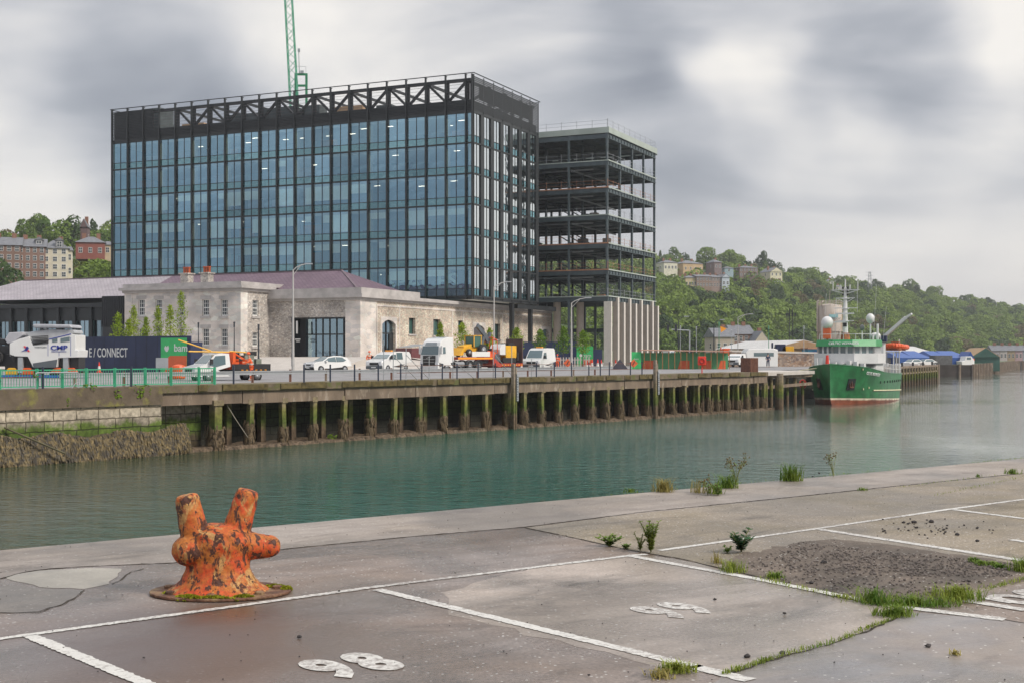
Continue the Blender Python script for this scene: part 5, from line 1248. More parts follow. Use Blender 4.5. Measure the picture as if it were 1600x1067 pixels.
q = MB(); q.beam((23.9,123.5,-1.55),(31.2,133.4,-1.35),.25,.3).beam((23.9,123.5,-.55),(31.2,133.4,-.5),.25,.25); q.build('beam', M_beam, fl)

# ------------------------------------------------------------------ railings and barriers
M_gr = mat('railing_green', (.05,.36,.20), .5, var=.15, scale=3, dirt=(.16,.12,.05), dscale=6, dthr=.66)
M_rust = mat('rusty_iron', (.16,.07,.045), .8, var=.3, scale=5)
M_navy = mat('navy_post', (.035,.045,.075), .5, var=.1)
rl = empty('green_railing', (0,0,0), 0, 'faded green metal railing along the stone quay wall', 'railing')
sA, sB = s_of(-60), s_of(341)
q = MB(); off = -.25
q.beam(Q(sA,off,.92), Q(sB,off,.92), .05, .06).beam(Q(sA,off,.12), Q(sB,off,.12), .04, .05); q.build('rail', M_gr, rl)
q = MB(); 
for s in np.arange(sA, sB, .145): p = Q(s, off); q.box(p.x-.011, p.x+.011, p.y-.011, p.y+.011, .14, .9)
o = q.build('baluster', M_gr, rl); o['kind'] = 'stuff'
for px in (4, 62, 102, 139, 184, 231, 272, 315, 340): p = Q(s_of(px), off); MB().box(p.x-.06, p.x+.06, p.y-.06, p.y+.06, 0, 1.0).build('post', M_gr, rl)
q = MB(); q.path([Q(s_of(54),.1,-.1), Q(s_of(54),.1,.72), Q(s_of(56),.1,.8), Q(s_of(119),.1,.8), Q(s_of(121),.1,.72), Q(s_of(121),.1,-.1)], .03); q.path([Q(s_of(121),.1,.3), Q(s_of(116),.1,.25), Q(s_of(108),.1,-.1)], .02); o = q.build('hoop_barrier', M_galv); tag(o, 'bent grey tubular hoop in front of the green railing', 'barrier')
o = MB().beam(Q(s_of(-60),.0,.55), Q(s_of(64),.0,.62), .04, .04).build('rusty_rail', M_rust); tag(o, 'thin rusty rail in front of the left end of the green railing', 'rail')
POSTS = [205,67,365,475,516,554,591,626,659,691,714,747,774,805,838,866,893,920,938,952,985,1003]
POSTS = sorted(POSTS)
for px in POSTS:
    s = s_of(px); p = Q(s, 0); o = MB().box(-.045, .045, -.045, .045, 0, 1.08).build('quay_post', M_navy); o.location = p
    tag(o, 'slim dark navy post on the quay edge', 'post', 'dark posts along the quay edge')
gr = empty('guard_rail', (0,0,0), 0, 'galvanised crash barrier on brown posts beside the quay road', 'crash barrier')
def grail(sa, sb, off, parent):
    q = MB()
    for z0, z1, o_ in ((.47,.55,.0),(.55,.63,-.05),(.63,.70,.0)):
        P = [Q(sa, off+o_, z0), Q(sb, off+o_, z0), Q(sb, off+o_, z1), Q(sa, off+o_, z1)]; q.prism(P, QN*-.02)
    q.build('rail', M_galv, parent)
grail(s_of(150), s_of(1010), -3.3, gr)
k = 0
for s in np.arange(s_of(150)+1, s_of(1000), 3.0):
    p = Q(s, -3.42); o = MB().cbox((p.x,p.y,.36), (.13,.13,.8)).build('post', M_rust if k % 3 else M_beam, gr); k += 1
q = MB()
for z in (.5, .95): q.beam(Q(s_of(620), -.0, z), Q(s_of(1010), -.0, z), .03, .03)
o = q.build('tube_rail', M_rust); tag(o, 'thin brown rails joining the dark posts on the wharf edge', 'rail')
# gangway handrails (galvanised A frames)
for i, (pa, ya, pb, yb) in enumerate(((619,556,657,594),(638,556,662,594),(712,556,733,596),(784,556,800,594))):
    pass
for i, (px, top) in enumerate(((603,532),(618,546),(638,544),(674,556),(711,556),(774,540),(803,540),(834,560))):
    s = s_of(px); d = Q(s,-.2).y; zt = EYE-(top-HOR)*d/2000; q = MB().tube((0,0,0),(0,0,zt),.028,n=6)
    if i in (1,2,4,5): q.tube((0,0,zt*.8), (QD.x*2.3, QD.y*2.3, 0), .025, n=5)
    o = q.build('ladder_post', M_galv); o.location = Q(s,-.2); tag(o, 'thin galvanised upright on the wharf edge, some with a slanting stay', 'post', 'galvanised ladder uprights')
# tide gauge posts
for px, top, lab in ((792,568,'tall timber pile with a white tide gauge board near the lorry'),(1014,562,'tall timber pile with a pale tide gauge board before the green shelter')):
    s = s_of(px); d = Q(s,.35).y; zt = EYE-(top-HOR)*d/2000; t = empty('tide_gauge_pile', Q(s,.62,0), math.atan2(QD.y,QD.x), lab, 'pile')
    MB().box(-.15,.03,-.12,.12,-6.5,zt).box(.09,.22,-.12,.12,-6.5,zt-.3).build('pile', M_pile, t)
    b_ = MB().box(.10,.28,-.22,-.16,-1.6,.3).build('gauge_board', M_galv, t); q = MB()
    for i in range(10): q.box(.12,.18+.06*(i%2),-.225,-.221,-1.5+i*.175,-1.44+i*.175)
    q.build('gauge_mark', M_navy, b_)
# ------------------------------------------------------------------ vehicles
random.seed(41)
M_vwhite = mat('white_paintwork', (.72,.72,.71), .25, var=.03, scale=1, coat=.5, spec=.5)
M_vblack = mat('black_plastic', (.02,.02,.022), .5, var=.1)
M_tyre = mat('tyre_rubber', (.022,.022,.023), .85, var=.15, scale=5)
M_rim = mat('wheel_rim', (.40,.41,.42), .35, metal=.6, var=.05)
M_vglass = mat('vehicle_glass', (.10,.15,.165), .06, var=0, spec=1.0)
M_lampc = mat('clear_lamp', (.75,.76,.78), .15, var=0, spec=.8)
M_lampr = mat('red_lamp', (.45,.02,.02), .2, var=0); M_amber = mat('amber_lamp', (.9,.35,.02), .3, var=0)
M_hivis = mat('hi_vis_orange', (.85,.13,.03), .7, var=.1, scale=6); M_silverr = mat('reflective_band', (.7,.7,.65), .4, var=0)
M_yel = mat('plant_yellow', (.75,.40,.02), .4, var=.12, scale=2, dirt=(.25,.15,.05), dscale=1.5, dthr=.66); M_ored = mat('plant_orange', (.72,.10,.015), .45, var=.15, scale=2)
M_cred = mat('cone_red', (.70,.04,.02), .55, var=.05)
M_grey = mat('machine_grey', (.10,.115,.13), .5, var=.1)
HD = math.atan2(-.782, -.623)
def wheels(root, xs, y, r, w=.24, rim=.6):
    q = MB().lathe([(r*.55,-w/2),(r*.95,-w/2),(r,-w*.3),(r,w*.3),(r*.95,w/2),(r*.55,w/2)], n=20, axis='y'); tm = q.make('tyre', M_tyre)
    q = MB().lathe([(r*rim,-w/2-.004),(r*rim*.9,-w*.4),(r*.22,-w*.36),(r*.15,-w*.5)], n=16, axis='y').lathe([(r*rim,w/2+.004),(r*rim*.9,w*.4),(r*.22,w*.36),(r*.15,w*.5)], n=16, axis='y'); rm = q.make('rim', M_rim)
    for x in xs:
        for s in (-1, 1):
            o = link('wheel', tm, root, True); o.location = (x, s*y, r); link('rim', rm, o, True)
def loft(secs, name, m, parent, bevel=.04, smooth=True):
    """secs: list of (x, [(y,z)...]) rings joined along x"""
    n = len(secs[0][1]); vs = [(x, y, z) for x, ring in secs for y, z in ring]
    fs = [(k*n+i, k*n+(i+1)%n, (k+1)*n+(i+1)%n, (k+1)*n+i) for k in range(len(secs)-1) for i in range(n)]
    fs += [tuple(range(n)), tuple(range((len(secs)-1)*n, len(secs)*n))]
    b = MB(); b.mesh(vs, fs); return b.build(name, m, parent, False, bevel)
def profile_body(pts, hw, top_in, name, m, parent, belt, bevel=.05, arches=(), ar=.38):
    """side profile (x,z) extruded; everything above belt leans in by top_in at the highest point"""
    # cut wheel arches into the lower edge
    P = list(pts); zmax = max(p[1] for p in P)
    lo = [p for p in P if p[1] <= min(q[1] for q in P)+.02]; x0, x1 = min(p[0] for p in lo), max(p[0] for p in lo); z0 = lo[0][1]
    bot = [(x1, z0)]
    for a in sorted(arches, reverse=True):
        for k in range(0, 9): t = math.pi*k/8; bot.append((a+ar*math.cos(t), z0+max(.001, ar*math.sin(t)*1.0)))
    bot.append((x0, z0)); up = [p for p in P if p not in lo]
    ring = bot+up; n = len(ring); b = MB(); ins = lambda z: hw-top_in*max(0, (z-belt))/(zmax-belt)
    vs = [(x, -ins(z), z) for x, z in ring]+[(x, ins(z), z) for x, z in ring]
    b.mesh(vs, [tuple(range(n)), tuple(range(2*n-1, n-1, -1))]+[(i, n+i, n+(i+1)%n, (i+1)%n) for i in range(n)])
    o = b.build(name, m, parent)
    bm = bmesh.new(); bm.from_mesh(o.data); big = [f for f in bm.faces if len(f.verts) > 4]; bmesh.ops.triangulate(bm, faces=big); bm.to_mesh(o.data); bm.free()
    if bevel: bv = o.modifiers.new('bevel', 'BEVEL'); bv.width = bevel; bv.segments = 2; bv.limit_method = 'ANGLE'; bv.angle_limit = R(25)
    return o, ins
def sidepane(pts, ins, name, m, parent, proud=.012):
    for s in (-1, 1):
        b = MB(); b.prism([(x, s*(ins(z)+proud), z) for x, z in pts], (0, -s*.03, 0)); b.build(name, m, parent)
def frontpane(a, c, wa, wc, name, m, parent, proud=.015):
    a, c = Vector((a[0],0,a[1])), Vector((c[0],0,c[1])); d = (c-a).normalized(); nn = Vector((d.z,0,-d.x))
    if nn.x < 0 and a.x > 0: nn = -nn
    b = MB(); b.prism([a+Vector((0,-wa,0))+nn*proud, a+Vector((0,wa,0))+nn*proud, c+Vector((0,wc,0))+nn*proud, c+Vector((0,-wc,0))+nn*proud], -nn*.03); return b.build(name, m, parent)
def plate(root, x, z): MB().box(x, x+.02, -.26, .26, z, z+.11).build('number_plate', M_wfr, root)

def captur():
    p = G(512, 582); r = empty('parked_car', (p.x, p.y, 0), HD-R(10), 'white hatchback with a dark roof parked by the plaza', 'car')
    pts = [(2.0,.25),(2.08,.55),(2.03,.85),(1.75,.98),(1.0,1.08),(.35,1.45),(-.2,1.55),(-1.0,1.54),(-1.65,1.40),(-2.0,1.0),(-2.06,.6),(-1.98,.25)]
    b, ins = profile_body(pts, .88, .24, 'body', M_vwhite, r, .85, .06, (1.28,-1.28), .36)
    sidepane([(.95,1.03),(.38,1.36),(-.35,1.45),(-.4,1.0)], ins, 'side_window', M_vglass, r); sidepane([(-.46,1.0),(-.42,1.45),(-1.1,1.42),(-1.5,1.15),(-1.2,1.03)], ins, 'side_window', M_vglass, r)
    frontpane((1.0,1.09),(.38,1.44),.72,.58,'windscreen',M_vglass,r); MB().box(-1.55,.1,-.60,.60,1.545,1.575).build('roof_panel', M_vblack, r, bevel=.01)
    MB().box(1.98,2.12,-.7,.7,.28,.48).build('bumper', M_vblack, r); MB().box(2.03,2.1,-.35,.35,.68,.78).build('grille', M_vblack, r)
    for s in (-1,1):
        MB().cbox((1.92,s*.66,.83),(.28,.32,.13), Matrix.Rotation(s*-.35,3,'Z')).build('headlight', M_lampc, r); MB().box(.62,.8,s*.9-.09,s*.9+.09,1.0,1.13).build('mirror', M_vwhite, r)
        MB().box(-1.0,.9,s*.885-.01,s*.885+.01,.28,.42).build('sill_trim', M_vblack, r)
    wheels(r, (1.28,-1.28), .8, .33, .22); plate(r, 2.12, .42)
captur()
def van(name, px, py, rz, L, H, label, crew=False, windows=False, sc=1.0, beacon=False, low=.0, nose=1.0):
    p = G(px, py); r = empty(name, (p.x, p.y, 0), rz, label, 'van'); r.scale = (sc,)*3; h = L/2
    hoodz = 1.12; pts = [(h-.02,.3),(h+.03,.6),(h-.02,.95),(h-.15,hoodz),(h-.95*nose,1.28),(h-1.65*nose,H-.22),(h-2.2*nose,H-.03),(h-3.0,H),(-h+.25,H-.02),(-h+.05,H-.25),(-h,.9),(-h,.3)]
    b, ins = profile_body(pts, .98, .16, 'body', M_vwhite, r, 1.05, .07, (h-.9,-h+1.0), .42)
    frontpane((h-.95*nose,1.30),(h-1.62*nose,H-.26),.84,.74,'windscreen',M_vglass,r)
    sidepane([(h-1.08*nose,1.22),(h-1.6*nose,min(1.85,H-.3)),(h-2.35*nose,min(1.88,H-.28)),(h-2.35*nose,1.18)], ins, 'side_window', M_vglass, r)
    if windows: sidepane([(h-2.45*nose,1.2),(h-2.45*nose,1.85),(h-3.4*nose,1.85),(h-3.4*nose,1.2)], ins, 'side_window', M_vglass, r)
    MB().box(h-.04,h+.10,-.9,.9,.3,.58).build('bumper', M_grey, r, bevel=.02); MB().box(h-.06,h+.055,-.5,.5,.66,.9).build('grille', M_vblack, r)
    for s in (-1,1):
        MB().cbox((h-.08,s*.74,.86),(.22,.3,.3), Matrix.Rotation(s*-.25,3,'Z')).build('headlight', M_lampc, r); MB().box(h-1.35*nose,h-1.2*nose,s*1.12-.1,s*1.12+.1,1.25,1.55).build('mirror', M_vblack, r)
        MB().box(-h-.02,-h+.03,s*.82-.08,s*.82+.08,.9,1.3).build('tail_light', M_lampr, r)
    wheels(r, (h-.9,-h+1.0), .86, .35, .24); plate(r, h+.10, .4)
    if beacon: MB().box(-.2,.2,-.35,.35,H,H+.12).build('beacon', M_amber, r, bevel=.02)
    return r
van('parked_van', 843, 577.5, R(-111), 5.3, 2.35, 'white high roof van with amber roof lamps parked before the young trees', windows=False, beacon=True)
van('parked_van', 1151, 573, R(-118), 4.2, 1.75, 'small white van parked beside the rusty container on the wharf', sc=1.0, nose=.9)
van('parked_van', 608, 580.5, R(-120), 4.9, 1.95, 'white crew van with an orange beacon parked left of the articulated lorry', windows=True, beacon=True)
van('parked_van', 1047, 563, R(-60), 5.5, 2.6, 'white van seen over the green shelter, right of the concrete blades')
van('parked_van', 1100, 563, R(-40), 4.6, 1.95, 'white van standing behind the shelter roof, middle of the yard')

# white flatbed with grab equipment at the left
def flatbed():
    p = at(352, 86); r = empty('flatbed_truck', (p.x, p.y, -.12), R(-140), 'white cab flatbed truck carrying orange drilling gear near the green railing', 'truck'); h = 2.65
    pts = [(h-.02,.35),(h+.02,.6),(h-.05,.95),(h-.8,1.15),(h-1.5,1.80),(h-2.0,1.88),(h-2.5,1.86),(h-2.55,1.0),(h-2.55,.35)]
    b, ins = profile_body(pts, .95, .13, 'cab', M_vwhite, r, 1.0, .06, (h-.95,), .40)
    frontpane((h-.85,1.2),(h-1.47,1.76),.82,.72,'windscreen',M_vglass,r); sidepane([(h-1.0,1.1),(h-1.5,1.70),(h-2.2,1.74),(h-2.2,1.15),(h-1.5,.98)], ins, 'side_window', M_vglass, r)
    MB().box(h-.03,h+.09,-.9,.9,.35,.6).build('bumper', M_vwhite, r, bevel=.02); MB().box(h-.03,h+.05,-.5,.5,.65,.88).build('grille', M_vblack, r)
    for s in (-1,1): MB().box(h-.2,h+.0,s*.75-.16,s*.75+.16,.72,.95).build('headlight', M_lampc, r); MB().box(h-1.15,h-1.0,s*1.12-.09,s*1.12+.09,1.15,1.5).build('mirror', M_vblack, r)
    q = MB(); q.box(-h-.2,h-2.6,-1.0,1.0,.72,.8); 
    for s in (-1,1): q.box(-h-.2,h-2.6,s*1.0-.02,s*1.0+.02,.8,1.16)
    q.box(-h-.22,-h-.19,-1,1,.6,1.16); q.build('load_bed', M_vblack, r)
    q = MB()
    for k in range(5): q.box(-h-.24,-h-.221,-.8+k*.4-.08,-.8+k*.4+.08,.64,.7)
    for k in range(6): q.box(-h+.1+k*.35,-h+.25+k*.35,1.025,1.03,.74,.79)
    q.build('marker_strip', M_amber, r); wheels(r, (h-.95,-h+.75), .84, .34)
    q = MB(); q.box(-.35,-.15,-.7,.8,.8,1.95).box(-.6,-.1,.5,.8,.8,1.3).box(-1.2,-.9,.3,.7,.8,1.35).tube((-.2,.7,1.9),(-1.8,.2,1.2),.07,n=6).box(-.9,-.5,-.4,.2,.8,1.5); q.build('drill_frame', M_ored, r)
    q = MB(); q.tube((-.2,.2,1.95),(2.6,-.1,2.0),.05,n=6).tube((1.1,.1,2.02),(3.1,-.6,2.75),.05,n=6).tube((-.2,.2,2.0),(-1.9,.2,1.9),.05,n=6); q.build('jib_arm', M_yel, r)
    q = MB(); q.box(-1.9,-1.2,-.6,.5,.8,1.75).box(-2.4,-2.0,-.2,.6,.8,1.5).ball((-1.5,.1,1.85),.18); q.build('compressor', mat('grey_green_unit', (.20,.22,.18), .6, var=.3, scale=4), r)
    q = MB(); q.box(-1.0,-.6,-.5,.1,1.5,1.9).box(-2.2,-1.6,-.2,.3,1.7,2.0); q.build('engine_unit', M_vblack, r)
flatbed()

# articulated lorry with low loader
def lorry():
    p = G(683, 580); r = empty('lorry', (p.x, p.y, 0), HD, 'white articulated lorry with a dark grille hauling a red low loader of road machines', 'lorry')
    pts = [(1.1,.35),(1.15,.9),(1.12,1.5),(.95,2.4),(.75,2.85),(.3,3.2),(-.6,3.35),(-1.15,3.3),(-1.15,.95),(-1.1,.35)]
    b, ins = profile_body(pts, 1.22, .14, 'cab', M_vwhite, r, 1.8, .07, (-.1,), .58)
    frontpane((1.11,1.64),(.93,2.48),1.12,1.04,'windscreen',M_vglass,r); frontpane((.90,2.52),(.77,2.82),.8,.7,'sun_visor',mat('visor', (.25,.28,.30), .3, var=0),r)
    sidepane([(.9,1.75),(.85,2.35),(.1,2.4),(.1,1.75)], ins, 'side_window', M_vglass, r)
    q = MB(); q.box(1.13,1.20,-.80,.80,.60,1.56); q.build('grille', M_vblack, r)
    q = MB(); q.box(1.2,1.215,-.78,.78,1.18,1.22).box(1.2,1.215,-.7,.7,.9,.94).beam((1.21,-.35,1.3),(1.21,.35,1.5),.03,.05); q.build('grille_bar', M_rim, r)
    q = MB(); q.box(1.0,1.22,-1.2,1.2,.28,.58); q.build('bumper', M_vwhite, r, bevel=.03); plate(r, 1.22, .38)
    for s in (-1,1): MB().box(1.0,1.19,s*.98-.2,s*.98+.2,.66,.92).build('headlight', M_lampc, r); MB().box(.85,1.0,s*1.42-.12,s*1.42+.12,1.7,2.5).build('mirror', M_vwhite, r, bevel=.03)
    q = MB(); q.box(-5.6,-1.2,-.45,.45,.55,.85).box(-2.3,-1.3,.6,1.15,.4,1.0).box(-2.0,-1.5,-1.1,1.1,.85,1.0); q.build('chassis', M_vblack, r)
    MB().tube((-2.7,.95,.72),(-1.35,.95,.72),.3,n=12).build('fuel_tank', M_rim, r)
    wheels(r, (-.1,-3.6,-4.9), 1.05, .5, .32); 
    q = MB()
    for x in (-3.6,-4.9):
        for s in (-1,1):
            for k in range(6):
                a0, a1 = math.pi*k/6, math.pi*(k+1)/6; q.beam((x+.6*math.cos(a0),s*1.05,.5+.6*math.sin(a0)),(x+.6*math.cos(a1),s*1.05,.5+.6*math.sin(a1)),.4,.03)
    q.build('mudguard', M_grey, r)
    t = empty('trailer', (-5.0,0,0)); t.parent = r; t.name = 'trailer'
    q = MB(); q.box(-2.2,3.3,-1.25,1.25,1.15,1.4).prism([(-2.2,-1.25,1.4),(-2.2,-1.25,.6),(-3.4,-1.25,.35),(-3.4,-1.25,.7)], (0,2.5,0)).box(-7.1,-3.4,-1.25,1.25,.45,.75); q.build('bed', mat('trailer_red', (.42,.05,.03), .5, var=.15), t)
    q = MB(); q.box(-2.2,3.3,1.251,1.27,1.2,1.36)
    for i in range(8): q.box(-7.0+i*.45,-6.75+i*.45,1.251,1.27,.52,.66)
    q.build('marker_strip', M_amber, t); q = MB(); q.box(-1.6,1.2,1.26,1.3,1.45,1.95); q.build('side_panel', M_wfr, t)
    q = MB(); q.box(-7.3,-7.15,-1.1,1.1,.7,3.3); 
    q.build('loading_ramp', mat('ramp_brown', (.09,.055,.05), .8, var=.2), t)
    for i, x in enumerate((-4.6,-5.5,-6.4)):
        for s in (-1,1): w = MB().lathe([(.2,-.12),(.38,-.13),(.42,0),(.38,.13),(.2,.12)], n=14, axis='y').build('wheel', M_tyre, t); w.location = (x, s*1.08, .42)
    return r
lr = lorry()
base = lr.location; HX = Vector((math.cos(HD), math.sin(HD), 0)); HY = Vector((-math.sin(HD), math.cos(HD), 0))
def LP(x, y=0, z=0): return base+HX*x+HY*y+Vector((0,0,z))
# backhoe loader
t = empty('backhoe_loader', LP(-5.2, 0, 1.42), HD, 'yellow backhoe loader with raised grey arm, right behind the lorry cab', 'excavator')
q = MB(); q.box(-1.4,1.9,-.45,.45,.45,1.05).prism([(1.9,-.5,.5),(1.9,-.5,1.1),(.5,-.5,1.35),(.5,-.5,.5)],(0,1,0)); q.build('body', M_yel, t, bevel=.04)
q = MB(); q.box(-.9,.3,-.65,.65,1.05,2.15); q.build('cab_glass', mat('green_glass', (.05,.13,.10), .1, var=0, spec=.9), t, bevel=.03)
q = MB()
for x in (-.92,.32):
    for s in (-1,1): q.box(x-.05,x+.05,s*.66-.04,s*.66+.04,1.05,2.2)
q.box(-1.0,.4,-.72,.72,2.2,2.28); q.build('cab_frame', M_yel, t)
q = MB(); q.beam((1.2,.5,1.1),(2.5,.5,.5),.16,.2).beam((1.2,-.5,1.1),(2.5,-.5,.5),.16,.2).prism([(2.5,-1,.2),(2.5,-1,.95),(3.1,-1,.15)],(0,2,0)); q.build('front_bucket', M_yel, t)
q = MB(); q.beam((-1.4,0,.9),(-2.3,0,2.3),.28,.34).beam((-2.3,0,2.35),(-.9,.1,3.35),.25,.45).beam((-2.3,0,2.3),(-3.0,0,1.6),.3,.5).beam((-2.9,0,1.6),(-3.3,0,2.6),.3,.25); q.build('digger_arm', M_grey, t)
wheels(t, (1.35,), .8, .42, .3); wheels(t, (-.95,), .85, .68, .4)
t.scale = (.9,.9,.95)
# orange roller frame / dumper
t = empty('road_roller', LP(-7.9, .1, .76), HD, 'orange road roller with an open roll bar on the low loader', 'roller')
q = MB(); q.prism([(1.3,-.55,.3),(1.3,-.55,1.0),(.7,-.55,1.35),(-.8,-.55,1.15),(-1.0,-.55,.4)],(0,1.1,0)); q.build('body', M_ored, t, bevel=.04)
q = MB()
for s in (-1,1): q.tube((.15,s*.6,1.1),(.0,s*.6,2.75),.06,n=6).tube((-.9,s*.6,1.0),(-.8,s*.6,2.5),.05,n=6)
q.tube((0,-.6,2.75),(0,.6,2.75),.06,n=6).tube((-.8,-.6,2.5),(-.8,.6,2.5),.05,n=6).tube((0,.6,2.75),(-.8,.6,2.5),.05,n=6).tube((0,-.6,2.75),(-.8,-.6,2.5),.05,n=6); q.build('roll_bar', M_ored, t)
for x in (1.1,-.9): MB().lathe([(.05,-.6),(.55,-.6),(.55,.6),(.05,.6)], (x,0,.55), 20, 'y').build('drum', M_grey, t)
q = MB(); q.box(-.5,-.1,-.25,.25,1.15,1.6).tube((.3,0,1.3),(.15,0,1.75),.03,n=5).tube((.02,-.2,1.72),(.02,.2,1.72),.03,n=5); q.build('seat', M_vblack, t)
t.scale = (.85,.85,.95)
# paver with white hood
t = empty('road_paver', LP(-10.2, .1, .76), HD, 'yellow road paver with a white hood at the rear of the low loader', 'paver')
q = MB(); q.box(-1.9,.6,-.8,.8,.7,1.9).prism([(-1.9,-.8,.7),(.6,-.8,.7),(.2,-.8,.35),(-1.5,-.8,.35)],(0,1.6,0)); q.build('body', M_yel, t, bevel=.04)
q = MB(); q.prism([(1.9,-.8,.9),(2.0,-.8,1.5),(1.5,-.8,2.0),(.65,-.8,2.1),(.65,-.8,.9)],(0,1.6,0)); q.build('hood', M_vwhite, t, bevel=.04)
q = MB(); q.box(-2.3,-1.91,-.9,.9,.3,1.2).box(-1.7,-.3,-.6,.6,1.91,2.2).tube((-.4,.4,2.2),(-.4,.4,2.8),.05,n=6).tube((-1.6,.5,2.0),(-1.3,.5,2.75),.04,n=5); q.build('engine_unit', M_vblack, t)
for s in (-1,1): 
    q = MB(); q.prism([(1.3,s*.75,.02),(1.6,s*.75,.3),(1.3,s*.75,.6),(-1.3,s*.75,.6),(-1.6,s*.75,.3),(-1.3,s*.75,.02)],(0,s*.25,0)); q.build('track', M_tyre, t, bevel=.04)
t.scale = (.72,.9,.95)
t = empty('tipper_truck', at(646, 142), HD, 'dark red tipper body with a yellow stripe parked behind the white crew van', 'truck')
MB().box(-5,1.6,-1.2,1.2,1.0,2.35).build('tipper_body', mat('maroon_paint', (.13,.04,.045), .5, var=.15), t); MB().box(-5.0,1.6,1.201,1.22,.86,1.04).build('stripe', M_yel, t); MB().box(-4.6,1.2,-.5,.5,.5,.98).build('chassis', M_vblack, t)
MB().prism([(1.4,-1,2.4),(1.4,1,2.4),(-1,1,2.75),(-1,-1,2.75)],(0,0,.05)).build('hatch', M_galv, t); wheels(t, (.6,-3.2,-4.3), 1.0, .48, .3)

# cold planer on a trailer at the far left
def planer():
    d = 95.0; k = d/2000; o0 = at(78, d, 0); r = empty('road_planer', (o0.x, o0.y, 0), R(180), 'white and grey road planing machine on orange crawler tracks beside the green railing', 'planer')
    P = lambda px, py: (-(px-78)*k, EYE-(py-HOR)*k)          # side view outline: x forward = left
    def pl(pts, y0, y1, name, m, bevel=.03): MB().prism([(P(a, c)[0], y0, P(a, c)[1]) for a, c in pts], (0, y1-y0, 0)).build(name, m, r, bevel=bevel)
    body = [(24,537),(38,530),(54,526),(60,540),(84,536),(84,530),(118,522),(126,524),(126,546),(130,547),(129,558),(99,559),(97,573),(60,573),(52,557),(24,556)]
    pl(body, -1.1, 1.1, 'body', M_vwhite)
    pl([(46,520),(85,515),(122,516),(124,521),(85,531),(60,537),(53,527)], -.95, .95, 'engine_cover', mat('pale_grey_paint', (.42,.43,.45), .4, var=.1), .05)
    pl([(60,567),(98,561),(96,573.5),(61,573.5)], 1.101, 1.12, 'grey_skirt', M_grey, 0)
    pl([(59,508.5),(64,507),(118,508),(121,513),(62,513)], -1.2, 1.2, 'roof', mat('roof_grey', (.38,.39,.42), .5, var=.15), .08)
    q = MB()
    for a in (66,112): x, z = P(a,514); q.tube((x,.7,z-.25),(x,.7,z+.2),.04,n=6).tube((x,-.7,z-.25),(x,-.7,z+.2),.04,n=6)
    x, z = P(78,513); q.lathe([(.13,-.12),(.15,.0),(.1,.12)], (x,.9,z), 12, 'x'); q.build('roof_post', M_galv, r)
    q = MB()
    for i in range(6):
        z = P(0,526+i*2.2)[1]; q.prism([(P(58+i*.8,0)[0],1.101,z),(P(84,0)[0],1.101,z+.06),(P(84,0)[0],1.101,z-.0),(P(58+i*.8,0)[0],1.101,z-.06)],(0,.05,0))
    q.build('grille', M_vblack, r)
    for a, c in ((90,98),(103,117)): pl([(a,530.5-(a-90)*.12),(c,529.5-(c-90)*.12),(c,535-(c-90)*.05),(a,535.2)], 1.101, 1.13, 'side_window', M_vglass, 0)
    q = MB(); q.beam((P(85,530.5)[0],1.12,P(85,530.5)[1]),(P(119,522.5)[0],1.12,P(119,522.5)[1]),.03,.06)
    for a in (83.5,100.5,118.5): x = P(a,0)[0]; q.box(x-.012,x+.012,1.101,1.115,P(0,556)[1],P(0,538 if a < 90 else (549.5 if a < 110 else 527))[1])
    q.build('blue_trim', mat('blue_trim', (.02,.04,.30), .4, var=0), r)
    q = MB(); q.prism([(P(12,a)[0],-.5,P(12,a)[1]) for a in ()] or [(P(-40,522)[0],-.4,P(-40,522)[1]),(P(25,533)[0],-.4,P(25,533)[1]),(P(25,541)[0],-.4,P(25,541)[1]),(P(-40,533)[0],-.4,P(-40,533)[1])],(0,.8,0))
    q.box(P(26,0)[0],P(2,0)[0],-.7,.7,P(0,572)[1],P(0,540)[1]); q.build('conveyor', M_vblack, r)
    pl([(14,531),(20,520),(41,519),(42,524),(26,536),(18,537)], -.8, .8, 'hopper_cover', mat('pale_cover', (.42,.42,.45), .5, var=.1), .05)
    MB().box(P(128,0)[0],P(14,0)[0],-.75,.75,P(0,581)[1],P(0,557)[1]).build('undercarriage', M_vblack, r)
    q = MB(); 
    for i in range(4): q.path([(P(18+i*3,556)[0],1.0,P(0,553)[1]),(P(26+i*2,554)[0],1.15,P(0,554+i)[1]),(P(31,568)[0],1.1,P(0,565)[1])], .03, 5)
    q.build('hose', M_vblack, r)
    for a in (40,110): x = P(a,0)[0]; MB().box(x-.18,x+.18,.7,1.05,P(0,582)[1],P(0,558)[1]).build('leg_column', M_galv, r)
    for a in (26,50,97,117):
        x = P(a,0)[0]; zb = P(0,585)[1]
        for s in (.85,-.85):
            c_ = MB(); c_.prism([(x-.45,s-.17,zb+.02),(x+.45,s-.17,zb+.02),(x+.5,s-.17,zb+.25),(x+.22,s-.17,zb+.52),(x-.22,s-.17,zb+.52),(x-.5,s-.17,zb+.25)],(0,.34,0)); c_.build('crawler_track', M_ored if a != 26 else M_yel, r, bevel=.04)
    text('company_letters', 'CMP', .46, mat('blue_letters', (.02,.04,.30), .4, var=0), r, (P(100.5,546.5)[0], 1.13, P(0,546.5)[1]), (-1,0,0), (0,0,1), .008, 'CENTER', 1.35, offset=.012)
    q = MB(); x, z = P(100.5,548.8); q.box(x-.55,x+.55,1.12,1.13,z-.03,z+.01); q.build('small_letters', mat('blue_letters_2', (.04,.06,.30), .4, var=0), r)
    text('maker_letters', 'WIRTGEN', .17, M_grey, r, (P(72,543.8)[0], 1.115, P(0,543.8)[1]), (-1,0,0), (0,0,1), .004, 'CENTER', 1.15)
    q = MB(); x, z = P(50,545)
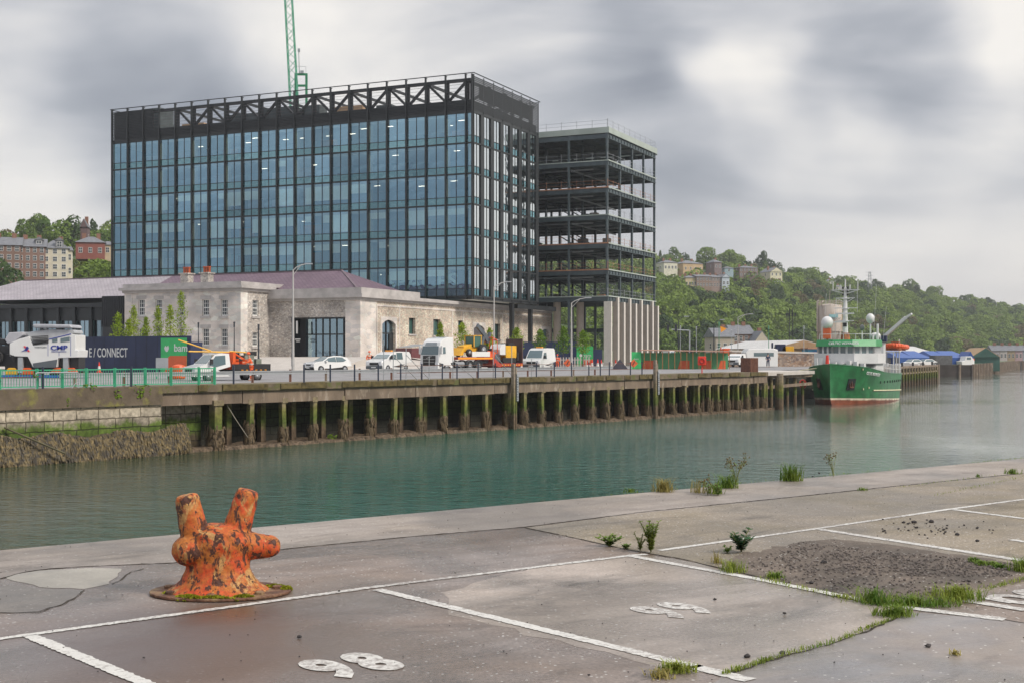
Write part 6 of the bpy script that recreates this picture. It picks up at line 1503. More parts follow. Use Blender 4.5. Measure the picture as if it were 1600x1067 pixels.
    q.mat(0).prism([(x+.22,1.12,z+.2),(x+.08,1.12,z+.22),(x-.28,1.12,z-.2),(x-.12,1.12,z-.2)],(0,.01,0)).mat(1).prism([(x-.02,1.131,z+.2),(x-.12,1.131,z+.1),(x+.1,1.131,z-.14),(x+.4,1.131,z-.2),(x+.1,1.131,z-.05)],(0,.01,0)).prism([(x-.1,1.131,z+.2),(x-.2,1.131,z+.05),(x-.02,1.131,z-.17),(x+.1,1.131,z-.12)],(0,.01,0)); q.build('emblem', [mat('emblem_red', (.7,.03,.05), .4, var=0), mat('emblem_blue', (.02,.04,.3), .4, var=0)], r)
    t = empty('low_loader', (o0.x, o0.y, 0), R(180), 'blue low loader trailer under the white road planer behind the railing', 'trailer')
    MB().box(P(140,0)[0],P(-60,0)[0],-1.3,1.3,P(0,589)[1],P(0,585.3)[1]).build('bed', mat('trailer_blue', (.03,.12,.42), .5, var=.15), t)
    for a in (92,104,116,128): 
        for s in (-1.1,1.1): MB().lathe([(.15,-.12),(.3,-.13),(.33,0),(.3,.13),(.15,.12)], (P(a,0)[0],s,.1), 14,'y').build('wheel', M_tyre, t)
    for a in (2,-14):
        w_ = MB().lathe([(.25,-.15),(.5,-.16),(.55,0),(.5,.16),(.25,.15)], (P(a,0)[0],1.0,P(0,558)[1]), 18,'y').build('spare_wheel', M_tyre, t)
planer()

# ------------------------------------------------------------------ hoardings
M_hnavy = mat('navy_hoarding', (.018,.028,.075), .45, var=.25, scale=.5); M_hgreen = mat('green_hoarding', (.05,.50,.15), .5, var=.08); M_horan = mat('orange_hoarding', (.72,.13,.04), .5, var=.08)
def board(name, label, pa, da, pb, db, ztop_y, zbot, cat='hoarding'):
    a, c = at(pa, da), at(pb, db); L = (c-a).length; rz = math.atan2((c-a).y, (c-a).x); zt = EYE-(ztop_y-HOR)*da/2000
    r = empty(name, (a.x, a.y, 0), rz, label, cat); return r, L, zt
r, L, zt = board('hoarding', 'long navy site hoarding reading CONNECT with a green and orange builder panel', 100, 124, 298, 116, 526.5, 0)
MB().box(0, L, 0, .1, -.2, zt).build('board', M_hnavy, r)
fr = lambda px: (px-100)/198*L*(1+.0)
text('lettering', 'E / CONNECT', 1.22, M_wfr, r, (fr(172), -.02, EYE-(557.5-HOR)*.0605), (1,0,0), (0,0,1), .01, 'CENTER', .66, spacing=1.02, offset=.012)
gx0, gx1 = fr(254), fr(292.5); q = MB().box(gx0, gx1, -.03, -.003, .0, zt-.18); q.build('green_panel', M_hgreen, r)
b_ = MB(); b_.prism([(gx1,-.031,.0),(gx1,-.031,1.55),(gx0+1.15,-.031,1.55),(gx0+.75,-.031,1.3),(gx0+.45,-.031,.0)],(0,-.015,0)); b_.build('orange_panel', M_horan, r)
text('logo_letters', 'bam', .95, M_wfr, r, (gx1-.72, -.04, 1.95), (1,0,0), (0,0,1), .005, 'CENTER', 1.05, offset=.015)
q = MB(); cx_, cz_ = gx0+.72, 2.2
q.prism([(cx_-.3,-.04,cz_+.05),(cx_-.12,-.04,cz_+.28),(cx_+.02,-.04,cz_+.12),(cx_+.2,-.04,cz_+.3),(cx_+.3,-.04,cz_+.02),(cx_+.15,-.04,cz_-.25),(cx_-.05,-.04,cz_-.3),(cx_-.2,-.04,cz_-.12)],(0,-.01,0)); q.build('logo', M_wfr, r)
q = MB()
for i in range(12): x = i*L/12; q.box(x-.01,x+.01,-.012,-.002,.0,zt)
q.build('joint', M_vblack, r)
o = MB().box(0,2.1,0,.06,0,2.9).build('hoarding_return', M_hnavy); p = at(296,117.5); o.location = (p.x,p.y,-.1); o.rotation_euler = (0,0,R(70)); tag(o, 'short navy hoarding return panel at the right end of the long one', 'hoarding')
def hoard(px0, px1, d, ytop, m, label, name='hoarding', extra=None):
    a, c = at(px0, d), at(px1, d); o = empty(name, (a.x, a.y, 0), 0, label, 'hoarding'); Lh = c.x-a.x; zt = EYE-(ytop-HOR)*d/2000
    MB().box(0, Lh, 0, .12, -.3, zt).build('board', m, o); return o, Lh, zt
hoard(862, 901, 156, 534, M_hnavy, 'navy hoarding behind the young trees by the white van')
o, Lh, zt = hoard(901, 926.5, 152, 541, M_hgreen, 'green and orange builder hoarding panel beside the first concrete blade')
b_ = MB(); b_.prism([(.5,-.02,-.2),(Lh,-.02,-.2),(Lh,-.02,1.05),(.8,-.02,1.05)],(0,-.02,0)); b_.build('orange_panel', M_horan, o)
text('logo_letters', 'bam', .62, M_wfr, o, (Lh-.72, -.03, 1.35), (1,0,0), (0,0,1), .005, 'CENTER', 1.0); MB().tube((.5,-.03,1.55),(.5,-.01,1.55),.2,n=5).build('logo', M_wfr, o)
hoard(927, 941, 151, 546, M_hnavy, 'narrow dark navy hoarding door right of the green panel')
hoard(800, 862, 165, 534, M_hnavy, 'dark navy hoarding under the glass block behind the van')
q = MB()
for i in range(7): q.box(i*.33, i*.33+.14, 0, .05, 0, 1.35)
q.box(0, 2.2, .05, .1, .3, .4).box(0,2.2,.05,.1,1.0,1.1); o = q.build('picket_barrier', M_pave); p = at(875, 148); o.location = p; tag(o, 'pale slatted barrier left of the green builder panel', 'barrier')
o = o.copy(); COL.objects.link(o); o.location = at(893, 150); o['label'] = 'pale slatted barrier half hidden by the lamp post near the green panel'
# walkway shelter, green and orange
t = empty('walkway_shelter', at(985, 150, 0), R(4), 'long covered walkway with green and orange panels and a thin timber roof', 'shelter')
w = 155/2000*150*1.0; zt = EYE-(549-HOR)*.075; q = MB()
MB().box(0, 1.1, -.9, -.8, -.1, zt-.05).build('end_panel', M_hgreen, t); text('sign_letters', 'bam', .34, M_wfr, t, (.55,-.92,1.05), (1,0,0), (0,0,1), .005)
MB().box(1.0, w, 0, .1, -.1, zt-.15).build('back_panel', mat('shelter_green', (.09,.32,.14), .5, var=.15, scale=.4), t)
for a, c in ((1.3,3.2),(5.6,7.0),(8.4,9.6),(10.4,11.3)): MB().prism([(a,-.01,-.1),(c,-.01,-.1),(c,-.01,.95),(a+.3,-.01,.95)],(0,-.02,0)).build('orange_panel', M_horan, t)
MB().box(3.3, w, -.05, -.035, -.08, .95).build('pale_panel', mat('mint_panel', (.22,.50,.30), .5, var=.1), t) if False else None
MB().prism([(1.0,-1.5,zt+.1),(w+.1,-1.5,zt-.05),(w+.1,.3,zt-.02),(1.0,.3,zt+.15)],(0,0,.09)).build('roof', mat('ply_roof', (.42,.25,.19), .8, var=.1), t)
for i in range(15): x = 1.4+i*(w-1.6)/14; MB().box(x-.04,x+.04,-1.4,-1.32,-.1,zt-.06+.1*(1-i/14)).build('post', mat('brown_timber_%d' % 0, (.30,.14,.05), .8) if i == 0 else bpy.data.materials['brown_timber_0'], t)

# ------------------------------------------------------------------ street furniture
M_lpole = mat('lamp_pole_grey', (.48,.47,.45), .5, var=.08, metal=.2); M_dpole = mat('dark_pole', (.03,.035,.045), .5, var=.1); M_gpole = mat('green_pole', (.10,.30,.18), .5, var=.1)
def lamp(px, d, ytop, arm, label, m=M_lpole, r0=.11, base=.0, side=1, name='street_lamp', curved=False):
    p = at(px, d); zt = EYE-(ytop-HOR)*d/2000; t = empty(name, (p.x, p.y, base), 0, label, 'lamp post'); zt -= base
    MB().tube((0,0,0),(0,0,1.3),r0*1.25,n=10).tube((0,0,1.3),(0,0,zt-.5),r0,r0*.55,n=10).build('pole', m, t)
    if arm:
        q = MB(); q.path([(0,0,zt-.55),(side*arm*.25,0,zt-.3),(side*arm*.6,0,zt-.1),(side*arm,0,zt)], .045, 6); q.path([(0,0,zt-1.0),(side*arm*.3,0,zt-.55),(side*arm*.6,0,zt-.12)], .03, 5); q.build('arm', m, t)
        MB().cbox((side*(arm+.25),0,zt+.02),(.7,.22,.1)).build('lamp_head', M_galv, t, bevel=.03)
    else: MB().lathe([(.05,-.5),(.09,-.45),(.09,-.05),(.13,0),(.05,.08)], (0,0,zt), 10).build('lamp_head', m, t)
    return t
lamp(458, 112, 413, 1.1, 'tall grey street lamp with a short arm in front of the warehouse')
lamp(772, 140, 441, 1.3, 'tall grey street lamp between the lorry and the white high roof van')
lamp(893, 135, 466, 1.5, 'tall grey street lamp with a curved arm before the steel frame')
lamp(310, 132, 505, 0, 'slim dark column light before the two storey stone block, leftmost', M_dpole, .07, .3)
lamp(366, 132, 504, 0, 'slim dark column light under the right hand window of the stone block', M_dpole, .07, .3)
lamp(404, 120, 508, 0, 'slim dark column light at the side wall of the stone block', M_dpole, .08, .1)
lamp(456.5, 128, 497, 0, 'slim dark column light beside the black entrance portal', M_dpole, .07, .5)
lamp(1060, 185, 495, .9, 'dark street lamp left of the traffic signals', M_dpole, .10)
lamp(1115.5, 180, 500, .9, 'dark curved street lamp beside the green flagged pole', M_dpole, .10)
lamp(1153, 210, 491, 1.9, 'thin grey street lamp with a long arm against the wooded hill', M_lpole, .09)
for px, yt, d, lb in ((1063,510,200,'thin pale pole just right of the dark lamp'),(1088,511,190,'pale pole with a small camera box on top'),(1143,516,240,'thin pale pole over the slate roofed cottage'),(1201,510,220,'thin green grey pole behind the stone wall, left of the shed'),(1256,510,215,'thin grey pole left of the silo'),(1123.5,504,182,'green pole with a yellow pennant')):
    lamp(px, d, yt, 0, lb, M_gpole if 'green' in lb else M_galv, .07, name='pole')['category'] = 'pole'
p = at(1125.5, 182); o = MB().prism([(0,0,0),(.9,0,-.35),(.1,0,-.9)],(0,.03,0)).build('pennant', M_amber); o.location = (p.x,p.y,EYE+(HOR-510)*.091); tag(o, 'small yellow pennant on the green pole', 'flag')
t = empty('traffic_signal', at(1077.5, 178), 0, 'pale mast with a long arm carrying black traffic signals', 'traffic light'); zt = EYE+(HOR-516)*.089
MB().tube((0,0,0),(0,0,zt),.1,n=8).tube((0,0,zt-.05),(-2.5,0,zt+.1),.07,n=8).build('mast', M_galv, t)
for x, z in ((-3.0,zt+.2),(-1.9,zt+.3),(-.3,.9),(.25,1.9)):
    h_ = MB().box(x-.15,x+.15,-.15,.15,z-.5,z+.5).build('signal_head', M_dpole, t)
    q = MB()
    for k in range(3): q.tube((x,-.16,z-.3+k*.3),(x,-.14,z-.3+k*.3),.09,n=8)
    q.build('lens', M_vblack, h_)
lr2 = empty('lifebuoy_cabinet', at(1106, 120), 0, 'red lifebuoy cabinet on a red post at the wharf edge', 'lifebuoy'); 
lr2.location = Q(s_of(1106), -.6)
d = lr2.location.y; k = d/2000
MB().tube((0,0,0),(0,0,.75),.05,n=8).build('post', M_cred, lr2); MB().box(-.36,.36,-.15,.15,.72,1.5).build('cabinet', M_cred, lr2, bevel=.05)
q = MB(); n = 14
for i in range(n): a0, a1 = 6.283*i/n, 6.283*(i+1)/n; q.tube((.2*math.cos(a0),-.17,1.11+.2*math.sin(a0)),(.2*math.cos(a1),-.17,1.11+.2*math.sin(a1)),.045,n=6)
q.build('ring', mat('dark_red', (.35,.02,.02), .5), lr2)
def rbox(name, px, d, w, h, dep, m, label, cat, z=0, rz=0, bevel=.02):
    o = MB().box(-w/2,w/2,-dep/2,dep/2,0,h).build(name, m, None, bevel=bevel); p = at(px, d); o.location = (p.x,p.y,z); o.rotation_euler = (0,0,rz); return tag(o, label, cat)
t = empty('skip_container', at(1171, 121.5), R(38), 'rusty brown steel container standing at the end of the wharf', 'container')
q = MB(); q.box(-.55,.55,-.6,.6,.0,1.35)
for i in range(6): q.box(-.5+i*.18,-.44+i*.18,-.64,-.601,.05,1.3)
q.build('shell', M_rust, t)
t = empty('salt_bin', at(279, 88), 0, 'round orange red bin behind the green railing', 'bin'); MB().lathe([(.34,0),(.42,.1),(.44,.75),(.40,.8)], n=16).build('body', M_ored, t); MB().lathe([(.43,.8),(.38,.95),(.1,1.05)], n=16).build('lid', M_ored, t)
t.scale = (1.15,1.15,.95)
t = empty('site_sign', at(253, 88), 0, 'pale grey blank board on posts behind the green railing', 'sign'); MB().box(-.42,.42,0,.05,.75,1.45).build('board', M_galv, t); MB().box(-.4,-.34,.051,.1,0,1.45).box(.34,.4,.051,.1,0,1.45).build('post', M_gr, t)
# cones
cone = None; CONES = [(155,119,1.0,'red and white cone alone before the CONNECT hoarding'),(921,146,.8,''),(925,146.5,1.15,''),(934,146,1.15,''),(939.5,146.5,1.1,''),(918,145,.8,''),(962,150,1.1,'red and white cone between two concrete blades')]
for i, (px, d, sc, lb) in enumerate(CONES):
    if cone is None:
        cone = empty('traffic_cone', (0,0,0), 0); MB().box(-.2,.2,-.2,.2,0,.04).build('base', M_cred, cone, bevel=.01)
        MB().mat(0).lathe([(.16,.04),(.125,.25)], n=14).mat(1).lathe([(.125,.25),(.085,.52)], n=14).mat(0).lathe([(.085,.52),(.03,.85)], n=14).build('body', [M_cred, M_silverr], cone); c = cone
    else: c = copy_tree(cone)
    c.location = at(px, d); c.scale = (sc*1.15,)*3; tag(c, lb or 'red and white traffic cone in the row before the concrete blades', 'cone', None if lb else 'cones before the concrete blades')
def roundsign(px, d, y, label):
    p = at(px, d); z = EYE-(y-HOR)*d/2000; t = empty('road_works_sign', (p.x,p.y,0), 0, label, 'sign'); MB().tube((0,0,0),(0,0,z-.3),.03,n=6).build('post', M_rust, t)
    MB().prism([(0,0,z+.5),(.5,0,z),(0,0,z-.5),(-.5,0,z)],(0,.04,0)).build('board', M_horan, t); MB().beam((-.12,-.01,z-.2),(.12,-.01,z+.25),.02,.1).build('symbol', M_vblack, t)
roundsign(887, 147, 567, 'orange diamond road works sign beside the high roof van'); roundsign(990, 146, 567.5, 'orange diamond road works sign at the left end of the walkway shelter')
o = MB().prism([(-.95,0,0),(.95,0,0),(0,0,1.15)],(0,.05,0)).build('warning_triangle', mat('sign_back', (.06,.055,.075), .6)); o.location = at(968.5, 143, 0); tag(o, 'dark triangular folded sign standing before the concrete blades', 'sign')
t = empty('lattice_mast', at(1236, 300), 0, 'thin dark lattice mast before the wooded hill', 'mast'); q = MB(); lat(q, Vector((0,0,0)), Vector((0,0,EYE+(HOR-482)*.15)), .9, .7, 12, .05); q.build('frame', M_dark, t); q = MB(); 
for x in (-1,-.4,.3,1): q.box(x-.2,x+.2,-.2,.2,10.6,11.2)
q.box(-1.2,1.2,-.1,.1,10.4,10.55); q.build('floodlight', M_dark, t)
t = empty('pylon', at(1359, 880), 0, 'distant grey lattice pylon standing on the skyline', 'pylon'); zb, zt = EYE+(HOR-447)*.44, EYE+(HOR-425)*.44; q = MB(); lat(q, Vector((0,0,zb-6)), Vector((0,0,zt)), 3.2, 1.0, 7, .12)
for z in (zt-.3, zt-2.5, zt-5): q.beam((-2.6,0,z),(2.6,0,z),.2,.2)
q.build('frame', mat('pylon_grey', (.30,.31,.33), .7), t)

# stone wall behind the landing stage, lorries and sheds
M_speck = stonemat('speckled_wall', [(.30,.20,.14),(.42,.34,.28),(.14,.10,.09),(.36,.22,.13),(.24,.22,.21)], 2.4, .3, (.2,.15,.12), 1.5)
w1 = empty('stone_wall', at(1140, 176), 0, 'brown speckled stone wall running behind the landing stage and ship', 'wall'); c0, c1 = at(1140,176), at(1290,182); 
q = MB(); q.prism([Vector((0,0,-.8)), Vector((c1.x-c0.x,6,-.8)), Vector((c1.x-c0.x,6,1.7-0)), Vector((0,0,2.0))],(0,.5,0)); q.build('masonry', M_speck, w1)
MB().prism([Vector((0,-.1,2.0)), Vector((c1.x-c0.x,5.9,1.7)), Vector((c1.x-c0.x,5.9,1.95)), Vector((0,-.1,2.25))],(0,.7,0)).build('coping', M_pave, w1)
for px, m, wd, hh, lb in ((1218,M_hnavy,1.9,2.2,'dark blue skip lorry body beside the stone wall'),(1229,M_yel,2.2,1.9,'yellow mixer unit beside the blue skip'),(1134,M_ored,1.3,1.6,'orange digger arm box above the shelter end')):
    o = MB().prism([(-wd/2,-.6,0),(wd/2,-.6,0),(wd*.4,-.6,hh),(-wd*.3,-.6,hh)],(0,1.2,0)).box(-wd*.6,-wd*.5,-.3,.3,0,hh*1.1).build('mixer_unit', m, None, bevel=.05); p = at(px, 184); o.location = (p.x,p.y,.9); tag(o, lb, 'machine')
t = empty('camper_van', at(1187,172), R(10), 'white motor home roof seen above the stone wall', 'van'); MB().prism([(-1.9,-1,0),(2.2,-1,0),(2.2,-1,2.3),(1.6,-1,2.45),(-1.9,-1,2.4),(-2.3,-1,1.9)],(0,2,0)).build('body', M_vwhite, t, bevel=.08); MB().box(-1.2,1.6,-1.02,-1.0,1.4,1.9).build('side_window', M_vglass, t)
def shed(px, d, ybase, ytop, wpx, dep, wallm, roofmat, label, ang=0, gable_front=True, over=None, rh=1.6):
    p = at(px, d); k = d/2000; w = wpx*k; z0 = EYE-(ybase-HOR)*k; h = (ybase-ytop)*k-rh; t = empty('warehouse_shed', (p.x,p.y,z0), ang, label, 'shed')
    MB().box(-w/2,w/2,0,dep,-2,h).build('wall', wallm, t); q = MB()
    if gable_front: q.prism([(-w/2-.3,-.3,h),(w/2+.3,-.3,h),(0,-.3,h+rh)],(0,dep+.6,0)); MB().prism([(-w/2,-.34,h),(w/2,-.34,h),(0,-.34,h+rh-.1)],(0,.03,0)).build('gable', wallm, t)
    else: q.mesh([(-w/2-.3,-.3,h),(w/2+.3,-.3,h),(w/2+.3,dep+.3,h),(-w/2-.3,dep+.3,h),(-w/2+w*.08,dep/2,h+rh),(w/2-w*.12,dep/2,h+rh)],[(0,1,5,4),(1,2,5),(2,3,4,5),(3,0,4),(3,2,1,0)])
    q.build('roof', roofmat, t); return t, w, h, rh
M_corr = mat('white_corrugated', (.55,.54,.52), .6, var=.1, scale=.6); M_ochre = mat('ochre_sheet', (.33,.22,.12), .8, var=.2, scale=1); M_blue = mat('bright_blue_sheet', (.03,.095,.33), .5, var=.12, scale=.8); M_bluel = mat('pale_blue_sheet', (.06,.30,.48), .5, var=.12, scale=.8)
t, w, h, rh = shed(1255, 240, 572, 531, 105, 26, M_ochre, M_corr, 'ochre gabled shed with white roof behind the silo', R(14)); 
for k_ in (0,): MB().box(-w*.06,w*.5+4,-3.4,-1.0,1.2,h-.1).build('blue_front', M_bluel, t); MB().box(w*.02,w*.3,-3.5,-3.41,h-1.8,h-.5).build('blue_sign', M_blue, t); MB().box(w*.09,w*.2,-3.46,-3.41,-1,h-1.9).build('doorway', M_dark, t); MB().box(-w*.08,w*.5+4.2,-3.9,-.9,h-.09,h+.1).build('canopy', M_edge, t)
t, w, h, rh = shed(1432, 330, 571, 540.5, 78, 24, M_slate, M_corr, 'grey hip roofed shed with a white roof strip beyond the jetty', R(8), False, rh=2.2)
for i, (px, ww, lb) in enumerate(((1415,24,'bright blue warehouse bay with grey roof strips, nearest the ship'),(1440,26,'bright blue warehouse bay with grey roof strips, middle of the row'),(1472,22,'bright blue warehouse bay with plain blue cladding'),(1497,34,'long bright blue warehouse bay with two grey strips at the right end'))):
    t, w, h, rh = shed(px, 300+i*3, 570, 548, ww, 14, mat('dull_wall', (.20,.18,.18), .9, var=.3, scale=1), M_blue, lb, R(8), False, rh=1.6)
    MB().box(-w/2-.02,w/2+.02,-.5,-.02,h-1.6,h).build('blue_fascia', M_blue, t)
for px, rz in ((1516,0),): t, w, h, rh = shed(px, 305, 570, 549, 8, 6, M_blue, M_blue, 'small blue pointed kiosk at the end of the blue warehouses', 0, True, rh=1.6)
t, w, h, rh = shed(1540, 350, 568, 543, 42, 30, mat('teal_sheet', (.035,.11,.085), .7, var=.2, scale=.5), mat('tan_roof', (.42,.27,.14), .8, var=.15), 'dark green gabled boat shed with a tan roof edge', R(-12), True, rh=2.6)
for i in range(6): MB().box(w/2+.02,w/2+.06,1+i*4,3.4+i*4,0,h-.2).build('side_panel', M_pave if i % 2 else M_hgreen, t)
for i, c in enumerate(((.42,.36,.38),(.52,.46,.44),(.40,.30,.20),(.50,.34,.36),(.36,.42,.46))): house('cottage', 1556+i*12, 470, 563, 11, 3.6, 8, R(-6), c, ('mauve','cream','tan','pink','pale blue')[i]+' terraced cottage in the pastel row at the far right', 1, 2, 2.0, False, 1)
rbox('grey_wall_hut', 1470, 296, 4, 2.2, 4, mat('hut_grey', (.12,.12,.12), .8, var=.3), 'dark hut in front of the blue warehouses', 'hut', -.8)
def smallcar(px, d, rz, m, label):
    t = empty('parked_car', at(px, d, -.6), rz, label, 'car'); pts = [(2.0,.3),(2.05,.7),(1.1,.9),(.5,1.35),(-.9,1.38),(-1.6,.95),(-2.05,.85),(-2.0,.3)]
    b_, ins = profile_body(pts, .86, .2, 'body', m, t, .85, .06, (1.3,-1.3), .36); sidepane([(.95,.92),(.45,1.27),(-.85,1.3),(-1.35,.95)], ins, 'side_window', M_vglass, t); frontpane((1.1,.93),(.52,1.32),.7,.6,'windscreen',M_vglass,t); wheels(t,(1.3,-1.3),.78,.32)
smallcar(1426, 232, R(-150), M_vwhite, 'larger white car parked on the quay behind the ship'); smallcar(1447, 238, R(-160), M_vwhite, 'small white car parked right of the larger white one behind the ship')
t = empty('work_boat', at(1509, 296, -.8), R(-150), 'small white and orange vehicle at the corner of the far quay', 'vehicle'); MB().prism([(-2,-.8,0),(2.1,-.8,0),(2.3,-.8,.9),(1.2,-.8,1.0),(.8,-.8,2.0),(-1,-.8,2.0),(-2,-.8,1.0)],(0,1.6,0)).build('body', M_vwhite, t, bevel=.06); MB().box(-.8,.6,-.83,.83,1.2,1.8).build('side_window', M_vglass, t); MB().box(-2.1,-1.2,-.7,.7,1.0,1.5).build('rear_box', M_horan, t)

# silo
t = empty('silo', at(1296, 186), 0, 'tall pale cement silo with rust streaks behind the ship', 'silo'); k = 186/2000; zz = lambda y: EYE-(y-HOR)*k; rr = 19.5*k
M_silo = mat('silo_paint', (.48,.42,.37), .7, var=.1, scale=1.5, stretch=(1,1,.2), dirt=(.34,.22,.13), dscale=1.2, dthr=.6)
MB().lathe([(rr*.2,zz(545)),(rr*.75,zz(532)),(rr,zz(516)),(rr,zz(479)),(rr*.9,zz(477)),(.3,zz(475))], n=28).build('drum', M_silo, t, True)
q = MB()
for a in (.5,1.4,2.4,3.3,4.3,5.4): x, y = math.cos(a)*rr*.98, math.sin(a)*rr*.98; q.tube((x,y,-.5),(x,y,zz(515)),.12,n=6); q.tube((x,y,zz(545)),(x*.3,y*.3,zz(520)),.07,n=5)
q.lathe([(rr*1.03,zz(518)),(rr*1.03,zz(516))], n=24); q.build('leg', M_silo, t)
q = MB(); pr = None
for z in (zz(473.5), zz(470.5)):
    for i in range(18): a0, a1 = 6.283*i/18, 6.283*(i+1)/18; q.tube((rr*math.cos(a0),rr*math.sin(a0),z),(rr*math.cos(a1),rr*math.sin(a1),z),.035,n=4)
for i in range(18): a0 = 6.283*i/18; q.tube((rr*math.cos(a0),rr*math.sin(a0),zz(479)),(rr*math.cos(a0),rr*math.sin(a0),zz(470.5)),.035,n=4)
q.path([(-rr*1.05,-.6,zz(518)),(-rr*1.05,-.6,zz(472)),(-rr*.9,-.6,zz(470))],.12,6).path([(-rr*.78,-rr*.66,zz(479)),(-rr*.78,-rr*.66,zz(473)),(-rr*.6,-rr*.5,zz(471))],.1,6); q.tube((0,0,zz(475)),(.1,0,zz(452)),.035,n=4); q.build('top_rail', M_silo, t)
text('lettering', 'CALMOR', .62, mat('faded_teal', (.16,.24,.26), .7), t, (.25,-rr-.03,zz(500)), (1,0,0), (0,0,1), .01, 'CENTER', 1.2) if False else None
MB().cbox((.15,-rr-.01,zz(494.5)),(1.25,.08,.45)).build('emblem', mat('faded_cyan', (.25,.44,.46), .7), t); text('lettering', 'Calmor', .62, mat('faded_teal', (.17,.24,.26), .7), t, (.15,-rr-.05,zz(500.5)), (1,0,0), (0,0,1), .01, 'CENTER', 1.1)

# ------------------------------------------------------------------ young trees on the plaza
def youngtree(px, d, ytop, wpx, ytrunk, label, grp, seed, z=0):
    p = at(px, d, z); k = d/2000; h = EYE-(ytop-HOR)*k-z; zc = max(.3, EYE-(ytrunk-HOR)*k-z); rx = wpx*k/2; rng2 = np.random.default_rng(seed); n = 900
    t = rng2.uniform(0, 1, n)**.85; rad = rx*(1-t)**.6*(.35+.65*np.minimum(1, t*5))*rng2.uniform(.1, 1.25, n)**.6*(1+.35*np.sin(t*23)); a = rng2.uniform(0, 6.283, n); a = np.round(a/1.05+rng2.normal(0,.25,n))*1.05+rng2.normal(0,.3,n)
    P = np.stack([rad*np.cos(a), rad*np.sin(a), zc+(h-zc)*t], 1)+rng2.normal(0, .08, (n, 3)); u = rng2.normal(size=(n, 3)); u /= np.linalg.norm(u, axis=1)[:, None]; v = np.cross(u, rng2.normal(size=(n, 3))); v /= np.linalg.norm(v, axis=1)[:, None]
    s = rng2.uniform(.05, .11, n)[:, None]*max(1, k*16); q = np.stack([P-u*s, P+v*s*.7, P+u*s, P-v*s*.7], 1).reshape(-1, 3)
    r = empty('young_tree', p, 0, label, 'tree', grp); link('crown', npmesh('crown', q, np.arange(4*n).reshape(-1, 4), M_leafY if 'lime' in label else M_leafYG), r)
    b_ = MB(); b_.tube((0,0,-.2),(0,0,h*.93),.07,.015,6)
    for i in range(16):
        a_ = i*2.4; zb = zc+(h-zc)*(i/18); L = rx*(1-i/18)**.6*.9; b_.tube((0,0,zb),(math.cos(a_)*L,math.sin(a_)*L,zb+L*.9),.02,.006,4)
    b_.build('trunk', M_bark, r); return r
M_leafYG = leafmat('foliage_green_young', (.07,.16,.015), (.22,.33,.04), .8, .2)
for i, (px, yt, w) in enumerate(((184,490,24),(209,478,26),(228,496,18),(247,480,22),(266,478,24),(283,456,30),(201,500,20))):
    youngtree(px, 128+i%3*2, yt, w, 545, 'upright young tree with lime green spring leaves behind the CONNECT hoarding', 'lime young trees behind the hoarding', 200+i)
for i, (px, yt, w, yb, lb) in enumerate(((722,505,32,550,'lime young tree behind the yellow digger arm'),(765,514,20,545,'lime young tree right of the yellow digger'),(807,513,26,548,'lime young tree left of the white high roof van'),(844,516,25,547,'young tree above the white high roof van by the dark doorway'),(880,512,31,552,'young tree under the curved street lamp'),(911,517,27,552,'young tree in front of the green builder panel'),(757,523,12,545,'small lime young tree beside the grey door'),(688,505,12,535,'thin lime sapling beside the small window'))):
    youngtree(px, 150, yt, w, yb, lb, None, 230+i)
# ------------------------------------------------------------------ research ship
random.seed(51)
M_hull = mat('hull_green', (.018,.135,.045), .35, var=.14, scale=.5, spec=.5, dirt=(.03,.17,.07), dscale=.8, dthr=.58)
M_boot = mat('boot_top_red', (.26,.075,.04), .7, var=.3, scale=2, dirt=(.40,.16,.05), dscale=1.5)
M_sw = mat('ship_white', (.66,.66,.66), .45, var=.06, scale=.8, dirt=(.50,.44,.38), dscale=1.6, dthr=.68)
M_sgreen = mat('wheelhouse_green', (.03,.28,.09), .45, var=.08); M_crm = mat('cream_line', (.70,.64,.42), .6, var=.1)
SH = at(1300, 133.3, WATER); SHA = math.atan2(-.902, -.432)
ship = empty('ship', SH, SHA, 'green hulled research ship with a white wheelhouse and tall mast moored beyond the wharf', 'ship')
ST = [(-1.0,.02,4.25,.0,.9),(-.3,.55,4.2,.02,.0),(.6,1.45,4.12,.35,-.6),(1.8,2.35,4.0,1.0,-.8),(3.4,3.1,3.85,1.9,-1),(5.5,3.65,3.6,2.8,-1),(8,3.95,3.35,3.4,-1),(11,4.05,3.2,3.75,-1),(15,4.05,3.1,3.85,-1),(18.5,4.0,3.05,3.8,-1),(21,3.85,3.05,3.5,-1)]
def hullring(hb, zt, hw, zb, l):
    out = []
    for k in range(9):
        t = k/8; z = zb+(zt-zb)*t; y = hw+(hb-hw)*(t**1.3)
        if z < .0: y *= max(.5, 1+z*.25)
        out.append((y, z))
    return out
def hull_y(l, z):
    for a, c in zip(ST[:-1], ST[1:]):
        if a[0] <= l <= c[0]:
            f = (l-a[0])/(c[0]-a[0]); hb, zt, hw, zb = (a[i]+(c[i]-a[i])*f for i in (1, 2, 3, 4)); t = max(0, (z-zb)/(zt-zb)); return hw+(hb-hw)*t**1.3
    return ST[-1][1]
b = MB(); rings = []
LS = np.concatenate([np.linspace(-1, 3.4, 12), np.linspace(4, 21, 14)])
def stat(l):
    for a, c in zip(ST[:-1], ST[1:]):
        if a[0] <= l <= c[0]+1e-6: f = (l-a[0])/(c[0]-a[0]); return [a[i]+(c[i]-a[i])*f for i in (1, 2, 3, 4)]
for l in LS:
    hb, zt, hw, zb = stat(l); z_s = zb
    ys = hullring(hb, zt, hw, zb, l); rings.append([(-l, -y, z) for y, z in ys[::-1]]+[(-l, y, z) for y, z in ys])
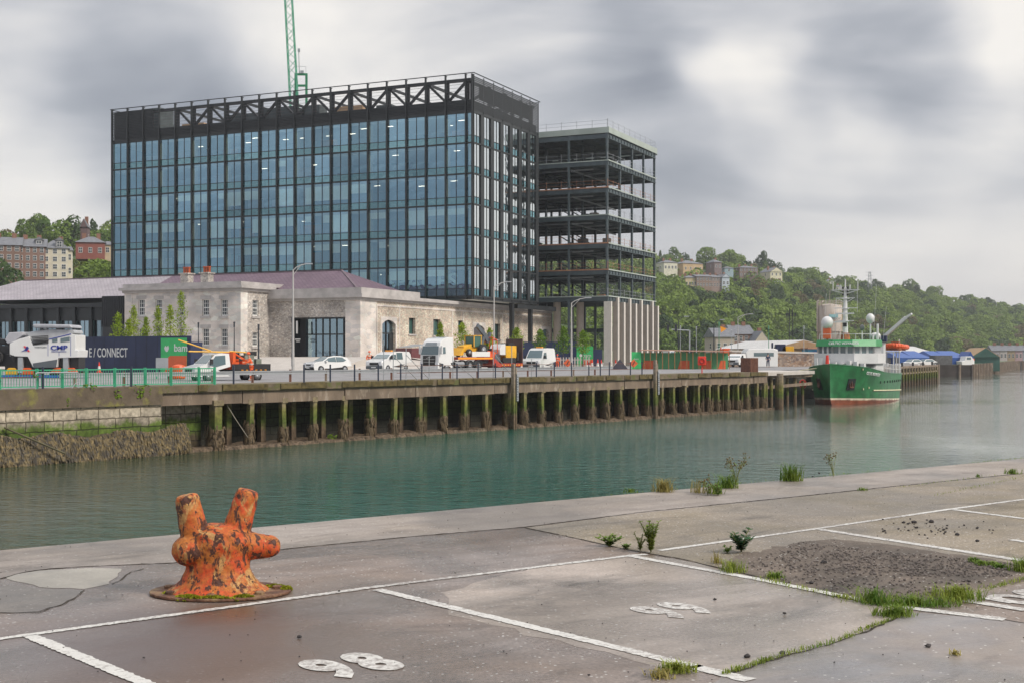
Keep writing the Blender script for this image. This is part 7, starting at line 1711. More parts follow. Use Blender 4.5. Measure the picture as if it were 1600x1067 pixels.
n = 18; vs = [p for r in rings for p in r]; fs = [(k*n+i, (k+1)*n+i, (k+1)*n+i+1, k*n+i+1) for k in range(len(rings)-1) for i in range(n-1)]
fs += [tuple(range((len(rings)-1)*n, len(rings)*n)), tuple(range(n-1, -1, -1))]
b.mesh(vs, fs)
hm_ = bpy.data.materials.new('hull_paint'); hm_.use_nodes = True; nn_, ll_ = hm_.node_tree.nodes, hm_.node_tree.links; bs = nn_['Principled BSDF']; bs.inputs['Roughness'].default_value = .38
tc_ = N(nn_, 'ShaderNodeTexCoord'); sx_ = N(nn_, 'ShaderNodeSeparateXYZ'); ll_.new(tc_.outputs['Object'], sx_.inputs[0])
nz_ = N(nn_, 'ShaderNodeTexNoise'); nz_.inputs['Scale'].default_value = 1.1; nz_.inputs['Detail'].default_value = 6; ll_.new(tc_.outputs['Object'], nz_.inputs[0])
ad_ = N(nn_, 'ShaderNodeMath', operation='MULTIPLY_ADD'); ll_.new(nz_.outputs[0], ad_.inputs[0]); ad_.inputs[1].default_value = .12; ll_.new(sx_.outputs[2], ad_.inputs[2])
a2_ = N(nn_, 'ShaderNodeMath', operation='MULTIPLY_ADD'); ll_.new(sx_.outputs[0], a2_.inputs[0]); a2_.inputs[1].default_value = -.028; ll_.new(ad_.outputs[0], a2_.inputs[2])
cr_ = N(nn_, 'ShaderNodeValToRGB'); cr_.color_ramp.interpolation = 'CONSTANT'; ee = cr_.color_ramp.elements; ee[0].color = (.24,.07,.035,1); ee[1].position = .32; ee[1].color = (.62,.55,.42,1); q_ = ee.new(.42); q_.color = (.018,.15,.048,1)
mr_ = N(nn_, 'ShaderNodeMapRange'); mr_.inputs[1].default_value = 0; mr_.inputs[2].default_value = 1.9; ll_.new(a2_.outputs[0], mr_.inputs[0]); ll_.new(mr_.outputs[0], cr_.inputs[0])
m2_ = N(nn_, 'ShaderNodeMapRange'); m2_.inputs[1].default_value = .35; m2_.inputs[2].default_value = .65; m2_.inputs[3].default_value = .7; m2_.inputs[4].default_value = 1.3; ll_.new(nz_.outputs[0], m2_.inputs[0])
s2_ = N(nn_, 'ShaderNodeVectorMath', operation='SCALE'); ll_.new(cr_.outputs[0], s2_.inputs[0]); ll_.new(m2_.outputs[0], s2_.inputs['Scale']); ll_.new(s2_.outputs[0], bs.inputs['Base Color'])
hull = b.build('hull', hm_, ship, True)
md = hull.modifiers.new('edge', 'EDGE_SPLIT'); md.split_angle = R(40)
q = MB()
for s in (-1, 1):
    pts = [(-l, s*(hull_y(l, 1.45)+.05), 1.55-.02*l+.004*l*l*0) for l in np.linspace(5.6, 21, 14)]; q.path(pts, .07, 6)
q.build('rubbing_strake', M_crm, ship)
for s in (-1, 1):            # anchor pockets with anchors
    for l, tilt in ((1.7, .1),):
        z0, z1 = 1.55, 2.75; y0 = hull_y(l, z0); y1 = hull_y(l, z1)
        P = [Vector((-l+.45, s*(hull_y(l-.45,z0)+.04), z0)), Vector((-l-.55, s*(hull_y(l+.55,z0)+.04), z0)), Vector((-l-.35, s*(hull_y(l+.35,z1)+.04), z1)), Vector((-l+.55, s*(hull_y(l-.55,z1)+.04), z1))]
        q = MB(); q.prism(P, Vector((.03, s*.04, 0))); pk = q.build('anchor_pocket', M_dark, ship)
        c_ = sum(P, Vector())/4+Vector((.06, s*.09, 0)); tx = (P[0]-P[1]).normalized()
        q = MB(); q.beam(c_+Vector((0,0,.35)), c_-Vector((0,0,.35)), .09, .12).beam(c_-Vector((0,0,.3))-tx*.28, c_-Vector((0,0,.3))+tx*.28, .09, .14).beam(c_-Vector((0,0,.3))-tx*.28, c_-tx*.3+Vector((0,0,.1)), .07, .1).beam(c_-Vector((0,0,.3))+tx*.28, c_+tx*.3+Vector((0,0,.1)), .07, .1); q.build('anchor', M_rust, pk)
q = MB()
for k in range(9): l = 7.4+k*1.45; q.cbox((-l, hull_y(l,2.25)+.04, 2.28), (.24,.06,.26)); q.cbox((-l, -hull_y(l,2.25)-.04, 2.28), (.24,.06,.26))
q.build('porthole', M_dark, ship)
q = MB()
for l, z in ((2.6, 3.72), (4.6, 1.75), (3.6, 1.62)): q.cbox((-l, hull_y(l,z)+.04, z), (.25,.06,.2))
q.build('fairlead', M_crm, ship)
lA, lB = 3.3, 6.0; A_, B_ = Vector((-lA, hull_y(lA,3.25), 3.25)), Vector((-lB, hull_y(lB,3.0), 3.02)); rt = (B_-A_).normalized(); up_ = Vector((0, .28, 1)).normalized(); nrm2 = rt.cross(up_)
text('ship_name', 'CELTIC VOYAGER', .46, M_sw, ship, (A_+B_)/2+Vector((.1,.14,-.08)), rt, up_, .03, 'CENTER', .86, shear=.3)
# deck and bulwark rail
q = MB(); pr = [Vector((-l, hull_y(l, stat(l)[1])-.02, stat(l)[1]+.02)) for l in LS]; pls = [Vector((p.x,-p.y,p.z)) for p in pr]
q.path(pr, .06, 6).path(pls, .06, 6); q.build('bulwark_cap', M_hull, ship)
# superstructure: half octagon plans
def plan(front, back, w, cut, z0, z1, name, m, dz=0, taper=0):
    P = [(back,-w/2),(front-cut,-w/2),(front,-w/2+cut*1.15),(front,w/2-cut*1.15),(front-cut,w/2),(back,w/2)]
    b_ = MB(); P2 = [(x-(taper if x > back else 0), y*(1-taper*.05)) for x, y in P]; n_ = len(P)
    b_.mesh([(x,y,z0) for x,y in P]+[(x,y,z1) for x,y in P2], [tuple(range(n_-1,-1,-1)), tuple(range(n_,2*n_))]+[(i,(i+1)%n_,n_+(i+1)%n_,n_+i) for i in range(n_)])
    return b_.build(name, m, ship)
F0 = -5.6
plan(F0-.9, -13, 6.3, 1.3, 2.6, 4.35, 'deckhouse', M_sw)
plan(F0+.25, -12.2, 6.9, 1.9, 4.3, 5.38, 'bridge_front', M_sw)
plan(F0-.25, -11.5, 5.9, 1.6, 5.38, 6.12, 'bridge_windows', M_vglass)
P = [(-11.4,-2.98),(F0-.25-1.6,-2.98),(F0-.25,-2.98+1.84),(F0-.25,2.98-1.84),(F0-.25-1.6,2.98),(-11.4,2.98)]
q = MB()
for (xa, ya), (xb, yb), n_ in ((P[1],P[2],3),(P[2],P[3],3),(P[3],P[4],3),(P[4],P[5],7),(P[0],P[1],7)):
    for i in range(n_+1):
        t = i/n_; x, y = xa+(xb-xa)*t, ya+(yb-ya)*t; MB().box(x-.10,x+.10,y-.10,y+.10,5.36,6.15).build('window_pillar', M_sw, ship)
roof = plan(F0+.35, -11.2, 6.5, 1.9, 6.13, 6.85, 'bridge_roof', M_sgreen, taper=.35)
text('roof_letters', 'CELTIC VOYAGER', .40, M_sw, ship, (F0+.33, .15, 6.32), (0,1,0), Vector((-.45,0,1)), .02, 'CENTER', 1.0, offset=.006)
q = MB(); q.box(-12.5,-6.6,-3.1,3.1,4.05,4.12)
for i in range(8): y = -2.6+i*.75; q.box(F0-.85,F0-.8,y-.2,y+.2,3.4,3.9)
q.build('deckhouse_trim', M_dark, ship)
# mast
mx_, my = -8.6, -.3; q = MB(); z = 6.9
q.tube((mx_,my,6.8),(mx_,my,7.6),.55,.42,8); q.build('mast_foot', M_boot, ship)
q = MB(); q.tube((mx_,my,7.6),(mx_,my,12.6),.30,.16,8)
for zq, wq in ((8.9,.9),(10.3,1.3),(11.4,1.0),(12.3,1.5)): q.box(mx_-.06,mx_+.06,my-wq,my+wq,zq,zq+.08); q.box(mx_-.35,mx_+.35,my-.35,my+.35,zq-.05,zq+.0)
for s in (-1,1):
    q.beam((mx_,my,11.9),(mx_,my+s*1.4,12.3),.07,.07).beam((mx_,my,10.9),(mx_,my+s*.9,11.4),.06,.06); q.tube((mx_,my+s*1.35,12.3),(mx_,my+s*1.35,13.3),.05,n=5); q.tube((mx_,my+s*.5,12.4),(mx_,my+s*.5,12.9),.07,n=5)
q.tube((mx_,my,12.6),(mx_,my,13.5),.07,n=6).tube((mx_,my+1.3,12.3),(mx_,my+1.3,9.9),.02,n=4).tube((mx_,my-1.0,11.4),(mx_,my-1.1,7.0),.03,n=4); q.build('mast', M_sw, ship)
q = MB()
for zq in (11.7, 12.1, 12.45):
    for s in (-1,1): q.tube((mx_+.1,my+s*.26,zq),(mx_+.1,my+s*.26,zq+.2),.1,n=7)
q.box(mx_+.1,mx_+.3,my-.2,my+.2,8.3,8.7); q.build('mast_light', M_vblack, ship)
q = MB(); q.box(mx_+.3,mx_+.5,my-1.0,my+1.0,9.65,9.8).box(mx_+.25,mx_+.6,my-.12,my+.12,9.4,9.64); q.build('radar', M_sw, ship)
q = MB(); q.tube((-8.2,-2.2,6.85),(-8.2,-2.2,8.2),.12,n=7).box(-8.5,-7.9,-2.6,-1.8,7.0,8.1); q.build('radome_stand', M_horan, ship)
MB().ball((-8.2,-2.2,8.75),.66,18,12,(1,1,1.05)).build('radome', M_sw, ship, True)
q = MB(); q.tube((-10.0,2.15,6.85),(-10.0,2.15,8.75),.09,n=7).tube((-10.3,1.2,6.85),(-10.3,1.2,8.3),.07,n=6).tube((-7.4,2.9,6.85),(-7.4,2.9,7.4),.1,n=6).tube((-9.6,3.0,6.85),(-9.6,3.0,8.6),.12,n=6).tube((-9.2,-3.0,6.85),(-9.2,-3.0,8.6),.05,n=6); q.build('aerial_post', M_sw, ship)
MB().ball((-10.0,2.15,9.2),.48,16,10,(1,1,1.15)).build('radome', M_sw, ship, True); MB().ball((-10.2,2.7,7.3),.45,14,9,(1.2,1.2,.8)).build('lifeboat_dome', M_sw, ship, True); MB().ball((-10.3,1.2,8.2),.28,12,8,(1,1,1.2)).build('lamp_dome', mat('dull_lamp', (.20,.2,.2), .5, var=.1), ship, True)
MB().cbox((-8.4,-.9,8.8),(.4,1.3,.12)).build('satellite_bar', M_sw, ship)
for x, y, h in ((-9.9,2.5,13.0),(-9.5,-2.9,12.0),(-12,3.2,10.5)): MB().tube((x,y,6.9),(x+.1,y+.35,h),.018,n=4).build('whip_aerial', M_sw, ship)
# roof rail
q = MB()
for s in (-1,1): q.path([(F0-1.9,s*2.9,7.45),(-11,s*2.9,7.45)],.03,5)
q.path([(F0-1.9,-2.9,7.45),(F0-.4,-1.3,7.45),(F0-.4,1.3,7.45),(F0-1.9,2.9,7.45)],.03,5)
for x, y in ((F0-.4,-1.3),(F0-.4,1.3),(F0-1.9,-2.9),(F0-1.9,2.9),(-9.4,2.9),(-11,2.9),(-9.4,-2.9),(F0-.4,0)): q.tube((x,y,6.8),(x,y,7.45),.03,n=5)
q.build('roof_rail', M_sw, ship)
# crane, RIB, aft gallows
q = MB(); q.tube((-13.5,2.9,4.2),(-13.5,2.9,7.3),.32,n=10).beam((-13.5,2.9,7.1),(-12.2,5.6,9.3),.28,.34).beam((-12.3,5.3,9.1),(-11.8,6.3,9.7),.2,.22); q.build('deck_crane', M_sw, ship); MB().cbox((-13.3,3.1,7.0),(.6,.6,.7)).build('crane_base', M_hnavy, ship)
rib = MB(); pts = []
for i in range(13):
    t = i/12; a = math.pi*t; pts.append((-15.2+1.9*math.sin(a)*1.0-.5, 3.9-1.0*math.cos(a)*1.0, 6.1+.12*math.sin(a)))
rib.path([(-17.8,2.9,6.1)]+pts+[(-17.8,4.9,6.1)], .30, 8); rib.build('inflatable_tube', M_ored, ship); MB().prism([(-17.6,3.0,5.7),(-14.2,3.0,5.7),(-13.6,3.9,6.0),(-14.2,4.8,5.7),(-17.6,4.8,5.7)],(0,0,.3)).box(-16.8,-15.6,3.5,4.3,6.0,6.7).build('inflatable_hull', M_boot, ship)
q = MB()
for x in (-14,-16,-18): q.tube((x,4.0,3.1),(x,4.0,5.6),.06,n=6).tube((x,2.6,3.1),(x,2.6,5.6),.06,n=6)
q.box(-18.2,-13.6,2.5,4.1,5.45,5.56); q.tube((-18,4.0,5.5),(-18,4.0,7.0),.06,n=6); q.build('boat_gantry', M_sw, ship)
MB().box(-18.6,-12.9,-2.8,2.2,3.0,4.6).build('aft_house', M_sw, ship); MB().box(-16.6,-15.4,2.21,2.4,3.6,4.5).build('red_panel', mat('red_box', (.55,.05,.04), .5), ship); MB().box(-17.6,-17.2,3.2,3.6,3.0,4.9).build('blue_post', M_blue, ship)
q = MB()
for i in range(17):
    l = 8.2+i*.75; y = hull_y(l, stat(l)[1])-.06; zt = stat(l)[1]; q.tube((-l,y,zt),(-l,y,zt+1.0),.035,n=5); q.tube((-l,-y,zt),(-l,-y,zt+1.0),.03,n=4)
for h_ in (.5, 1.0):
    for s in (1,-1): q.path([(-l, s*(hull_y(l, stat(l)[1])-.06), stat(l)[1]+h_) for l in np.linspace(8.2, 20.5, 10)], .028, 5)
q.build('side_rail', M_sw, ship)
q = MB(); 
for x, y in ((-2.2,-1.6),(-2.6,-2.2)): q.box(x-.15,x+.15,y-.15,y+.15,3.9,4.9)
q.build('bow_post', M_sw, ship); MB().tube((-2.2,-.95,4.1),(-2.2,-.95,5.2),.22,.14,8).build('red_buoy', M_cred, ship)
q = MB(); 
for i in range(7): q.box(-4.8-random.random(),-4.3,-2.4+i*.75,-2.0+i*.75,3.9,4.0+random.random()*.8)
q.build('deck_gear', M_sw, ship)
q = MB(); q.ball((-3.2,-3.75,2.1),.42,14,10,(1,1,1.2)); fb = q.build('fender', M_cred, ship, True)
q = MB(); a = ship.matrix_world; q.path([(-1.1,-.35,4.0),(-1.4,-2.6,3.72),(-2.0,-6.0,3.2)],.05,5); q.build('mooring_line', M_crm, ship)

# ------------------------------------------------------------------ people
def skinbody(name, m, parent, nodes, edges, root=0, sub=1):
    me = bpy.data.meshes.new(name); me.from_pydata([n_[0] for n_ in nodes], edges, []); me.materials.append(m); o = link(name, me, parent)
    o.modifiers.new('skin', 'SKIN'); sk = me.skin_vertices[0] if me.skin_vertices else None
    if sk is None:
        bm = bmesh.new(); bm.from_mesh(me); bm.verts.layers.skin.verify(); bm.to_mesh(me); bm.free(); sk = me.skin_vertices[0]
    for i, n_ in enumerate(nodes): r_ = n_[1]; sk.data[i].radius = (r_, r_) if not isinstance(r_, tuple) else r_; sk.data[i].use_root = (i == root)
    s = o.modifiers.new('sub', 'SUBSURF'); s.levels = sub; s.render_levels = sub
    o.modifiers['skin'].use_smooth_shade = True; return o
M_skin = mat('skin', (.50,.29,.20), .6, var=.05)
def person(loc, rz, label, arms=None, bend=0.0, helmet=None, sc=1.0, trousers=None):
    r = empty('person', loc, rz, label, 'person'); r.scale = (sc,)*3; B = lambda x, z: x+bend*max(0, z-.95)
    Z = [0,.09,.5,.93,1.15,1.4,1.5,1.62,1.74]
    nodes = [((B(0,.97),0,.97),.12),((B(0,1.2),0,1.2),(.13,.11)),((B(0,1.4),0,1.4),(.13,.11)),((B(0,1.5),0,1.5),.055),((B(.02,1.6),0,1.6),.085),((B(.01,1.7),0,1.70),.075)]
    ed = [(0,1),(1,2),(2,3),(3,4),(4,5)]; A = arms or (((.05,1.15),(.2,1.0)),((.05,1.15),(.2,1.0)))
    for s, a in ((-1, A[0]), (1, A[1])):
        b0 = len(nodes); sh = (B(0,1.4), s*.19, 1.4); el = (B(a[0][0],a[0][1]), s*.27, a[0][1]); wr = (B(a[1][0],a[1][1]), s*.24, a[1][1]); nodes += [(sh,.065),(el,.05),(wr,.035)]; ed += [(2,b0),(b0,b0+1),(b0+1,b0+2)]
        d_ = Vector(wr)-Vector(el); d_.normalize(); hd = Vector(wr)+d_*.07; h0 = len(nodes); nodes.append((tuple(hd),.03)); ed.append((b0+2,h0))
        for f in range(4): k_ = len(nodes); nodes.append((tuple(hd+d_*.075+Vector((0,(f-1.5)*.02,0))),.009)); ed.append((h0,k_))
        k_ = len(nodes); nodes.append((tuple(hd+Vector((.03,-s*.035,.01))),.010)); ed.append((h0,k_))
    for s in (-1, 1):
        b0 = len(nodes); nodes += [((0,s*.10,.92),.09),((.04*s,s*.12,.5),.062),((.06*s-.02,s*.13,.09),.045),((.06*s+.15,s*.14,.04),.04)]; ed += [(0,b0),(b0,b0+1),(b0+1,b0+2),(b0+2,b0+3)]
    skinbody('body', M_skin, r, nodes, ed)
    jn = [((B(0,.93),0,.93),.155),((B(0,1.2),0,1.2),(.165,.14)),((B(0,1.42),0,1.42),(.15,.13))]; je = [(0,1),(1,2)]
    for s, a in ((-1, A[0]), (1, A[1])): b0 = len(jn); jn += [((B(0,1.41),s*.19,1.41),.085),((B(a[0][0],a[0][1]),s*.27,a[0][1]),.072),((B(a[1][0],a[1][1]),s*.24,a[1][1]),.055)]; je += [(2,b0),(b0,b0+1),(b0+1,b0+2)]
    skinbody('jacket', M_hivis, r, jn, je)
    tn = [((0,0,.97),.14)]; te = []
    for s in (-1, 1): b0 = len(tn); tn += [((0,s*.10,.9),.11),((.04*s,s*.12,.5),.085),((.06*s-.02,s*.13,.13),.075)]; te += [(0,b0),(b0,b0+1),(b0+1,b0+2)]
    skinbody('trousers', trousers or M_hivis, r, tn, te)
    x = B(.01,1.7)
    MB().lathe([(.125,0),(.125,.05),(.10,.12),(.04,.155)], (x,0,1.72), 12).build('helmet', helmet or M_vwhite, r, True)
    q = MB(); q.ball((x+.10,0,1.635),.016,6,4).box(x+.085,x+.09,-.045,-.02,1.665,1.68).box(x+.085,x+.09,.02,.045,1.665,1.68).box(x+.083,x+.088,-.025,.025,1.585,1.593); q.build('face', mat('face_dark', (.18,.08,.06), .6, var=0), r)
    q = MB()
    for z in (1.08, 1.3): q.lathe([(.175,z),(.175,z+.05)], (B(0,z),0,0), 14)
    for s in (-1,1): q.lathe([(.10,.35),(.10,.4)], (.05*s,s*.125,0), 10)
    q.build('reflective_band', M_silverr, r); return r
person(at(393, 81.5), R(-165), 'worker in orange hi vis suit leaning towards the flatbed with one arm out', (((.2,1.3),(.55,1.45)),((.15,1.2),(.4,1.2))), .25, M_hivis, .98)
person(at(577, 128, .15), R(-60), 'worker in orange hi vis with hands on hips between the hatchback and the crew van', (((-.1,1.15),(.05,1.0)),((-.1,1.15),(.05,1.0))), 0, M_hivis, 1.0)
person(at(871, 148), R(-100), 'worker in orange hi vis standing beside the white high roof van', None, .05, M_hivis, .9, M_hivis)
person(at(1200, 165), R(-90), 'person in dark blue clothes standing by the stone wall near the landing stage', None, 0, M_vblack, 1.0, M_hnavy)
pp = [c for c in kids(bpy.data.objects['person.003']) if c.name.startswith('jacket')][0]; pp.data.materials[0] = M_hnavy
for c in kids(bpy.data.objects['person.003']):
    if c.name.startswith('reflective'): bpy.data.objects.remove(c)
# ------------------------------------------------------------------ mooring bollard
random.seed(61)
def rustmat():
    m = bpy.data.materials.new('peeling_orange_paint'); m.use_nodes = True; n, l = m.node_tree.nodes, m.node_tree.links; b = n['Principled BSDF']
    tc = N(n, 'ShaderNodeTexCoord')
    def nz(s, d=6, r=.6, st=(1,1,1), dist=0):
        mp = N(n, 'ShaderNodeMapping'); mp.inputs['Scale'].default_value = st; l.new(tc.outputs['Object'], mp.inputs[0])
        q = N(n, 'ShaderNodeTexNoise'); q.inputs['Scale'].default_value = s; q.inputs['Detail'].default_value = d; q.inputs['Roughness'].default_value = r; q.inputs['Distortion'].default_value = dist; l.new(mp.outputs[0], q.inputs[0]); return q.outputs[0]
    def mr(v, a, c, d=0, e=1):
        q = N(n, 'ShaderNodeMapRange'); q.inputs[1].default_value = a; q.inputs[2].default_value = c; q.inputs[3].default_value = d; q.inputs[4].default_value = e; l.new(v, q.inputs[0]); return q.outputs[0]
    def mix(f, a, c):
        q = N(n, 'ShaderNodeMixRGB'); l.new(f, q.inputs[0])
        for i, x in ((1, a), (2, c)):
            if isinstance(x, tuple): q.inputs[i].default_value = (*x, 1)
            else: l.new(x, q.inputs[i])
        return q.outputs[0]
    big = nz(6.5, 6, .65, dist=.6); mid = nz(18, 8, .7, dist=.8); fl = nz(15, 9, .72, (1.2,1.2,.5), .5); fine = nz(60, 3)
    c = mix(mr(big, .42, .58), (.58,.07,.013), (.50,.16,.025))            # orange red and orange
    c = mix(mr(nz(7, 5, .6, (1,1,.6), 1.0), .56, .62), c, (.52,.29,.10))              # pale worn ochre
    c = mix(mr(nz(6.2, 6, .7), .60, .66), c, (.28,.07,.025))                # red rust
    c = mix(mr(fl, .525, .54), c, (.075,.03,.022))                       # bare dark iron flakes
    c = mix(mr(fine, .35, .7, 0, .5), c, (.14,.04,.012))
    l.new(c, b.inputs['Base Color']); l.new(mr(mid, .3, .7, .55, .85), b.inputs['Roughness'])
    bp = N(n, 'ShaderNodeBump'); bp.inputs['Distance'].default_value = .006; bp.inputs['Strength'].default_value = .9
    ad = N(n, 'ShaderNodeMath', operation='MULTIPLY_ADD'); l.new(mr(fl, .55, .58, 1, 0), ad.inputs[0]); ad.inputs[1].default_value = .6; l.new(mid, ad.inputs[2]); l.new(ad.outputs[0], bp.inputs['Height']); l.new(bp.outputs[0], b.inputs['Normal']); return m
M_boll = rustmat(); bp0 = at(345, 9.12)
bol = empty('mooring_bollard', bp0, 0, 'rusty orange cast iron twin horned mooring bollard on a round base plate', 'bollard')
q = MB(); lg = math.atan2(ED.y, ED.x); 
q.lathe([(.33,0),(.285,.03),(.235,.08),(.205,.15),(.195,.24),(.21,.33),(.19,.42),(.10,.47)], (-.02,0,.02), 36, sx=1.12, sy=.9)
q.ball((-.195,-.07,.315), .128, 24, 16, (1.05,1.05,.88)); q.ball((.16,.05,.33), .12, 24, 16, (1.2,1,.9)); q.tube((.12,.05,.33),(.31,.11,.315),.112,.082,20); q.ball((.315,.11,.315), .088, 20, 14, (1.05,1,.92))
q.ball((.0,0,.36), .175, 24, 16, (1.35,1,.6))
def horn(a, c, r0, r1):
    a, c = Vector(a), Vector(c); d = (c-a).normalized(); q.tube(a, c-d*.03, r0, r1, 24); q.tube(c-d*.031, c-d*.012, r1, r1*.93, 24); q.tube(c-d*.0125, c, r1*.93, r1*.75, 24)
horn((-.155,-.03,.33), (-.235,-.05,.705), .112, .083); horn((.075,.03,.33), (.185,.06,.73), .112, .080)
me = q.make('casting', M_boll); o = link('casting', me, bol)
rm_ = o.modifiers.new('remesh', 'REMESH'); rm_.mode = 'VOXEL'; rm_.voxel_size = .0075; rm_.use_smooth_shade = True
sm = o.modifiers.new('smooth', 'SMOOTH'); sm.iterations = 3; sm.factor = .6
tx = bpy.data.textures.new('pits', 'CLOUDS'); tx.noise_scale = .05; ds = o.modifiers.new('pits', 'DISPLACE'); ds.texture = tx; ds.strength = .012; ds.mid_level = .5
q = MB(); P = []
for i in range(40):
    t = 2*math.pi*i/40; P.append((math.cos(t)*.50+.0, math.sin(t)*.36, .0))
q.prism([(x*1.0, y, .004) for x, y, z in P], (0,0,.02)); M_plate = mat('rusty_plate', (.13,.06,.035), .75, var=.5, scale=9, bump=.6, bscale=30, dirt=(.26,.17,.09), dscale=5, dthr=.56)
q.build('base_plate', M_plate, bol, bevel=.006)
q = MB()
for i in range(7): t = i*.9+.2; x, y = math.cos(t)*.40, math.sin(t)*.27; MB().lathe([(.035,0),(.035,.018),(.02,.024)], (x,y,.023), 6).build('bolt', M_plate, bol)
V = []; 
rgm = np.random.default_rng(2)
for cx_, cy_, rx_, ry_, k_ in ((-.16,-.27,.09,.03,260),(.03,-.31,.12,.02,220),(.22,-.27,.07,.03,220),(.36,.12,.08,.05,260),(.46,.05,.04,.06,240),(-.33,-.14,.05,.03,90),(-.02,-.335,.22,.008,120)):
    r = np.sqrt(rgm.uniform(0,1,k_)); a = rgm.uniform(0,6.283,k_); V.append(np.stack([cx_+r*np.cos(a)*rx_, cy_+r*np.sin(a)*ry_, np.full(k_,.026)+(1-r)*.014], 1))
P = np.concatenate(V); P[:,2] = np.where((P[:,0]/.5)**2+(P[:,1]/.36)**2 > 1, .012, P[:,2]); n = len(P); u = rgm.normal(size=(n,3)); u /= np.linalg.norm(u,axis=1)[:,None]; v = np.cross(u, rgm.normal(size=(n,3))); v /= np.linalg.norm(v,axis=1)[:,None]
s = rgm.uniform(.004,.009,n)[:,None]; Qd = np.stack([P-u*s-v*s,P+u*s-v*s,P+u*s+v*s,P-u*s+v*s],1).reshape(-1,3); o = link('moss', npmesh('moss', Qd, np.arange(4*n).reshape(-1,4), leafmat('moss_leaf', (.10,.12,.01), (.32,.32,.02), 8)), bol)

# ------------------------------------------------------------------ weeds, grass, stones on the near quay
M_gr1 = leafmat('grass_blade', (.055,.15,.018), (.30,.34,.06), 3, .3); M_gr2 = leafmat('dry_grass', (.24,.20,.06), (.42,.36,.12), 3, .3); M_wd = leafmat('weed_leaf', (.06,.14,.02), (.20,.28,.05), 4, .3)
M_stem = mat('stem', (.16,.17,.05), .8, var=.2, scale=9); M_flower = mat('seed_head', (.13,.09,.03), .8, var=.3, scale=9)
def blades(pts, h, w, lean, r):
    V = []; F = []
    for p in pts:
        a = r.uniform(0, 6.283); d = np.array([np.cos(a), np.sin(a), 0]); t = np.array([-d[1], d[0], 0]); hh = h*r.uniform(.2, 1.1)**1.3+h*.05; ln = lean*r.uniform(.2, 1.2)*hh; ww = w*r.uniform(.6, 1.2)
        m_ = p+d*ln*.35+np.array([0,0,hh*.6]); e = p+d*ln+np.array([0,0,hh*(.95-lean*.2)]); b0 = len(V)
        V += [p-t*ww, p+t*ww, m_+t*ww*.7, m_-t*ww*.7, e+t*ww*.1, e-t*ww*.1]; F += [(b0,b0+1,b0+2,b0+3),(b0+3,b0+2,b0+4,b0+5)]
    return np.array(V), np.array(F)
def tuft(px, py, h, rad, n, label, m=M_gr1, lean=1.0, grp=None, name='grass_tuft', w=.004, sq=1.0):
    p = G(px, py); r = np.random.default_rng(int(px*7+py)); a = r.uniform(0,6.283,n); rr = rad*np.minimum(np.abs(r.normal(0,.58,n)), 1.05); P = np.stack([rr*np.cos(a), rr*np.sin(a)*sq, np.zeros(n)], 1)
    V, F = blades(P, h, w, lean, r); o = link(name, npmesh(name, V, F, m)); o.location = (p.x, p.y, .005); tag(o, label, 'grass' if 'grass' in name else 'weed', grp); return o
tuft(1236, 751, .30, .15, 220, 'large bushy grass tuft on the quay edge right of the tall seed stalks', w=.006)
tuft(1118, 771, .16, .10, 130, 'bright green grass tuft on the quay edge left of the tall seed stalks', w=.006)
tuft(1136, 762, .22, .14, 200, 'loose green grass clump at the foot of the tall seed stalks', w=.006)
tuft(1037, 768, .20, .14, 240, 'yellow dry grass clump on the quay edge', M_gr2, w=.005); tuft(1092, 770, .2, .10, 80, 'thin pale grass stalks on the quay edge right of the yellow clump', M_gr2, .5)
tuft(985, 769, .07, .10, 80, 'small green grass patch on the quay edge left of the yellow clump')
tuft(1364, 941, .12, .12, 260, 'green grass tuft over the white line left of the big weed patch'); tuft(1430, 946, .075, .30, 700, 'long mixed grass patch beside the white line at the broken slab', sq=.35)
tuft(1495, 936, .11, .17, 520, 'dense bright green grass patch at the corner of the gravel'); tuft(1397, 962, .08, .14, 420, 'low green grass clump growing over the crack by the broken line', sq=.6)
tuft(1212, 903, .06, .08, 160, 'low olive grass clump at the near edge of the gravel'); tuft(1145, 893, .12, .11, 240, 'fine grass clump at the left edge of the gravel', w=.003)
tuft(1120, 880, .12, .05, 40, 'thin grass stalks at the left corner of the gravel', M_gr2, .5); tuft(1058, 1050, .07, .10, 380, 'grass clump where the bay line meets the crack at the bottom', sq=.6); tuft(1032, 1058, .05, .08, 160, 'dry short grass left of the clump at the bottom crack', M_gr2)
tuft(1347, 766, .05, .07, 90, 'small green weed on the joint of the coping, middle right'); tuft(1583, 740, .10, .12, 160, 'green grass clump on the joint at the right edge of the photo'); tuft(1528, 745, .05, .05, 60, 'tiny green clump on the joint left of the right edge')
tuft(1597, 892, .12, .10, 300, 'olive grass clump at the far right end of the gravel', M_gr1); tuft(1325, 1010, .03, .1, 60, 'tiny dry clump on the lower crack', M_gr2) if False else None
tuft(1493, 1024, .04, .03, 60, 'tiny yellowish tuft alone on the grey slab at lower right', M_gr2)
for i, (px, py) in enumerate(((1522,878),(1534,883),(1553,884),(1562,888))):
    tuft(px, py, .045, .05, 150, 'small dark green cushion weed on the far rim of the gravel', M_wd, .9, 'cushion weeds on the gravel rim', 'weed', .006)
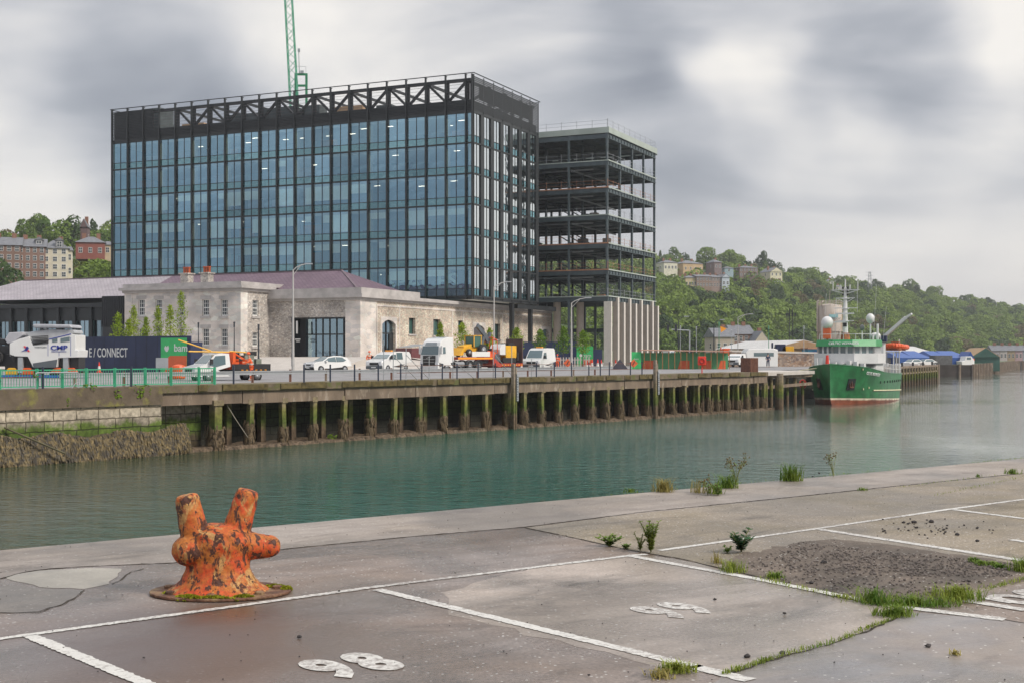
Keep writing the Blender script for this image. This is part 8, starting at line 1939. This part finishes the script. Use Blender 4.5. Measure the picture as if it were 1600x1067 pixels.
def leafy(px, py, h, spread, nst, label, m=M_wd, head=None, leafs=10, ls=.03, seed=0, name='weed'):
    p = G(px, py); r = random.Random(seed+px); t = empty(name, (p.x,p.y,0), 0, label, 'weed'); q = MB(); lf = MB(); hd = MB()
    for i in range(nst):
        a = r.uniform(0,6.283); L = spread*r.uniform(.2,1); hh = h*r.uniform(.6,1); pts = [Vector((0,0,0)), Vector((math.cos(a)*L*.3,math.sin(a)*L*.3,hh*.5)), Vector((math.cos(a)*L,math.sin(a)*L,hh))]; q.path(pts, .004, 4)
        for k in range(leafs):
            f = r.uniform(.1,1); c = pts[0].lerp(pts[1], f*2) if f < .5 else pts[1].lerp(pts[2], f*2-1); aa = r.uniform(0,6.283); d = Vector((math.cos(aa),math.sin(aa),r.uniform(.0,.6))); s_ = ls*r.uniform(.6,1.3); w_ = d.cross(Vector((0,0,1))).normalized()*s_*.35
            lf.face([c, c+d*s_*.5+w_, c+d*s_, c+d*s_*.5-w_])
        if head:
            for k in range(4):
                aa = r.uniform(0,6.283); e = pts[2]+Vector((math.cos(aa)*.04,math.sin(aa)*.04,r.uniform(-.04,.03))); q.tube(pts[2]-Vector((0,0,.05)), e, .002, n=3); hd.ball(e, .011, 6, 4)
    q.build('stem', M_stem, t); lf.build('leaf', m, t, fix=False)['kind'] = 'stuff'
    if head: hd.build('seed_head', M_flower, t)['kind'] = 'stuff'
leafy(1150, 757, .40, .20, 9, 'tall branching stalks with dark seed heads on the quay edge', head=1, leafs=3, ls=.04, seed=1)
leafy(1302, 744, .32, .12, 5, 'slim branching seed stalk on the quay edge at the right', head=1, leafs=2, ls=.03, seed=2)
leafy(1106, 773, .22, .10, 4, 'short dark headed stalk on the quay edge left of the tall stalks', head=1, leafs=6, ls=.04, seed=3)
leafy(1122, 774, .15, .08, 5, 'reddish leafed weed on the quay edge below the stalks', leafs=8, ls=.05, seed=4)
leafy(1017, 863, .31, .10, 12, 'tall feathery weed growing from the crack junction', m=M_gr1, leafs=80, ls=.028, seed=5)
leafy(1000, 860, .16, .10, 8, 'lower feathery shoots left of the tall feathery weed', m=M_gr1, leafs=26, ls=.022, seed=6)
leafy(952, 853, .10, .14, 9, 'sprawling green weed on the crack left of the feathery weed', leafs=30, ls=.035, seed=7)
leafy(978, 857, .04, .05, 6, 'small green rosette on the crack beside the feathery weed', leafs=14, ls=.03, seed=8)
leafy(1158, 862, .20, .15, 8, 'round leafed upright weed at the edge of the gravel', m=leafmat('bluish_leaf', (.04,.11,.05), (.12,.2,.08), 4, .2), leafs=34, ls=.05, seed=9)
leafy(1136, 864, .07, .05, 4, 'small round leafed shoot left of the upright weed', leafs=10, ls=.04, seed=10)
# grass and moss in the joints: too fine to count
r = np.random.default_rng(12); P = []
def along(pts, n, off, dens=None):
    L = [(b_-a).length for a, b_ in zip(pts[:-1], pts[1:])]; tot = sum(L)
    for _ in range(n):
        d = r.uniform(0, tot)
        for a, b_, l_ in zip(pts[:-1], pts[1:], L):
            if d <= l_: p = a.lerp(b_, d/l_); P.append(np.array([p.x+r.normal(0, off), p.y+r.normal(0, off), .006])); break
            d -= l_
along(g((1130,1054),(1160,1046),(1200,1032)), 260, .012); along(g((1200,1032),(1310,1002),(1400,965)), 420, .012); along(g((1300,931),(1400,950)), 300, .03)
along(g((1180,903),(1250,920),(1330,936)), 220, .03); along([E0+ED*t for t in (7, 12.5)], 180, .02); along([E0+ED*t for t in (14.5, 17)], 200, .03); along(g((1460,775),(1600,745)), 110, .02); along(g((1340,940),(1540,925)), 420, .07); along(g((1400,762),(1600,738)), 120, .02); along(g((1540,922),(1600,905)), 160, .02)
V, F = blades(P, .035, .003, .9, r); o = link('joint_grass', npmesh('joint_grass', V, F, M_gr1)); tag(o, 'short grass and moss growing in the joints of the quay', 'grass', kind='stuff')
# loose stones
st = MB()
def stone(c, s_):
    n0 = len(st.v); st.ball(c, s_, 6, 4, (1, .8, .55))
    for i in range(n0, len(st.v)): x, y, z = st.v[i]; k = random.uniform(.75, 1.2); st.v[i] = (c[0]+(x-c[0])*k, c[1]+(y-c[1])*k, c[2]+(z-c[2])*k)
for px, py, s_ in ((1428,817,.03),(1455,816,.035),(1412,817,.02),(1496,836,.025),(1527,846,.02),(1527,826,.018),(1450,1011,.02),(1168,1027,.022),(1117,938,.014),(1226,960,.014),(468,997,.016),(1222,1022,.02),(1345,983,.01),(920,1057,.01),(1287,880,.03),(1268,912,.02),(1280,740,.02),(1270,745,.015),(530,925,.01),(225,1030,.009)):
    p = G(px, py); stone((p.x,p.y,.012), s_)
for _ in range(60): p = G(1460+random.gauss(0, 45), 826+random.gauss(0, 8)); stone((p.x,p.y,.01), random.uniform(.005,.016))
for _ in range(420):
    p = G(random.uniform(0, 1600), 553+1/random.uniform(1/510, 1/215)); 
    if (p-E0).dot(EN) > .15: stone((p.x,p.y,.006), random.uniform(.002,.006))
o = st.build('loose_stones', mat('dark_stone', (.045,.04,.04), .85, var=.5, scale=20)); tag(o, 'dark loose stones and crumbs of asphalt scattered on the quay', 'stones', kind='stuff')
st = MB()
for _ in range(1500):
    u, v = random.random(), random.random(); a, c = G(1140+u*440, 893+u*10), G(1250+u*340, 848+u*34); p = a.lerp(c, v)
    px_, py_ = 800+p.x/p.y*2000, 553+3400/p.y
    if py_ < 900+(px_-1180)*.25+10 or px_ > 1300: stone((p.x,p.y,.011), random.uniform(.004,.012))
for _ in range(500):
    u, v = random.random(), random.random(); a, c = G(1200+u*200, 905+u*38), G(1400+u*150, 856+u*60); p = a.lerp(c, v); stone((p.x,p.y,.011), random.uniform(.004,.014))
o = st.build('gravel', mat('gravel_stone', (.13,.11,.10), .9, var=.7, scale=25)); tag(o, 'coarse brown gravel covering the broken slab', 'gravel', kind='stuff')

# ------------------------------------------------------------------ haze
hz_ = MB().box(-1400, 2600, -8, 2400, -9.5, 110).build('haze', [])
hm = bpy.data.materials.new('haze_air'); hm.use_nodes = True; hm.node_tree.nodes.remove(hm.node_tree.nodes['Principled BSDF'])
pv = hm.node_tree.nodes.new('ShaderNodeVolumePrincipled'); pv.inputs['Density'].default_value = HAZE_DENSITY; pv.inputs['Color'].default_value = (.93,.95,1,1); pv.inputs['Anisotropy'].default_value = .2
hm.node_tree.links.new(pv.outputs[0], hm.node_tree.nodes['Material Output'].inputs['Volume']); hz_.data.materials.clear(); hz_.data.materials.append(hm)
tag(hz_, None, None, None, 'stuff'); hz_['label'] = 'pale haze hanging over the river and hills'; hz_['category'] = 'haze'
